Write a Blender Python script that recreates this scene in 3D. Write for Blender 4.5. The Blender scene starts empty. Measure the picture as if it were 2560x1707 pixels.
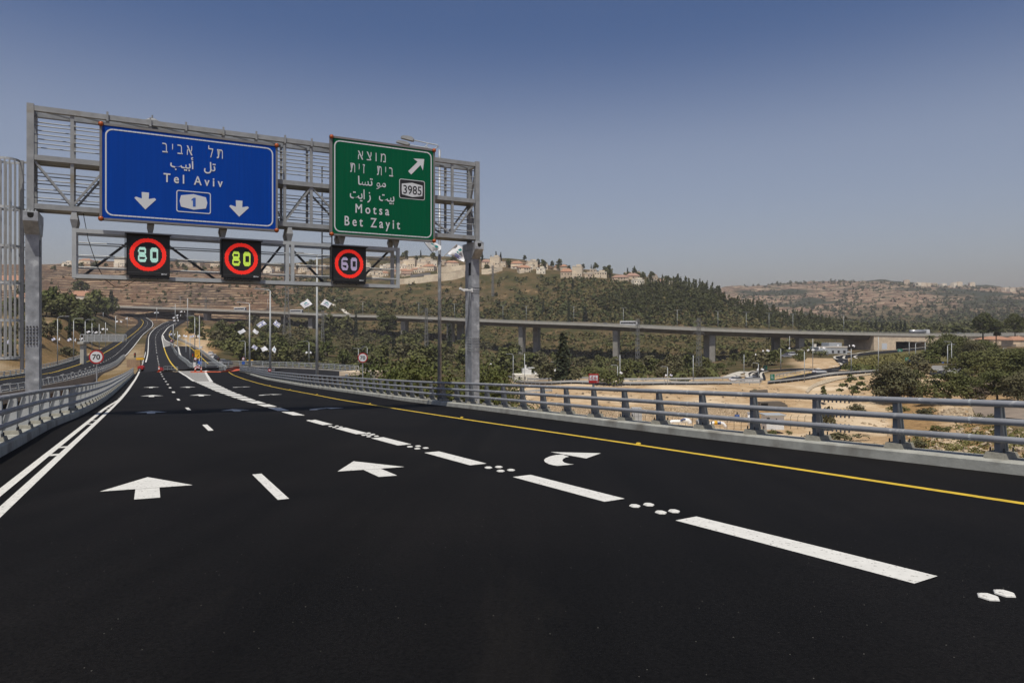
import bpy, bmesh, math, random
import numpy as np
from mathutils import Vector, Matrix, Euler

random.seed(7)
RNG = np.random.default_rng(11)
SC = bpy.context.scene
COL = SC.collection
F = 1707.0            # focal length in photo pixels
HZ = 828.0            # horizon row
EYE = 1.75

# ------------------------------------------------------------ camera, sky, sun
cam_data = bpy.data.cameras.new('camera')
cam_data.sensor_width = 36.0
cam_data.lens = 36.0 * F / 2560.0
cam_data.shift_y = -(853.5 - HZ) / 2560.0
cam_data.clip_start = 0.1
cam_data.clip_end = 12000
cam = bpy.data.objects.new('camera', cam_data)
cam.rotation_euler = (math.radians(90), 0, 0)
COL.objects.link(cam)
SC.camera = cam

SUN_DIR = Vector((-0.066, -0.431, 1.0)).normalized()
SUN_EL = math.asin(SUN_DIR.z)
SUN_AZ = math.atan2(SUN_DIR.x, SUN_DIR.y)
world = bpy.data.worlds.new('World')
SC.world = world
world.use_nodes = True
wn = world.node_tree.nodes
wl = world.node_tree.links
bg = wn['Background']
sky = wn.new('ShaderNodeTexSky')
sky.sky_type = 'NISHITA'
sky.sun_disc = False
sky.sun_elevation = SUN_EL
sky.sun_rotation = SUN_AZ
sky.altitude = 700
sky.air_density = 1.0
sky.dust_density = 6.0
sky.ozone_density = 3.0
# the deep blue overhead, paler towards the horizon
wtc = wn.new('ShaderNodeTexCoord'); wsep = wn.new('ShaderNodeSeparateXYZ'); wmr = wn.new('ShaderNodeMapRange'); wmul = wn.new('ShaderNodeMix')
wmul.data_type = 'RGBA'; wmul.blend_type = 'MULTIPLY'; wmul.inputs['Factor'].default_value = 1.0
wmr.interpolation_type = 'SMOOTHSTEP'
wmr.inputs['From Min'].default_value = 0.23; wmr.inputs['From Max'].default_value = 0.42; wmr.inputs['To Min'].default_value = 0.0; wmr.inputs['To Max'].default_value = 1.0
wramp = wn.new('ShaderNodeMix'); wramp.data_type = 'RGBA'; wramp.inputs['A'].default_value = (1.18,0.98,0.89,1); wramp.inputs['B'].default_value = (0.46,0.55,0.70,1)
wl.new(wtc.outputs['Generated'], wsep.inputs['Vector']); wl.new(wsep.outputs['Z'], wmr.inputs['Value']); wl.new(wmr.outputs['Result'], wramp.inputs['Factor'])
wzen = wn.new('ShaderNodeMapRange'); wzen.interpolation_type = 'SMOOTHSTEP'
wzen.inputs['From Min'].default_value = 0.46; wzen.inputs['From Max'].default_value = 0.85; wzen.inputs['To Min'].default_value = 1.0; wzen.inputs['To Max'].default_value = 0.42
wl.new(wsep.outputs['Z'], wzen.inputs['Value'])
wstr = wn.new('ShaderNodeMath'); wstr.operation = 'MULTIPLY'; wstr.inputs[1].default_value = 0.125
wl.new(wzen.outputs['Result'], wstr.inputs[0]); wl.new(wstr.outputs[0], bg.inputs['Strength'])
wl.new(sky.outputs['Color'], wmul.inputs['A']); wl.new(wramp.outputs['Result'], wmul.inputs['B']); wl.new(wmul.outputs['Result'], bg.inputs['Color'])
bg.inputs['Strength'].default_value = 0.125

sun_data = bpy.data.lights.new('sun', 'SUN')
sun_data.energy = 3.9
sun_data.angle = math.radians(0.5)
sun_data.color = (1.0, 0.94, 0.84)
sun = bpy.data.objects.new('sun', sun_data)
sun.rotation_euler = (-SUN_DIR).to_track_quat('-Z', 'Y').to_euler()
sun.location = (0, 0, 80)
COL.objects.link(sun)

SC.view_settings.view_transform = 'Standard'
SC.view_settings.look = 'None'
SC.view_settings.exposure = 0.0
SC.view_settings.gamma = 1.0
SC.view_settings.use_curve_mapping = False
SC.cycles.max_bounces = 6
SC.cycles.diffuse_bounces = 3
SC.cycles.glossy_bounces = 2
SC.cycles.transparent_max_bounces = 8
SC.cycles.volume_bounces = 0

# ------------------------------------------------------------ helpers
class MB:
    """collects simple solids, builds them as one mesh"""
    def __init__(self):
        self.v = []; self.f = []; self.cuts = []
    def add(self, vs, fs):
        o = len(self.v); self.cuts.append((o, len(self.f)))
        self.v += [tuple(p) for p in vs]
        self.f += [tuple(i + o for i in q) for q in fs]
        return self
    def hexa(self, p):          # 8 points: bottom ring 0-3, top ring 4-7
        return self.add(p, [(3,2,1,0),(4,5,6,7),(0,1,5,4),(1,2,6,5),(2,3,7,6),(3,0,4,7)])
    def box(self, x0, x1, y0, y1, z0, z1):
        return self.hexa([(x0,y0,z0),(x1,y0,z0),(x1,y1,z0),(x0,y1,z0),(x0,y0,z1),(x1,y0,z1),(x1,y1,z1),(x0,y1,z1)])
    def beam(self, p, q, w, h=None, up=(0,0,1)):
        h = h or w
        p = Vector(p); q = Vector(q); d = (q-p).normalized(); up = Vector(up)
        s = d.cross(up)
        if s.length < 1e-4: s = d.cross(Vector((1,0,0)))
        s.normalize(); t = s.cross(d).normalized()
        s = s*(w/2); t = t*(h/2)
        return self.hexa([p-s-t, p+s-t, q+s-t, q-s-t, p-s+t, p+s+t, q+s+t, q-s+t])
    def tube(self, p, q, r, n=10, r2=None, caps=True):
        return self.path([p, q], r, n, r2, caps)
    def path(self, pts, r, n=10, r2=None, caps=True):
        pts = [Vector(p) for p in pts]; m = len(pts)
        r2 = r if r2 is None else r2
        vs = []; prev = None
        for i, p in enumerate(pts):
            a = pts[max(i-1,0)]; b = pts[min(i+1,m-1)]
            d = (b-a).normalized()
            ref = Vector((0,0,1)) if abs(d.z) < 0.9 else Vector((1,0,0))
            s = d.cross(ref).normalized()
            if prev is not None and s.dot(prev) < 0: s = -s
            prev = s
            t = s.cross(d)
            rr = r + (r2-r)*i/(m-1)
            for k in range(n):
                an = 2*math.pi*k/n
                vs.append(p + s*(rr*math.cos(an)) + t*(rr*math.sin(an)))
        fs = []
        for i in range(m-1):
            for k in range(n):
                fs.append((i*n+k, i*n+(k+1)%n, (i+1)*n+(k+1)%n, (i+1)*n+k))
        if caps:
            fs.append(tuple(range(n-1,-1,-1))); fs.append(tuple((m-1)*n+k for k in range(n)))
        return self.add(vs, fs)
    def sweep(self, rings, closed=True, caps=True):
        n = len(rings[0]); vs = [p for r in rings for p in r]; fs = []
        for i in range(len(rings)-1):
            for k in range(n if closed else n-1):
                fs.append((i*n+k, i*n+(k+1)%n, (i+1)*n+(k+1)%n, (i+1)*n+k))
        if caps and closed:
            fs.append(tuple(range(n-1,-1,-1))); fs.append(tuple((len(rings)-1)*n+k for k in range(n)))
        return self.add(vs, fs)
    def prism(self, poly, d0, d1, axis='y'):
        """poly of (a, c); extruded along axis between d0 and d1"""
        n = len(poly)
        def P(a, c, d):
            return (a, d, c) if axis == 'y' else ((d, a, c) if axis == 'x' else (a, c, d))
        vs = [P(a,c,d0) for a,c in poly] + [P(a,c,d1) for a,c in poly]
        fs = [tuple(range(n-1,-1,-1)), tuple(range(n,2*n))]
        for k in range(n): fs.append((k,(k+1)%n,n+(k+1)%n,n+k))
        return self.add(vs, fs)

def link(o, parent=None):
    COL.objects.link(o)
    if parent is not None: o.parent = parent
    return o

def mesh_from(name, v, f, smooth=False):
    me = bpy.data.meshes.new(name)
    me.from_pydata([tuple(p) for p in v], [], [tuple(q) for q in f])
    me.validate(); me.update()
    if smooth:
        me.polygons.foreach_set('use_smooth', [True]*len(me.polygons))
    return me

def fix_normals(me):
    bm = bmesh.new(); bm.from_mesh(me)
    bmesh.ops.recalc_face_normals(bm, faces=bm.faces[:])
    bm.to_mesh(me); bm.free()

def quads_mesh(name, V, Q, tri=False):
    """V (n,3), Q (m,4) numpy"""
    V = np.asarray(V, dtype=np.float32); Q = np.asarray(Q, dtype=np.int32)
    k = Q.shape[1]
    me = bpy.data.meshes.new(name)
    me.vertices.add(len(V)); me.vertices.foreach_set('co', V.ravel())
    me.loops.add(Q.size); me.loops.foreach_set('vertex_index', Q.ravel())
    me.polygons.add(len(Q))
    me.polygons.foreach_set('loop_start', np.arange(0, Q.size, k, dtype=np.int32))
    me.polygons.foreach_set('loop_total', np.full(len(Q), k, dtype=np.int32))
    me.update(calc_edges=True)
    return me

def obj(name, mb, mat, parent=None, smooth=False, bevel=0.0):
    me = mesh_from(name, mb.v, mb.f, smooth) if isinstance(mb, MB) else mb
    if isinstance(mb, MB): fix_normals(me)
    me.materials.append(mat)
    o = bpy.data.objects.new(name, me)
    link(o, parent)
    if bevel:
        m = o.modifiers.new('bevel', 'BEVEL'); m.width = bevel; m.segments = 2; m.limit_method = 'ANGLE'
    if smooth:
        for p in me.polygons: p.use_smooth = True
    return o

def parts(name, mb, mat, parent, **k):
    """every solid of the builder as a part of its own"""
    out = []; c = mb.cuts + [(len(mb.v), len(mb.f))]
    for (v0, f0), (v1, f1) in zip(c, c[1:]):
        p = MB(); p.v = mb.v[v0:v1]; p.f = [tuple(i-v0 for i in q) for q in mb.f[f0:f1]]
        out.append(obj(name, p, mat, parent, **k))
    return out

def tag(o, label=None, cat=None, group=None, kind=None):
    if label: o['label'] = label
    if cat: o['category'] = cat
    if group: o['group'] = group
    if kind: o['kind'] = kind
    return o

def thing(name, label, cat, loc=(0,0,0), rotz=0.0, group=None, scale=None):
    o = bpy.data.objects.new(name, None)
    link(o); o.location = loc; o.rotation_euler = (0,0,rotz)
    o.empty_display_size = 0.3
    if scale: o.scale = (scale,)*3 if not hasattr(scale, '__len__') else scale
    return tag(o, label, cat, group)

def struct(name, mb, mat, **k):
    return tag(obj(name, mb, mat, **k), kind='structure')

def dup(root, loc, rotz=0.0, label=None, group=None, scale=None):
    r = root.copy(); COL.objects.link(r); r.location = loc; r.rotation_euler = (0,0,rotz)
    if label: r['label'] = label
    if group: r['group'] = group
    if scale: r.scale = (scale,)*3 if not hasattr(scale, '__len__') else scale
    for ch in list(root.children):
        c = ch.copy(); COL.objects.link(c); c.parent = r
        for g in list(ch.children):
            d = g.copy(); COL.objects.link(d); d.parent = c
    return r

ORD = ['first','second','third','fourth','fifth','sixth','seventh','eighth','ninth','tenth','eleventh','twelfth','thirteenth','fourteenth','fifteenth','sixteenth','seventeenth','eighteenth','nineteenth','twentieth']
TENS = {2:'twenty',3:'thirty',4:'forty',5:'fifty',6:'sixty',7:'seventy'}
def ordinal(n):
    if n <= 20: return ORD[n-1]
    t, u = divmod(n, 10)
    if u == 0: return TENS[t][:-1]+'ieth'
    return TENS[t]+'-'+ORD[u-1]

# ------------------------------------------------------------ materials
def N(nt, t, **k):
    n = nt.nodes.new(t)
    for a, b in k.items(): setattr(n, a, b)
    return n

def mat(name, color, rough=0.6, metal=0.0, vary=0.0, scale=4.0, bump=0.0, bscale=None, emit=0.0, stain=None, spec=None, detail=6.0):
    """principled with a noise-driven tint, optional stain colour and bump"""
    m = bpy.data.materials.new(name); m.use_nodes = True
    nt = m.node_tree; b = nt.nodes['Principled BSDF']
    b.inputs['Roughness'].default_value = rough
    b.inputs['Metallic'].default_value = metal
    if spec is not None: b.inputs['Specular IOR Level'].default_value = spec
    c = (*color, 1.0)
    b.inputs['Base Color'].default_value = c
    m.diffuse_color = c
    if emit:
        b.inputs['Emission Color'].default_value = c
        b.inputs['Emission Strength'].default_value = emit
    if vary or bump or stain:
        tc = N(nt, 'ShaderNodeTexCoord')
        no = N(nt, 'ShaderNodeTexNoise'); no.inputs['Scale'].default_value = scale; no.inputs['Detail'].default_value = detail
        no.inputs['Roughness'].default_value = 0.65
        nt.links.new(tc.outputs['Object'], no.inputs['Vector'])
        if vary or stain:
            mx = N(nt, 'ShaderNodeMix', data_type='RGBA')
            mx.inputs['A'].default_value = (*[x*(1-vary) for x in color], 1)
            mx.inputs['B'].default_value = (*[min(1, x*(1+vary)) for x in color], 1)
            rp = N(nt, 'ShaderNodeMapRange')
            rp.inputs['From Min'].default_value = 0.3; rp.inputs['From Max'].default_value = 0.7
            nt.links.new(no.outputs['Fac'], rp.inputs['Value'])
            nt.links.new(rp.outputs['Result'], mx.inputs['Factor'])
            out = mx.outputs['Result']
            if stain:
                sc, ssz, lo, hi = stain
                n2 = N(nt, 'ShaderNodeTexNoise'); n2.inputs['Scale'].default_value = ssz; n2.inputs['Detail'].default_value = 5
                nt.links.new(tc.outputs['Object'], n2.inputs['Vector'])
                r2 = N(nt, 'ShaderNodeMapRange'); r2.inputs['From Min'].default_value = lo; r2.inputs['From Max'].default_value = hi
                nt.links.new(n2.outputs['Fac'], r2.inputs['Value'])
                m2 = N(nt, 'ShaderNodeMix', data_type='RGBA')
                nt.links.new(r2.outputs['Result'], m2.inputs['Factor'])
                nt.links.new(out, m2.inputs['A']); m2.inputs['B'].default_value = (*sc, 1)
                out = m2.outputs['Result']
            nt.links.new(out, b.inputs['Base Color'])
        if bump:
            bp = N(nt, 'ShaderNodeBump'); bp.inputs['Strength'].default_value = bump; bp.inputs['Distance'].default_value = 0.02
            nb = no
            if bscale:
                nb = N(nt, 'ShaderNodeTexNoise'); nb.inputs['Scale'].default_value = bscale; nb.inputs['Detail'].default_value = 4
                nt.links.new(tc.outputs['Object'], nb.inputs['Vector'])
            nt.links.new(nb.outputs['Fac'], bp.inputs['Height'])
            nt.links.new(bp.outputs['Normal'], b.inputs['Normal'])
    return m

M = {}
M['galv'] = mat('galvanised_steel', (0.29,0.30,0.305), 0.6, 0.2, 0.18, 3.0, stain=((0.24,0.215,0.17),1.3,0.58,0.75))
M['galvpost'] = mat('galvanised_post', (0.31,0.325,0.345), 0.5, 0.25, 0.38, 2.6, stain=((0.50,0.52,0.53),2.6,0.60,0.66))
M['galvlight'] = mat('bright_galvanised', (0.42,0.44,0.445), 0.6, 0.15, 0.12, 3.0)
M['rail'] = mat('rail_steel', (0.27,0.28,0.30), 0.5, 0.15, 0.14, 2.0, stain=((0.50,0.50,0.49),5.0,0.62,0.72))
M['railpost'] = mat('rail_post_steel', (0.20,0.225,0.25), 0.5, 0.4, 0.15, 3.0)
M['concrete'] = mat('kerb_concrete', (0.36,0.36,0.32), 0.9, 0, 0.2, 2.5, bump=0.25, bscale=30, stain=((0.22,0.21,0.18),1.1,0.52,0.68))
M['block'] = mat('block_concrete', (0.25,0.24,0.20), 0.9, 0, 0.25, 6, bump=0.3, bscale=30)
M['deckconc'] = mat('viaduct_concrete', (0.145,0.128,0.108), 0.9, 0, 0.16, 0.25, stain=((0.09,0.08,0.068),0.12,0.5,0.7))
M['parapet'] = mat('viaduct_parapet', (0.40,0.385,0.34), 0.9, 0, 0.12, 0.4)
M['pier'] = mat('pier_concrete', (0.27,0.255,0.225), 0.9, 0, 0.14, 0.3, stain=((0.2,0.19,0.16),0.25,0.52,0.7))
M['black'] = mat('black_opening', (0.006,0.006,0.006), 0.9)
M['dark'] = mat('dark_steel', (0.05,0.052,0.055), 0.5, 0.3)
M['ledbox'] = mat('led_housing', (0.011,0.011,0.012), 0.6)
M['ledside'] = mat('led_side_panel', (0.16,0.165,0.17), 0.5, 0.3)
M['red_led'] = mat('red_led', (0.9,0.022,0.010), 0.5, emit=0.8)
M['cyan_led'] = mat('cyan_led', (0.42,0.70,0.60), 0.5, emit=0.75)
M['lime_led'] = mat('lime_led', (0.55,0.75,0.08), 0.5, emit=0.75)
M['lilac_led'] = mat('lilac_led', (0.46,0.38,0.56), 0.5, emit=0.48)
M['white_mark'] = mat('white_road_paint', (0.66,0.65,0.61), 0.75, 0, 0.08, 6, bump=0.12, bscale=60, stain=((0.20,0.19,0.17),26,0.60,0.70))
M['dash_mark'] = mat('cream_road_paint', (0.55,0.52,0.44), 0.8, 0, 0.14, 8, bump=0.12, bscale=60, stain=((0.36,0.33,0.27),3.0,0.52,0.75))
M['yellow_mark'] = mat('yellow_road_paint', (0.62,0.42,0.03), 0.75, 0, 0.14, 5, stain=((0.30,0.21,0.04),1.9,0.6,0.85))
M['white'] = mat('white_plastic', (0.72,0.72,0.70), 0.5, 0, 0.05, 4)
M['signwhite'] = mat('sign_white', (0.62,0.64,0.66), 0.45)
M['signback'] = mat('sign_frame_grey', (0.20,0.19,0.185), 0.55, 0.2, 0.1, 5)
M['signred'] = mat('sign_red', (0.36,0.015,0.015), 0.5)
M['signblack'] = mat('sign_black', (0.01,0.01,0.01), 0.5)
M['amber'] = mat('amber_lens', (0.42,0.085,0.012), 0.4)
M['orange'] = mat('orange_plastic', (0.62,0.10,0.03), 0.5)
M['red'] = mat('red_plastic', (0.40,0.02,0.02), 0.5)
M['yellow'] = mat('yellow_panel', (0.72,0.40,0.02), 0.5)
M['signgreen_small'] = mat('small_sign_green', (0.01,0.16,0.09), 0.5)
M['signblue_small'] = mat('small_sign_blue', (0.02,0.10,0.42), 0.5)
M['wall'] = mat('pale_stone_wall', (0.70,0.59,0.44), 0.9, 0, 0.14, 0.6)
M['wall2'] = mat('cream_plaster_wall', (0.80,0.72,0.58), 0.9, 0, 0.1, 0.5)
M['wall3'] = mat('tan_stone_wall', (0.55,0.44,0.32), 0.9, 0, 0.15, 0.7)
M['roof'] = mat('red_roof_tiles', (0.38,0.20,0.125), 0.9, 0, 0.2, 1.2)
M['roof2'] = mat('dusty_roof_tiles', (0.33,0.20,0.15), 0.9, 0, 0.2, 1.2)
M['flatroof'] = mat('flat_roof', (0.60,0.55,0.47), 0.9, 0, 0.1, 0.6)
M['window'] = mat('window_glass', (0.035,0.035,0.04), 0.25)
M['asphalt_far'] = mat('far_asphalt', (0.018,0.018,0.020), 0.9, 0, 0.16, 0.12, spec=0.12)
M['paving'] = mat('grey_island_paving', (0.24,0.23,0.215), 0.9, 0, 0.15, 1.5)
M['stone'] = mat('rubble_stone', (0.40,0.315,0.21), 0.95, 0, 0.28, 1.6, bump=0.6, bscale=2.2)
M['bridge_fascia'] = mat('fascia_concrete', (0.30,0.28,0.245), 0.9, 0, 0.15, 0.5)
M['girder'] = mat('brown_girder', (0.21,0.155,0.11), 0.85, 0, 0.2, 0.4)
M['trunk'] = mat('bark', (0.10,0.075,0.05), 0.95, 0, 0.25, 3)
M['pipe_white'] = mat('white_pipe', (0.80,0.80,0.78), 0.4)
M['pipe_blue'] = mat('blue_valve', (0.03,0.07,0.22), 0.5)
M['sheet'] = mat('grey_cabinet', (0.42,0.44,0.45), 0.5, 0.1, 0.1, 1)
M['car_white'] = mat('white_car_paint', (0.70,0.70,0.70), 0.3)
M['car_dark'] = mat('dark_car_paint', (0.02,0.022,0.026), 0.25)
M['car_silver'] = mat('silver_car_paint', (0.38,0.39,0.41), 0.3, 0.4)
M['tyre'] = mat('tyre_rubber', (0.015,0.015,0.015), 0.9)
M['flag'] = mat('white_flag_cloth', (0.80,0.80,0.82), 0.9)
M['flagblue'] = mat('blue_flag_print', (0.07,0.09,0.36), 0.9)
M['flagteal'] = mat('teal_flag_print', (0.02,0.30,0.32), 0.9)
M['staff'] = mat('flag_staff', (0.50,0.42,0.30), 0.7)
M['staffdark'] = mat('dark_flag_staff', (0.09,0.085,0.08), 0.7)
M['pylon'] = mat('pylon_steel', (0.20,0.20,0.195), 0.6, 0.3)
M['cable'] = mat('black_cable', (0.02,0.02,0.02), 0.8)

def asphalt_mat():
    m = bpy.data.materials.new('fresh_asphalt'); m.use_nodes = True
    nt = m.node_tree; b = nt.nodes['Principled BSDF']
    tc = N(nt, 'ShaderNodeTexCoord')
    big = N(nt, 'ShaderNodeTexNoise'); big.inputs['Scale'].default_value = 0.22; big.inputs['Detail'].default_value = 5
    fine = N(nt, 'ShaderNodeTexNoise'); fine.inputs['Scale'].default_value = 38; fine.inputs['Detail'].default_value = 4; fine.inputs['Roughness'].default_value = 0.75
    vor = N(nt, 'ShaderNodeTexVoronoi'); vor.inputs['Scale'].default_value = 15.0
    stx = N(nt, 'ShaderNodeMapping'); stx.inputs['Rotation'].default_value = (0, 0, math.radians(-27.9)); stx.inputs['Scale'].default_value = (1.1, 0.03, 1)
    streak = N(nt, 'ShaderNodeTexNoise'); streak.inputs['Scale'].default_value = 1.6; streak.inputs['Detail'].default_value = 4
    nt.links.new(tc.outputs['Object'], stx.inputs['Vector'])
    nt.links.new(stx.outputs['Vector'], streak.inputs['Vector'])
    for n in (big, fine, vor): nt.links.new(tc.outputs['Object'], n.inputs['Vector'])
    c1 = N(nt, 'ShaderNodeMix', data_type='RGBA')
    c1.inputs['A'].default_value = (0.0034,0.0032,0.0033,1); c1.inputs['B'].default_value = (0.0066,0.0058,0.0055,1)
    r0 = N(nt, 'ShaderNodeMapRange'); r0.inputs['From Min'].default_value = 0.35; r0.inputs['From Max'].default_value = 0.68
    nt.links.new(big.outputs['Fac'], r0.inputs['Value']); nt.links.new(r0.outputs['Result'], c1.inputs['Factor'])
    c1b = N(nt, 'ShaderNodeMix', data_type='RGBA', blend_type='MULTIPLY')
    c1b.inputs['Factor'].default_value = 1.0
    rs = N(nt, 'ShaderNodeMapRange'); rs.inputs['From Min'].default_value = 0.3; rs.inputs['From Max'].default_value = 0.7
    rs.inputs['To Min'].default_value = 0.78; rs.inputs['To Max'].default_value = 1.22
    nt.links.new(streak.outputs['Fac'], rs.inputs['Value'])
    nt.links.new(c1.outputs['Result'], c1b.inputs['A']); nt.links.new(rs.outputs['Result'], c1b.inputs['B'])
    c2 = N(nt, 'ShaderNodeMix', data_type='RGBA', blend_type='MULTIPLY')
    c2.inputs['Factor'].default_value = 1.0
    rf = N(nt, 'ShaderNodeMapRange'); rf.inputs['From Min'].default_value = 0.3; rf.inputs['From Max'].default_value = 0.72
    rf.inputs['To Min'].default_value = 0.25; rf.inputs['To Max'].default_value = 2.1
    nt.links.new(fine.outputs['Fac'], rf.inputs['Value'])
    nt.links.new(c1b.outputs['Result'], c2.inputs['A']); nt.links.new(rf.outputs['Result'], c2.inputs['B'])
    # dust swept along the lanes
    dn = N(nt, 'ShaderNodeTexNoise'); dn.inputs['Scale'].default_value = 0.55; dn.inputs['Detail'].default_value = 6; dn.inputs['Roughness'].default_value = 0.7
    dm_ = N(nt, 'ShaderNodeMapping'); dm_.inputs['Rotation'].default_value = (0, 0, math.radians(62)); dm_.inputs['Scale'].default_value = (1.0, 0.22, 1)
    nt.links.new(tc.outputs['Object'], dm_.inputs['Vector']); nt.links.new(dm_.outputs['Vector'], dn.inputs['Vector'])
    dr = N(nt, 'ShaderNodeMapRange'); dr.inputs['From Min'].default_value = 0.60; dr.inputs['From Max'].default_value = 0.78; dr.inputs['To Max'].default_value = 0.22
    nt.links.new(dn.outputs['Fac'], dr.inputs['Value'])
    c2d = N(nt, 'ShaderNodeMix', data_type='RGBA'); c2d.inputs['B'].default_value = (0.032,0.027,0.022,1)
    nt.links.new(dr.outputs['Result'], c2d.inputs['Factor']); nt.links.new(c2.outputs['Result'], c2d.inputs['A']); c2 = c2d
    # scattered pale chips of aggregate
    sp = N(nt, 'ShaderNodeMath', operation='LESS_THAN'); sp.inputs[1].default_value = 0.06
    nt.links.new(vor.outputs['Distance'], sp.inputs[0])
    sel = N(nt, 'ShaderNodeSeparateColor'); nt.links.new(vor.outputs['Color'], sel.inputs['Color'])
    gt = N(nt, 'ShaderNodeMath', operation='GREATER_THAN'); gt.inputs[1].default_value = 0.82
    nt.links.new(sel.outputs['Red'], gt.inputs[0])
    an = N(nt, 'ShaderNodeMath', operation='MULTIPLY'); nt.links.new(sp.outputs[0], an.inputs[0]); nt.links.new(gt.outputs[0], an.inputs[1])
    c3 = N(nt, 'ShaderNodeMix', data_type='RGBA'); c3.inputs['B'].default_value = (0.20,0.19,0.17,1)
    nt.links.new(an.outputs[0], c3.inputs['Factor']); nt.links.new(c2.outputs['Result'], c3.inputs['A'])
    nt.links.new(c3.outputs['Result'], b.inputs['Base Color'])
    b.inputs['Roughness'].default_value = 0.82
    b.inputs['Specular IOR Level'].default_value = 0.12
    bp = N(nt, 'ShaderNodeBump'); bp.inputs['Strength'].default_value = 0.35; bp.inputs['Distance'].default_value = 0.01
    nt.links.new(fine.outputs['Fac'], bp.inputs['Height']); nt.links.new(bp.outputs['Normal'], b.inputs['Normal'])
    return m
M['asphalt'] = asphalt_mat()
def masonry(name, ca, cb, joint, scale):
    m = bpy.data.materials.new(name); m.use_nodes = True
    nt = m.node_tree; b = nt.nodes['Principled BSDF']; b.inputs['Roughness'].default_value = 0.95
    tc = N(nt, 'ShaderNodeTexCoord')
    v1 = N(nt, 'ShaderNodeTexVoronoi'); v1.inputs['Scale'].default_value = scale
    v2 = N(nt, 'ShaderNodeTexVoronoi', feature='DISTANCE_TO_EDGE'); v2.inputs['Scale'].default_value = scale
    for v in (v1, v2): nt.links.new(tc.outputs['Object'], v.inputs['Vector'])
    sp = N(nt, 'ShaderNodeSeparateColor'); nt.links.new(v1.outputs['Color'], sp.inputs['Color'])
    m1 = N(nt, 'ShaderNodeMix', data_type='RGBA'); m1.inputs['A'].default_value = (*ca,1); m1.inputs['B'].default_value = (*cb,1)
    nt.links.new(sp.outputs['Red'], m1.inputs['Factor'])
    r = N(nt, 'ShaderNodeMapRange'); r.inputs['From Min'].default_value = 0.03; r.inputs['From Max'].default_value = 0.10
    nt.links.new(v2.outputs['Distance'], r.inputs['Value'])
    m2 = N(nt, 'ShaderNodeMix', data_type='RGBA'); m2.inputs['A'].default_value = (*joint,1)
    nt.links.new(r.outputs['Result'], m2.inputs['Factor']); nt.links.new(m1.outputs['Result'], m2.inputs['B'])
    nt.links.new(m2.outputs['Result'], b.inputs['Base Color'])
    bp = N(nt, 'ShaderNodeBump'); bp.inputs['Strength'].default_value = 0.8; bp.inputs['Distance'].default_value = 0.15
    nt.links.new(r.outputs['Result'], bp.inputs['Height']); nt.links.new(bp.outputs['Normal'], b.inputs['Normal'])
    return m
M['masonry'] = masonry('rubble_masonry', (0.58,0.46,0.31), (0.76,0.64,0.46), (0.36,0.27,0.17), 3.6)

def sign_face(name, color):
    """retro-reflective sheet of vertical strips with faint seams and streaks"""
    m = bpy.data.materials.new(name); m.use_nodes = True
    nt = m.node_tree; b = nt.nodes['Principled BSDF']
    tc = N(nt, 'ShaderNodeTexCoord')
    mp = N(nt, 'ShaderNodeMapping'); mp.inputs['Scale'].default_value = (6, 6, 0.25)
    nt.links.new(tc.outputs['Object'], mp.inputs['Vector'])
    no = N(nt, 'ShaderNodeTexNoise'); no.inputs['Scale'].default_value = 1.5; no.inputs['Detail'].default_value = 5
    nt.links.new(mp.outputs['Vector'], no.inputs['Vector'])
    mx = N(nt, 'ShaderNodeMix', data_type='RGBA')
    mx.inputs['A'].default_value = (*[c*0.86 for c in color],1); mx.inputs['B'].default_value = (*[c*1.16 for c in color],1)
    nt.links.new(no.outputs['Fac'], mx.inputs['Factor'])
    nt.links.new(mx.outputs['Result'], b.inputs['Base Color'])
    b.inputs['Roughness'].default_value = 0.45
    b.inputs['Specular IOR Level'].default_value = 0.12
    return m
M['signblue'] = sign_face('blue_sign_sheet', (0.0,0.050,0.34))
M['signgreen'] = sign_face('green_sign_sheet', (0.0,0.098,0.042))

def leaf_mat(name, a, b_, rough=0.75):
    m = bpy.data.materials.new(name); m.use_nodes = True
    nt = m.node_tree; b = nt.nodes['Principled BSDF']
    oi = N(nt, 'ShaderNodeObjectInfo')
    tc = N(nt, 'ShaderNodeTexCoord')
    no = N(nt, 'ShaderNodeTexNoise'); no.inputs['Scale'].default_value = 0.35; no.inputs['Detail'].default_value = 5
    geo = N(nt, 'ShaderNodeNewGeometry')
    nt.links.new(geo.outputs['Position'], no.inputs['Vector'])
    ad = N(nt, 'ShaderNodeMath', operation='MULTIPLY_ADD'); ad.inputs[1].default_value = 0.55; 
    nt.links.new(oi.outputs['Random'], ad.inputs[0])
    rr = N(nt, 'ShaderNodeMapRange'); rr.inputs['From Min'].default_value = 0.32; rr.inputs['From Max'].default_value = 0.68; rr.inputs['To Max'].default_value = 0.6
    nt.links.new(no.outputs['Fac'], rr.inputs['Value']); nt.links.new(rr.outputs['Result'], ad.inputs[2])
    mx = N(nt, 'ShaderNodeMix', data_type='RGBA'); mx.inputs['A'].default_value = (*a,1); mx.inputs['B'].default_value = (*b_,1)
    nt.links.new(ad.outputs[0], mx.inputs['Factor'])
    nt.links.new(mx.outputs['Result'], b.inputs['Base Color'])
    b.inputs['Roughness'].default_value = rough
    b.inputs['Specular IOR Level'].default_value = 0.25
    return m
M['leaf'] = leaf_mat('broad_leaf', (0.062,0.074,0.020), (0.125,0.125,0.042))
M['leafbright'] = leaf_mat('bright_leaf', (0.055,0.072,0.016), (0.105,0.112,0.030))
M['leafolive'] = leaf_mat('olive_leaf', (0.085,0.086,0.038), (0.125,0.110,0.056))
M['leafpine'] = leaf_mat('pine_needles', (0.042,0.051,0.016), (0.080,0.085,0.028))
M['leafdark'] = leaf_mat('cypress_needles', (0.020,0.028,0.014), (0.040,0.048,0.022))
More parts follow.
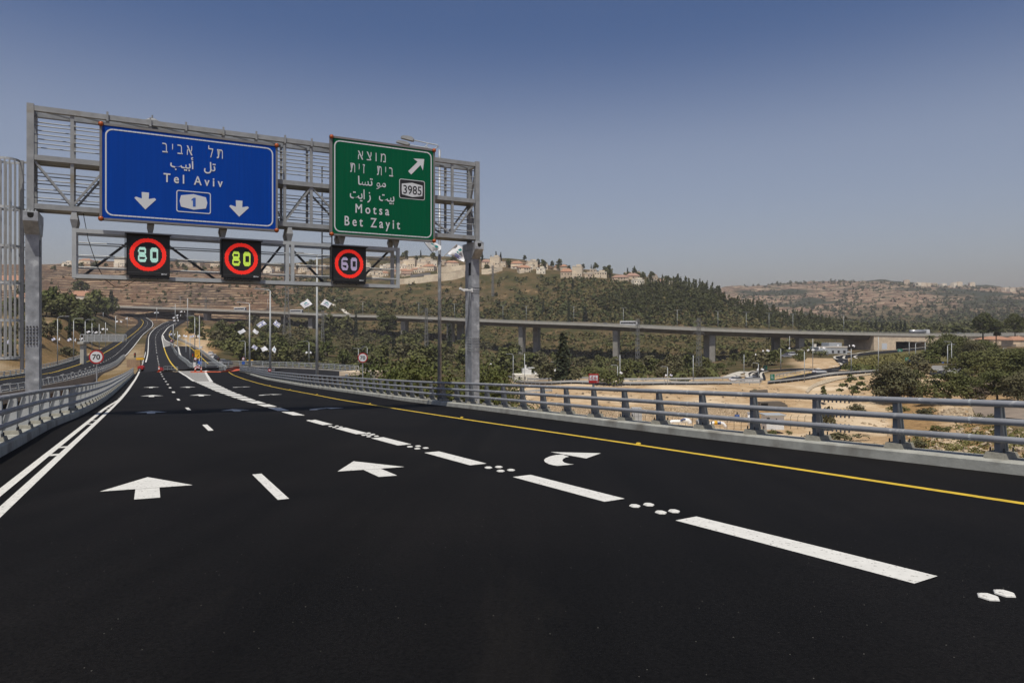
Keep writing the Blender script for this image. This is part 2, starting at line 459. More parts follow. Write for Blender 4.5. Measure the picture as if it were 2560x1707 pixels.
M['leafdry'] = leaf_mat('dry_twigs', (0.15,0.115,0.08), (0.20,0.16,0.115))
M['scrubleaf'] = leaf_mat('hill_scrub_leaf', (0.078,0.078,0.024), (0.155,0.128,0.052))
M['leafhill'] = leaf_mat('hill_bush_leaf', (0.050,0.060,0.018), (0.098,0.100,0.034))
M['meadow'] = leaf_mat('meadow_grass', (0.10,0.105,0.028), (0.19,0.165,0.055))

# ------------------------------------------------------------ where things are
def pt(x, y, Y):
    """the point at forward distance Y seen at photo pixel (x, y)"""
    return Vector(((x-1280.0)/F*Y, Y, (HZ-y)/F*Y))

def pchip(xs, ys):
    xs = np.asarray(xs, float); ys = np.asarray(ys, float)
    h = np.diff(xs); d = np.diff(ys)/h
    m = np.zeros(len(xs)); m[0] = d[0]; m[-1] = d[-1]
    for i in range(1, len(xs)-1):
        if d[i-1]*d[i] > 0:
            w1 = 2*h[i]+h[i-1]; w2 = h[i]+2*h[i-1]
            m[i] = (w1+w2)/(w1/d[i-1]+w2/d[i])
    def fn(x):
        x = np.clip(np.asarray(x, float), xs[0], xs[-1])
        i = np.clip(np.searchsorted(xs, x)-1, 0, len(xs)-2)
        t = (x-xs[i])/h[i]
        return ((2*t**3-3*t**2+1)*ys[i] + (t**3-2*t**2+t)*h[i]*m[i] + (-2*t**3+3*t**2)*ys[i+1] + (t**3-t**2)*h[i]*m[i+1])
    return fn

# road profile of our carriageway: row in the photo against forward distance
_tabA = [(615,800.5),(540,812),(450,830),(385,845),(308,864),(236,889),(178,911.6),(146,925),(121.4,936.1),(110,941.2),(99,947.8),(87.8,954.3),(76.6,961.5),(65.5,970.3),(54.5,982.6),(43.5,999.7)]
_YA = np.array([t[0] for t in _tabA][::-1]); _zA = np.array([(HZ-t[1])/F*t[0] for t in _tabA][::-1])
_Yp = np.array([-40.,0.,15.,30.,38.]); _zp = -EYE-0.0604*_Yp
zA = pchip(np.concatenate([_Yp,_YA]), np.concatenate([_zp,_zA]))
_Yd = np.concatenate([np.arange(3,60,0.25), np.arange(60,640,2.0)])
_yd = HZ - F*zA(_Yd)/_Yd
_o = np.argsort(_yd)
def YA(y): return float(np.interp(y, _yd[_o], _Yd[_o]))
def A(x, y, dz=0.0):
    Y = YA(y)
    return Vector(((x-1280)/F*Y, Y, float(zA(Y))+dz))
FW = np.array([-0.4687,0.8834]); RT = np.array([0.8834,0.4687])
def S(s, lat, dz=0.0):
    p = FW*s + RT*lat
    return Vector((p[0], p[1], float(zA(p[1]))+dz))
def SL(p): return float(p[0]*FW[0]+p[1]*FW[1]), float(p[0]*RT[0]+p[1]*RT[1])
def latX(lat, Y): return (lat-RT[1]*Y)/RT[0]

_tabC = [(1012,91),(984,107),(960,127),(944,144),(933,159),(921,180),(905,217),(894,248),(870,325),(850,400),(830,490),(815,560),(800,615),(790,650),(783,680)]
def YC(y): return float(np.interp(y, [t[0] for t in _tabC][::-1], [t[1] for t in _tabC][::-1]))
_Cy = np.array([t[1] for t in _tabC], float); _Cz = np.array([(HZ-t[0])/F*t[1] for t in _tabC])
_zCf = pchip(_Cy, _Cz)
zC = lambda Y: _zCf(Y)
def Cp(x, y, dz=0.0):
    p = pt(x, y, YC(y)); p.z = float(zC(p.y))+dz
    return p

def resample(pts, n):
    pts = [Vector(p) for p in pts]
    d = [0.0]
    for a, b in zip(pts, pts[1:]): d.append(d[-1]+(b-a).length)
    out = []
    P = np.array([tuple(p) for p in pts]); d = np.array(d)
    fx = pchip(d, P[:,0]); fy = pchip(d, P[:,1]); fz = pchip(d, P[:,2])
    for t in np.linspace(0, d[-1], n):
        out.append(Vector((float(fx(t)), float(fy(t)), float(fz(t)))))
    return out
def path_len(pts): return sum((Vector(b)-Vector(a)).length for a, b in zip(pts, pts[1:]))
def along(pts, step):
    n = max(2, int(path_len(pts)/step)+1)
    return resample(pts, n)
def ribbon(L, R, n, dz=0.0):
    L = resample(L, n); R = resample(R, n)
    mb = MB(); o = Vector((0,0,dz))
    vs = []
    for a, b in zip(L, R): vs += [a+o, b+o]
    mb.add(vs, [(2*i, 2*i+1, 2*i+3, 2*i+2) for i in range(n-1)])
    return mb
def stripe(mb, pts, w, dz=0.0, step=None, n=None, zf=None):
    """painted stripe along a path, width w in the ground plane"""
    if step or n: pts = resample(pts, n or max(2, int(path_len(pts)/step)+1))
    vs = []
    if zf is not None:
        for p in pts: p.z = float(zf(p.y))
    for i, p in enumerate(pts):
        a = pts[max(i-1,0)]; b = pts[min(i+1,len(pts)-1)]
        d = Vector((b.x-a.x, b.y-a.y, 0)).normalized(); s = Vector((d.y,-d.x,0))*(w/2)
        vs += [p-s+Vector((0,0,dz)), p+s+Vector((0,0,dz))]
    mb.add(vs, [(2*i, 2*i+1, 2*i+3, 2*i+2) for i in range(len(pts)-1)])

# edges of the roads ---------------------------------------------------------
LEFT_A = [S(s, -2.72) for s in (-34,-20,-8,4,12,20,26)] + [S(31.5,-2.5)] + [A(*q) for q in ((274.6,994.1),(300,972),(322,951),(337,936),(351,914),(360,889),(362.6,866),(365,849),(368,837.6),(374.6,827),(387,819),(401,811),(415,805),(426,801))]
KERB_R = [S(s, lat) for s, lat in ((-34,13.7),(-20,13.5),(-6,13.3),(6,13.1),(13,12.98),(22,13.3),(30,13.65),(36,13.7))] + [A(*q) for q in ((923.1,988.9),(840,977),(761.6,966.2),(710,957),(664.6,948.5),(630,938.5),(609,929.5))]
RIGHT_A2 = [A(*q) for q in ((500,919.5),(488,920),(470,911),(452,897),(440,884),(431,868),(426,860.5),(443.5,846.8),(430,838),(428.6,829.5),(438,818),(452.7,809),(466,802))]
LEFT_C = [Cp(*q) for q in ((-420,1000),(-150,962),(0,944),(116,921),(218,890),(262,867),(286,853),(300,843),(320.7,825),(336.7,814.6),(346,807),(343.6,799.7),(328.7,791.7),(311.5,786))]
RIGHT_C = [Cp(*q) for q in ((-420,1040),(-150,1006),(0,984),(116,963.5),(242,933),(310,894),(339,859),(355,841),(373.5,825),(384,814.6),(384.4,807.7),(374.6,796),(357,789),(334,783.6)) ]
LEFT_B = [A(*q) for q in ((431,868),(442,865),(454.4,896),(479,917),(492,928))]
RIGHT_B = [A(*q) for q in ((443.5,847.5),(472,861.7),(501,879),(536.5,907.6),(566,928))]

# ------------------------------------------------------------ terrain
_cols = {   # photo column : (forward distance, height)
 -700:[(8,-14),(60,-16),(110,-16),(150,-11),(200,-7),(300,3),(400,12),(550,20),(700,34),(1000,102),(1200,110),(3600,90)],
 110:[(8,-14),(60,-16),(110,-16),(150,-11.5),(200,-7),(300,3.5),(400,13.5),(550,21),(700,32),(1000,98),(1200,108),(3600,90)],
 300:[(8,-14),(60,-16),(110,-16),(150,-14),(200,-11),(300,-4),(400,3),(550,11),(650,20),(740,34),(1000,102),(1200,106),(3600,80)],
 450:[(8,-14),(60,-16),(110,-17),(160,-14),(200,-12),(300,-7),(400,-1),(550,9),(650,17),(740,34),(1000,101),(1200,106),(3600,80)],
 560:[(8,-14),(60,-17),(110,-18),(160,-16),(200,-13),(300,-9),(400,-4),(500,2),(620,10),(720,28),(1000,101),(1200,108),(3600,80)],
 700:[(8,-13),(60,-17),(110,-18),(200,-17),(300,-13),(400,-9),(500,-4),(600,6),(720,28),(920,80),(1050,106),(1200,112),(3600,80)],
 900:[(8,-12),(60,-16),(110,-18),(200,-17),(300,-15),(400,-12),(540,-6),(620,9),(740,40),(920,92),(1000,110),(1150,116),(3600,80)],
 1100:[(8,-11),(60,-15),(110,-17),(200,-17),(300,-15.5),(400,-14),(520,-9),(600,6),(720,46),(860,88),(950,104),(1100,110),(3600,60)],
 1280:[(8,-10),(50,-14),(110,-16.5),(180,-15),(240,-16),(300,-17),(400,-18.5),(490,-16.5),(540,-11),(610,8),(720,48),(820,84),(900,95),(1000,98),(1500,60),(3600,50)],
 1450:[(8,-9),(50,-13),(110,-16.5),(132,-17),(137,-14.8),(175,-13.6),(190,-13.6),(240,-15.5),(300,-17),(400,-20.5),(465,-20),(520,-10),(585,8),(700,50),(800,73),(900,76),(1100,60),(1500,20),(3600,30)],
 1650:[(8,-8.5),(50,-13),(110,-16.8),(132,-17.2),(137,-15.2),(175,-13.8),(190,-13.6),(240,-15),(300,-16.5),(400,-20.5),(450,-20),(505,-8),(565,7),(680,40),(780,60),(860,60),(1100,30),(1500,10),(3600,60)],
 1760:[(8,-8.3),(50,-13),(110,-17),(132,-17.4),(137,-15.6),(178,-14),(195,-13.7),(240,-14.4),(300,-15.5),(390,-19.5),(440,-19),(505,-8),(565,7),(660,32),(730,44),(800,42),(1000,10),(1500,10),(2500,150),(3600,140)],
 1860:[(8,-8.2),(50,-12.7),(110,-17),(134,-17.3),(140,-15.4),(180,-14.2),(200,-13.6),(240,-13.6),(300,-14),(390,-17.5),(440,-16.5),(505,-7),(565,3),(660,17),(730,25),(800,25),(1000,8),(1500,20),(2000,100),(2500,170),(3600,150)],
 2010:[(8,-8),(50,-12),(80,-15),(112,-16.8),(135,-16.8),(150,-15.6),(188,-14.3),(215,-13),(240,-12.4),(280,-11.5),(330,-11),(400,-11.5),(450,-10),(550,-3),(660,6),(750,14),(850,16),(1000,8),(1500,30),(2000,110),(2500,180),(3600,160)],
 2200:[(8,-7.6),(50,-12),(80,-14.8),(115,-16.2),(150,-15.4),(190,-13.4),(225,-12.6),(250,-12.2),(290,-11.8),(340,-11.6),(380,-11.6),(436,-11.6),(470,-8),(550,-3),(700,3),(1000,8),(1400,32),(2000,118),(2500,184),(3600,160)],
 2380:[(8,-7.2),(40,-10.2),(70,-13.4),(110,-14.6),(150,-13.6),(190,-12.6),(240,-11.3),(290,-10.2),(340,-9.6),(380,-9.2),(446,-9),(480,-5),(550,-1),(700,4),(1000,9),(1400,34),(2000,112),(2500,168),(3600,150)],
 2560:[(8,-7.0),(40,-9.6),(60,-11.4),(100,-13),(150,-12.6),(190,-11.8),(240,-10),(290,-8.6),(340,-7.4),(430,-6.2),(480,-4),(600,0),(700,4),(1000,10),(1400,34),(2000,108),(2500,160),(3600,150)],
 3400:[(8,-7.0),(40,-9.6),(60,-11.4),(100,-13),(150,-12.6),(190,-11.8),(240,-10),(290,-8),(340,-6),(430,-2),(600,2),(700,6),(1000,16),(1400,40),(2000,104),(2500,150),(3600,150)],
}
_cx = sorted(_cols)
def _colz(c, Y):
    a = np.array(_cols[c], float)
    return np.interp(np.log(np.maximum(Y, 5)), np.log(a[:,0]), a[:,1])
def bump_noise(X, Y):
    r = 0
    for k, (fx, fy, ph, am) in enumerate(((0.021,0.017,0.3,1.6),(-0.033,0.027,1.1,1.1),(0.061,0.048,2.3,0.6),(0.11,-0.09,4.0,0.35),(0.19,0.23,5.1,0.2))):
        r = r + am*np.sin(X*fx+Y*fy+ph)*np.cos(X*fy*0.8-Y*fx*1.2+ph*1.7)
    return r
def terrain_raw(x, Y):
    x = np.asarray(x, float); Y = np.asarray(Y, float)
    z = np.zeros(np.broadcast(x, Y).shape); x = np.broadcast_to(x, z.shape); Y = np.broadcast_to(Y, z.shape)
    cz = np.array([_colz(c, Y) for c in _cx])
    i = np.clip(np.searchsorted(_cx, x)-1, 0, len(_cx)-2)
    c0 = np.array(_cx)[i]; c1 = np.array(_cx)[i+1]
    t = np.clip((x-c0)/(c1-c0), 0, 1); t = t*t*(3-2*t)
    z0 = np.take_along_axis(cz, i[None], 0)[0]; z1 = np.take_along_axis(cz, (i+1)[None], 0)[0]
    z = z0*(1-t)+z1*t
    X = (x-1280)/F*Y
    am = np.clip((Y-420)/400, 0, 1)*1.3 + np.clip((Y-60)/200,0,1)*0.12 + np.clip((Y-1300)/800,0,1)*1.0
    return z + bump_noise(X, Y)*am + np.clip((Y-1300)/800,0,1)*bump_noise(X*0.22+40, Y*0.22)*1.6

# earthworks: the ground meets the roads that run on it
def _edge(pts):
    q = sorted(((p.y, p.x) for p in pts)); 
    return np.array([a for a, _ in q]), np.array([c for _, c in q])
_EA = (_edge(LEFT_A), _edge(KERB_R+RIGHT_A2), zA, 128.0, 620.0)
_EC = (_edge(LEFT_C), _edge(RIGHT_C), zC, 150.0, 684.0)
_EB = (_edge(LEFT_B), _edge(RIGHT_B), lambda Y: zA(Y)-0.05, 165.0, 390.0)
def terrain(x, Y):
    x = np.atleast_1d(np.asarray(x, float)); Y = np.atleast_1d(np.asarray(Y, float))
    x, Y = np.broadcast_arrays(x, Y)
    z = terrain_raw(x, Y).copy()
    X = (x-1280)/F*Y
    clamps = []
    for (yl, xl), (yr, xr), zf, ylo, yhi in (_EA, _EB, _EC):
        sel = (Y < yhi+40) & (x < 2300)
        if zf is not zA: sel &= (x < 800)
        if not sel.any(): continue
        xs, ys = X[sel], Y[sel]; zz = z[sel]
        a = np.interp(ys, yl, xl); c = np.interp(ys, yr, xr); zr_ = zf(ys)
        dm = np.maximum(a-xs, xs-c)
        # the bridges: the ground stays well below
        br = ys < ylo
        if zf is zA or zf is zC: zz = np.where(br & (dm < 2.0), np.minimum(zz, zr_-3.2), zz)
        k = np.clip(1-(dm-1.2)/(9+ys*0.03), 0, 1); k = k*k*(3-2*k)
        k = k*np.clip((ys-ylo)/14, 0, 1)*np.clip((yhi+40-ys)/40, 0, 1)
        nz = zz*(1-k)+(zr_-0.3)*k
        z[sel] = nz; clamps.append((sel, (dm < 1.6) & ~br & (ys < yhi), zr_-0.3)); clamps.append((sel, (dm < 2.0) & br & (ys > 60) if zf is not zA else np.zeros(len(xs), bool), zr_-1.2))
    for sel, m_, lim in clamps:
        q = z[sel]; z[sel] = np.where(m_, np.minimum(q, lim), q)
    return z
_Yray = np.concatenate([np.arange(24,130,1.0), np.arange(130,520,1.5), np.arange(520,1300,2.5), np.arange(1300,3500,10.0)])
_gcache = {}
def ground(x, y, Ymin=24, dz=0.0):
    """the point of the terrain seen at photo pixel (x, y)"""
    key = round(x)
    if key not in _gcache: _gcache[key] = terrain(float(key), _Yray)
    zt = _gcache[key]
    zr = (HZ-y)/F*_Yray
    hit = np.nonzero((zt >= zr) & (_Yray >= Ymin))[0]
    if len(hit) == 0: return None
    i = hit[0]; Y = _Yray[i]
    if i > 0 and _Yray[i-1] >= Ymin:
        a = zt[i-1]-zr[i-1]; b = zt[i]-zr[i]
        Y = _Yray[i-1] + (_Yray[i]-_Yray[i-1])*(-a/(b-a+1e-9)) if a < 0 else Y
    return Vector(((x-1280)/F*Y, Y, float(terrain(float(x), Y)[0])+dz))
def gz(X, Y):
    return float(terrain(1280+X*F/Y, Y)[0])

def smooth(a, b, x): 
    t = np.clip((x-a)/(b-a), 0, 1); return t*t*(3-2*t)

def build_terrain():
    xs = np.concatenate([np.arange(-700,-40,20), np.arange(-40,2600,7.0), np.arange(2600,3401,20)])
    Ys = np.concatenate([np.arange(8,120,2.0), np.arange(120,500,3.5), np.arange(500,1260,4.5), np.arange(1260,3601,22)])
    GX, GY = np.meshgrid(xs, Ys)
    Z = np.zeros(GX.shape)
    for r in range(0, len(Ys), 40): Z[r:r+40] = terrain(GX[r:r+40].ravel(), GY[r:r+40].ravel()).reshape(GX[r:r+40].shape)
    X = (GX-1280)/F*GY
    V = np.stack([X, GY, Z], -1).reshape(-1,3)
    nx = len(xs); ny = len(Ys)
    a = (np.arange(ny-1)[:,None]*nx + np.arange(nx-1)[None]).ravel()
    Q = np.stack([a, a+1, a+nx+1, a+nx], 1)
    me = quads_mesh('terrain', V, Q)
    me.polygons.foreach_set('use_smooth', np.ones(len(Q), bool))
    x = GX.ravel(); Y = GY.ravel(); XX = X.ravel(); ZZ = Z.ravel()
    wob = bump_noise(XX*1.0, Y*1.0)
    far = smooth(1250, 1700, Y)
    wob2 = bump_noise(XX*0.35+91, Y*0.35-17)
    hill = smooth(470, 640, Y+wob*14)
    # bare sandy ground: works area on the right, banks around the carriageways
    sand_r = smooth(1180,1330,x+wob*12)*(1-smooth(196,232,Y+wob*7))*(1-smooth(2480,2600,x+wob*20)*smooth(60,80,Y))
    sand_r = np.maximum(sand_r, smooth(1960,2010,x+wob*10)*(1-smooth(2160,2200,x+wob*10))*(1-smooth(285,300,Y+wob*4)))
    sand_l = (1-smooth(480,540,x+wob*8))*(1-smooth(280,400,Y+wob*26))
    sand_m = smooth(440,470,x)*(1-smooth(520,560,x+wob*6))*smooth(190,230,Y)*(1-smooth(470,520,Y))
    sand = np.clip(np.maximum.reduce([sand_r, sand_l*0.45, sand_m]), 0, 1)
    # terraced, burnt slopes on the left and on the far hill
    burnt = hill*(1-smooth(640,800,x+wob2*55))
    top = smooth(1180,1330,x)*0
    mid_burn = hill*smooth(880,960,x)*(1-smooth(1420,1560,x))*smooth(640,700,Y)*(1-smooth(800,860,Y))*smooth(0.1,1.3,wob2+0.5)*0.85
    burnt = np.clip(np.maximum(burnt, mid_burn), 0, 1)*(1-far)
    green = np.clip(1-sand-burnt, 0, 1)*(1-far)
    grass = smooth(2140,2190,x)*(1-smooth(2360,2400,x))*smooth(236,250,Y)*(1-smooth(350,380,Y))
    at = me.color_attributes.new('cover', 'FLOAT_COLOR', 'POINT')
    at.data.foreach_set('color', np.stack([sand, burnt, green, np.ones_like(sand)], 1).astype(np.float32).ravel())
    at2 = me.color_attributes.new('cover_far', 'FLOAT_COLOR', 'POINT')
    wood = smooth(0.2,1.2, wob2*1.3 + smooth(2250,2480,x)*1.3*(1-smooth(2350,2500,Y)) - 0.5)
    at2.data.foreach_set('color', np.stack([far, wood*far, np.clip(grass,0,1), np.ones_like(sand)], 1).astype(np.float32).ravel())
    return me

def terrain_mat():
    m = bpy.data.materials.new('terrain_ground'); m.use_nodes = True
    nt = m.node_tree; b = nt.nodes['Principled BSDF']; L = nt.links.new
    b.inputs['Roughness'].default_value = 0.95; b.inputs['Specular IOR Level'].default_value = 0.1
    geo = N(nt, 'ShaderNodeNewGeometry')
    at = N(nt, 'ShaderNodeVertexColor', layer_name='cover'); s1 = N(nt, 'ShaderNodeSeparateColor'); L(at.outputs['Color'], s1.inputs['Color'])
    at2 = N(nt, 'ShaderNodeVertexColor', layer_name='cover_far'); s2 = N(nt, 'ShaderNodeSeparateColor'); L(at2.outputs['Color'], s2.inputs['Color'])
    def noise(scale, detail=5, vec=None, rough=0.6):
        n = N(nt, 'ShaderNodeTexNoise'); n.inputs['Scale'].default_value = scale; n.inputs['Detail'].default_value = detail; n.inputs['Roughness'].default_value = rough
        L(vec or geo.outputs['Position'], n.inputs['Vector']); return n.outputs['Fac']
    def mapr(v, a, c, t0=0.0, t1=1.0):
        r = N(nt, 'ShaderNodeMapRange'); r.inputs['From Min'].default_value = a; r.inputs['From Max'].default_value = c
        r.inputs['To Min'].default_value = t0; r.inputs['To Max'].default_value = t1
        L(v, r.inputs['Value']); return r.outputs['Result']
    def mix(fac, A_, B_):
        x = N(nt, 'ShaderNodeMix', data_type='RGBA')
        L(fac, x.inputs['Factor'])
        for k, v in (('A',A_),('B',B_)):
            if isinstance(v, tuple): x.inputs[k].default_value = (*v,1)
            else: L(v, x.inputs[k])
        return x.outputs['Result']
    def math_(op, a, c):
        n = N(nt, 'ShaderNodeMath', operation=op)
        for i, v in enumerate((a, c)):
            if isinstance(v, (int, float)): n.inputs[i].default_value = v
            else: L(v, n.inputs[i])
        return n.outputs[0]
    n1 = noise(0.35, 8, rough=0.75); n2 = noise(0.06, 6); n3 = noise(0.9, 6, rough=0.8); n4 = noise(0.018, 4)
    # sand
    sand = mix(mapr(n1,0.35,0.66), (0.34,0.215,0.11), (0.58,0.435,0.27))
    sand = mix(mapr(n2,0.47,0.62), sand, (0.68,0.54,0.37))
    sand = mix(mapr(n3,0.60,0.70), sand, (0.22,0.15,0.075))
    # loose earth on the cut slopes
    nz = N(nt, 'ShaderNodeSeparateXYZ'); L(geo.outputs['True Normal'], nz.inputs['Vector'])
    bank = mix(mapr(n3,0.42,0.62), (0.40,0.25,0.115), (0.22,0.135,0.06))
    sand = mix(mapr(nz.outputs['Z'], 0.9985, 0.985), sand, bank)
    # scrub ground
    scrub = mix(mapr(n1,0.36,0.62), (0.082,0.055,0.028), (0.175,0.118,0.062))
    scrub = mix(mapr(n3,0.47,0.60), scrub, (0.060,0.058,0.022))
    scrub = mix(mapr(n2,0.42,0.56), (0.058,0.055,0.022), scrub)
    scrub = mix(mapr(n2,0.62,0.70), scrub, (0.26,0.175,0.095))
    # terraces: level limestone ledges broken up along the slope
    sep = N(nt, 'ShaderNodeSeparateXYZ'); L(geo.outputs['Position'], sep.inputs['Vector'])
    def ledges(step, width, amp, brk):
        zz = math_('ADD', math_('DIVIDE', sep.outputs['Z'], step), math_('MULTIPLY', noise(0.012, 3), amp))
        fr = math_('FRACT', zz, 0)
        band = math_('LESS_THAN', fr, width)
        st = N(nt, 'ShaderNodeMapping'); st.inputs['Scale'].default_value = (0.035, 0.035, 0.42); L(geo.outputs['Position'], st.inputs['Vector'])
        bk = mapr(noise(1.6, 8, st.outputs['Vector'], 0.75), brk, brk+0.1)
        return math_('MULTIPLY', band, bk)
    e1 = ledges(3.4, 0.34, 3.0, 0.46)
    speck = mapr(noise(0.16, 8, rough=0.8), 0.575, 0.63)
    e1 = math_('MAXIMUM', e1, math_('MULTIPLY', speck, 0.8))
    burnt = mix(mapr(n1,0.33,0.66), (0.080,0.047,0.029), (0.175,0.102,0.061))
    burnt = mix(mapr(n4,0.44,0.60), burnt, (0.075,0.052,0.038))
    burnt = mix(e1, burnt, (0.40,0.29,0.18))
    burnt = mix(mapr(n3,0.60,0.68), burnt, (0.035,0.029,0.020))
    e2 = math_('MAXIMUM', ledges(7.5, 0.36, 3.0, 0.44), math_('MULTIPLY', mapr(noise(0.05, 8, rough=0.8), 0.58, 0.64), 0.6))
    n5 = noise(0.035, 8, rough=0.75)
    farc = mix(mapr(n5,0.36,0.62), (0.105,0.064,0.042), (0.19,0.120,0.078))
    farc = mix(mapr(n4,0.50,0.60), farc, (0.060,0.058,0.032))
    farc = mix(e2, farc, (0.46,0.34,0.23))
    farc = mix(s2.outputs['Green'], farc, (0.034,0.040,0.021))
    col = mix(s1.outputs['Green'], scrub, burnt)
    col = mix(s1.outputs['Red'], col, sand)
    col = mix(s2.outputs['Blue'], col, (0.13,0.115,0.045))
    col = mix(s2.outputs['Red'], col, farc)
    L(col, b.inputs['Base Color'])
    bp = N(nt, 'ShaderNodeBump'); bp.inputs['Strength'].default_value = 0.6; bp.inputs['Distance'].default_value = 0.8
    L(n1, bp.inputs['Height']); L(bp.outputs['Normal'], b.inputs['Normal'])
    return m
ter_me = build_terrain()
M['terrain'] = terrain_mat()
tag(obj('terrain', ter_me, M['terrain']), kind='structure')
# the land behind and beyond, one flat sheet
mb = MB(); mb.add([(-6000,-6000,-34),(6000,-6000,-34),(6000,6000,-34),(-6000,6000,-34)], [(0,1,2,3)])
struct('ground', mb, mat('distant_ground', (0.24,0.17,0.10), 0.95, 0, 0.2, 0.01))

# ------------------------------------------------------------ our carriageway
_YL = np.array([p.y for p in LEFT_A]); _XL = np.array([p.x for p in LEFT_A]); _fl = pchip(_YL, _XL)
_kr = [p for p in KERB_R]
_YR = np.array([p.y for p in _kr]); _XR = np.array([p.x for p in _kr]); _fr = pchip(_YR, _XR)
Yend = _kr[-1].y
_Ys = np.concatenate([np.arange(-23,60,1.0), np.arange(60,Yend,2.0), [Yend]])
mb = MB(); vs = []; cols_n = 9
for Y in _Ys:
    xl = float(_fl(Y)); xr = float(_fr(Y))
    for k in range(cols_n): vs.append((xl+(xr-xl)*k/(cols_n-1), Y, float(zA(Y))))
fs = []
for i in range(len(_Ys)-1):
    for k in range(cols_n-1):
        a = i*cols_n+k; fs.append((a, a+1, a+cols_n+1, a+cols_n))
mb.add(vs, fs)
struct('road', mb, M['asphalt'])
# its slab
mb = MB()
for Yl, s in ((LEFT_A, -1), (KERB_R, 1)):
    P = resample([p for p in Yl if p.y < 150], 70)
    rings = []
    for i, p in enumerate(P):
        a = P[max(i-1,0)]; b_ = P[min(i+1,len(P)-1)]
        d = Vector((b_.x-a.x, b_.y-a.y, 0)).normalized(); n = Vector((d.y,-d.x,0))*s
        q = p + n*0.75
        rings.append([q+Vector((0,0,-0.16)), p+Vector((0,0,-0.16))+n*-1.0, p+n*-1.0+Vector((0,0,-1.5)), q+Vector((0,0,-0.9))])
    mb.sweep(rings)
struct('road_slab', mb, M['bridge_fascia'])
# beyond the gore: the two lanes up to the overpass
LA2 = [p for p in LEFT_A if p.y > 140]
LA2 = [Vector((float(_fl(Yend)), Yend, float(zA(Yend))))] + [p for p in LA2 if p.y > Yend]
RA2 = [Vector((A(500,921).x, Yend, float(zA(Yend))))] + [p for p in RIGHT_A2 if p.y > Yend+3]
def ribbonY(EL, ER, zf, y0, y1, n, dz=0.0):
    m = MB(); vs = []
    for Y in np.linspace(y0, y1, n):
        a = float(np.interp(Y, *EL)); c = float(np.interp(Y, *ER)); z = float(zf(Y))+dz
        for k in range(4): vs.append((a+(c-a)*k/3, Y, z))
    m.add(vs, [(i*4+k, i*4+k+1, i*4+k+5, i*4+k+4) for i in range(n-1) for k in range(3)]); return m
struct('road_far', ribbonY(_edge(LA2), _edge(RA2), zA, Yend, 612, 240), M['asphalt_far'])
struct('road_opposite', ribbonY(_EC[0], _EC[1], zC, 91, 676, 260), M['asphalt_far'])
struct('road_ramp', ribbonY(_EB[0], _EB[1], zA, max(_EB[0][0][0],_EB[1][0][0]), min(_EB[0][0][-1],_EB[1][0][-1]), 70, -0.05), M['asphalt_far'])
# the exit curving off over its own short bridge
OUT_R = [pt(500,920.5,143), pt(530,920,144.5), pt(560,919.2,146), pt(604,917,149), pt(640,917.5,149.5), pt(681,919,148), pt(760,922,141), pt(850,928,130), pt(930,937,116)]
INN_R = [Vector((float(_fl(Yend))+1.5, Yend-0.2, float(zA(Yend)))), A(500,926), A(560,928), A(609,929.5), pt(640,932,140.5), pt(690,932,136), pt(750,937,128), pt(840,946,117), pt(915,956,105)]
struct('road_exit', ribbon(OUT_R, INN_R, 50, -0.01), M['asphalt_far'])
mb = MB()
R_ = resample(OUT_R[2:], 30); rings = []
for i, p in enumerate(R_):
    a = R_[max(i-1,0)]; b_ = R_[min(i+1,len(R_)-1)]
    d = Vector((b_.x-a.x, b_.y-a.y, 0)).normalized(); n = Vector((-d.y,d.x,0))
    rings.append([p+n*0.6+Vector((0,0,0.25)), p+n*0.1+Vector((0,0,0.25)), p-n*0.1+Vector((0,0,-1.0)), p+n*0.6+Vector((0,0,-0.95))])
mb.sweep(rings)
struct('road_exit_slab', mb, M['bridge_fascia'])

mb = MB(); rings = []
for i, p in enumerate(R_[2:]):
    n = Vector((-(R_[min(i+3,len(R_)-1)].y-R_[i+1].y), R_[min(i+3,len(R_)-1)].x-R_[i+1].x, 0)).normalized()
    rings.append([p+n*-0.4+Vector((0,0,-1.0)), p+n*-3.0+Vector((0,0,-1.0)), p+n*-3.0+Vector((0,0,-3.0)), p+n*-0.4+Vector((0,0,-3.0))])
mb.sweep(rings)
struct('road_exit_girder', mb, M['girder'])
# kerbs ------------------------------------------------------------
def kerb(pts, side, w, h, step=1.2, base=-0.25):
    P = along(pts, step); rings = []
    for i, p in enumerate(P):
        a = P[max(i-1,0)]; b_ = P[min(i+1,len(P)-1)]
        d = Vector((b_.x-a.x, b_.y-a.y, 0)).normalized(); n = Vector((d.y,-d.x,0))*side
        rings.append([p+Vector((0,0,base)), p+n*0.02+Vector((0,0,h-0.03)), p+n*0.05+Vector((0,0,h)), p+n*w+Vector((0,0,h)), p+n*w+Vector((0,0,base-0.3))])
    m = MB(); m.sweep(rings); return m
KL = [p for p in LEFT_A if p.y < 131]
struct('kerb', kerb(KL, -1, 0.62, 0.22), M['concrete'])
struct('kerb', kerb(KERB_R, 1, 0.66, 0.21), M['concrete'])

# ------------------------------------------------------------ road markings
def A4(poly, dz=0.005):
    return [A(x, y, dz) for x, y in poly]
mb = MB()
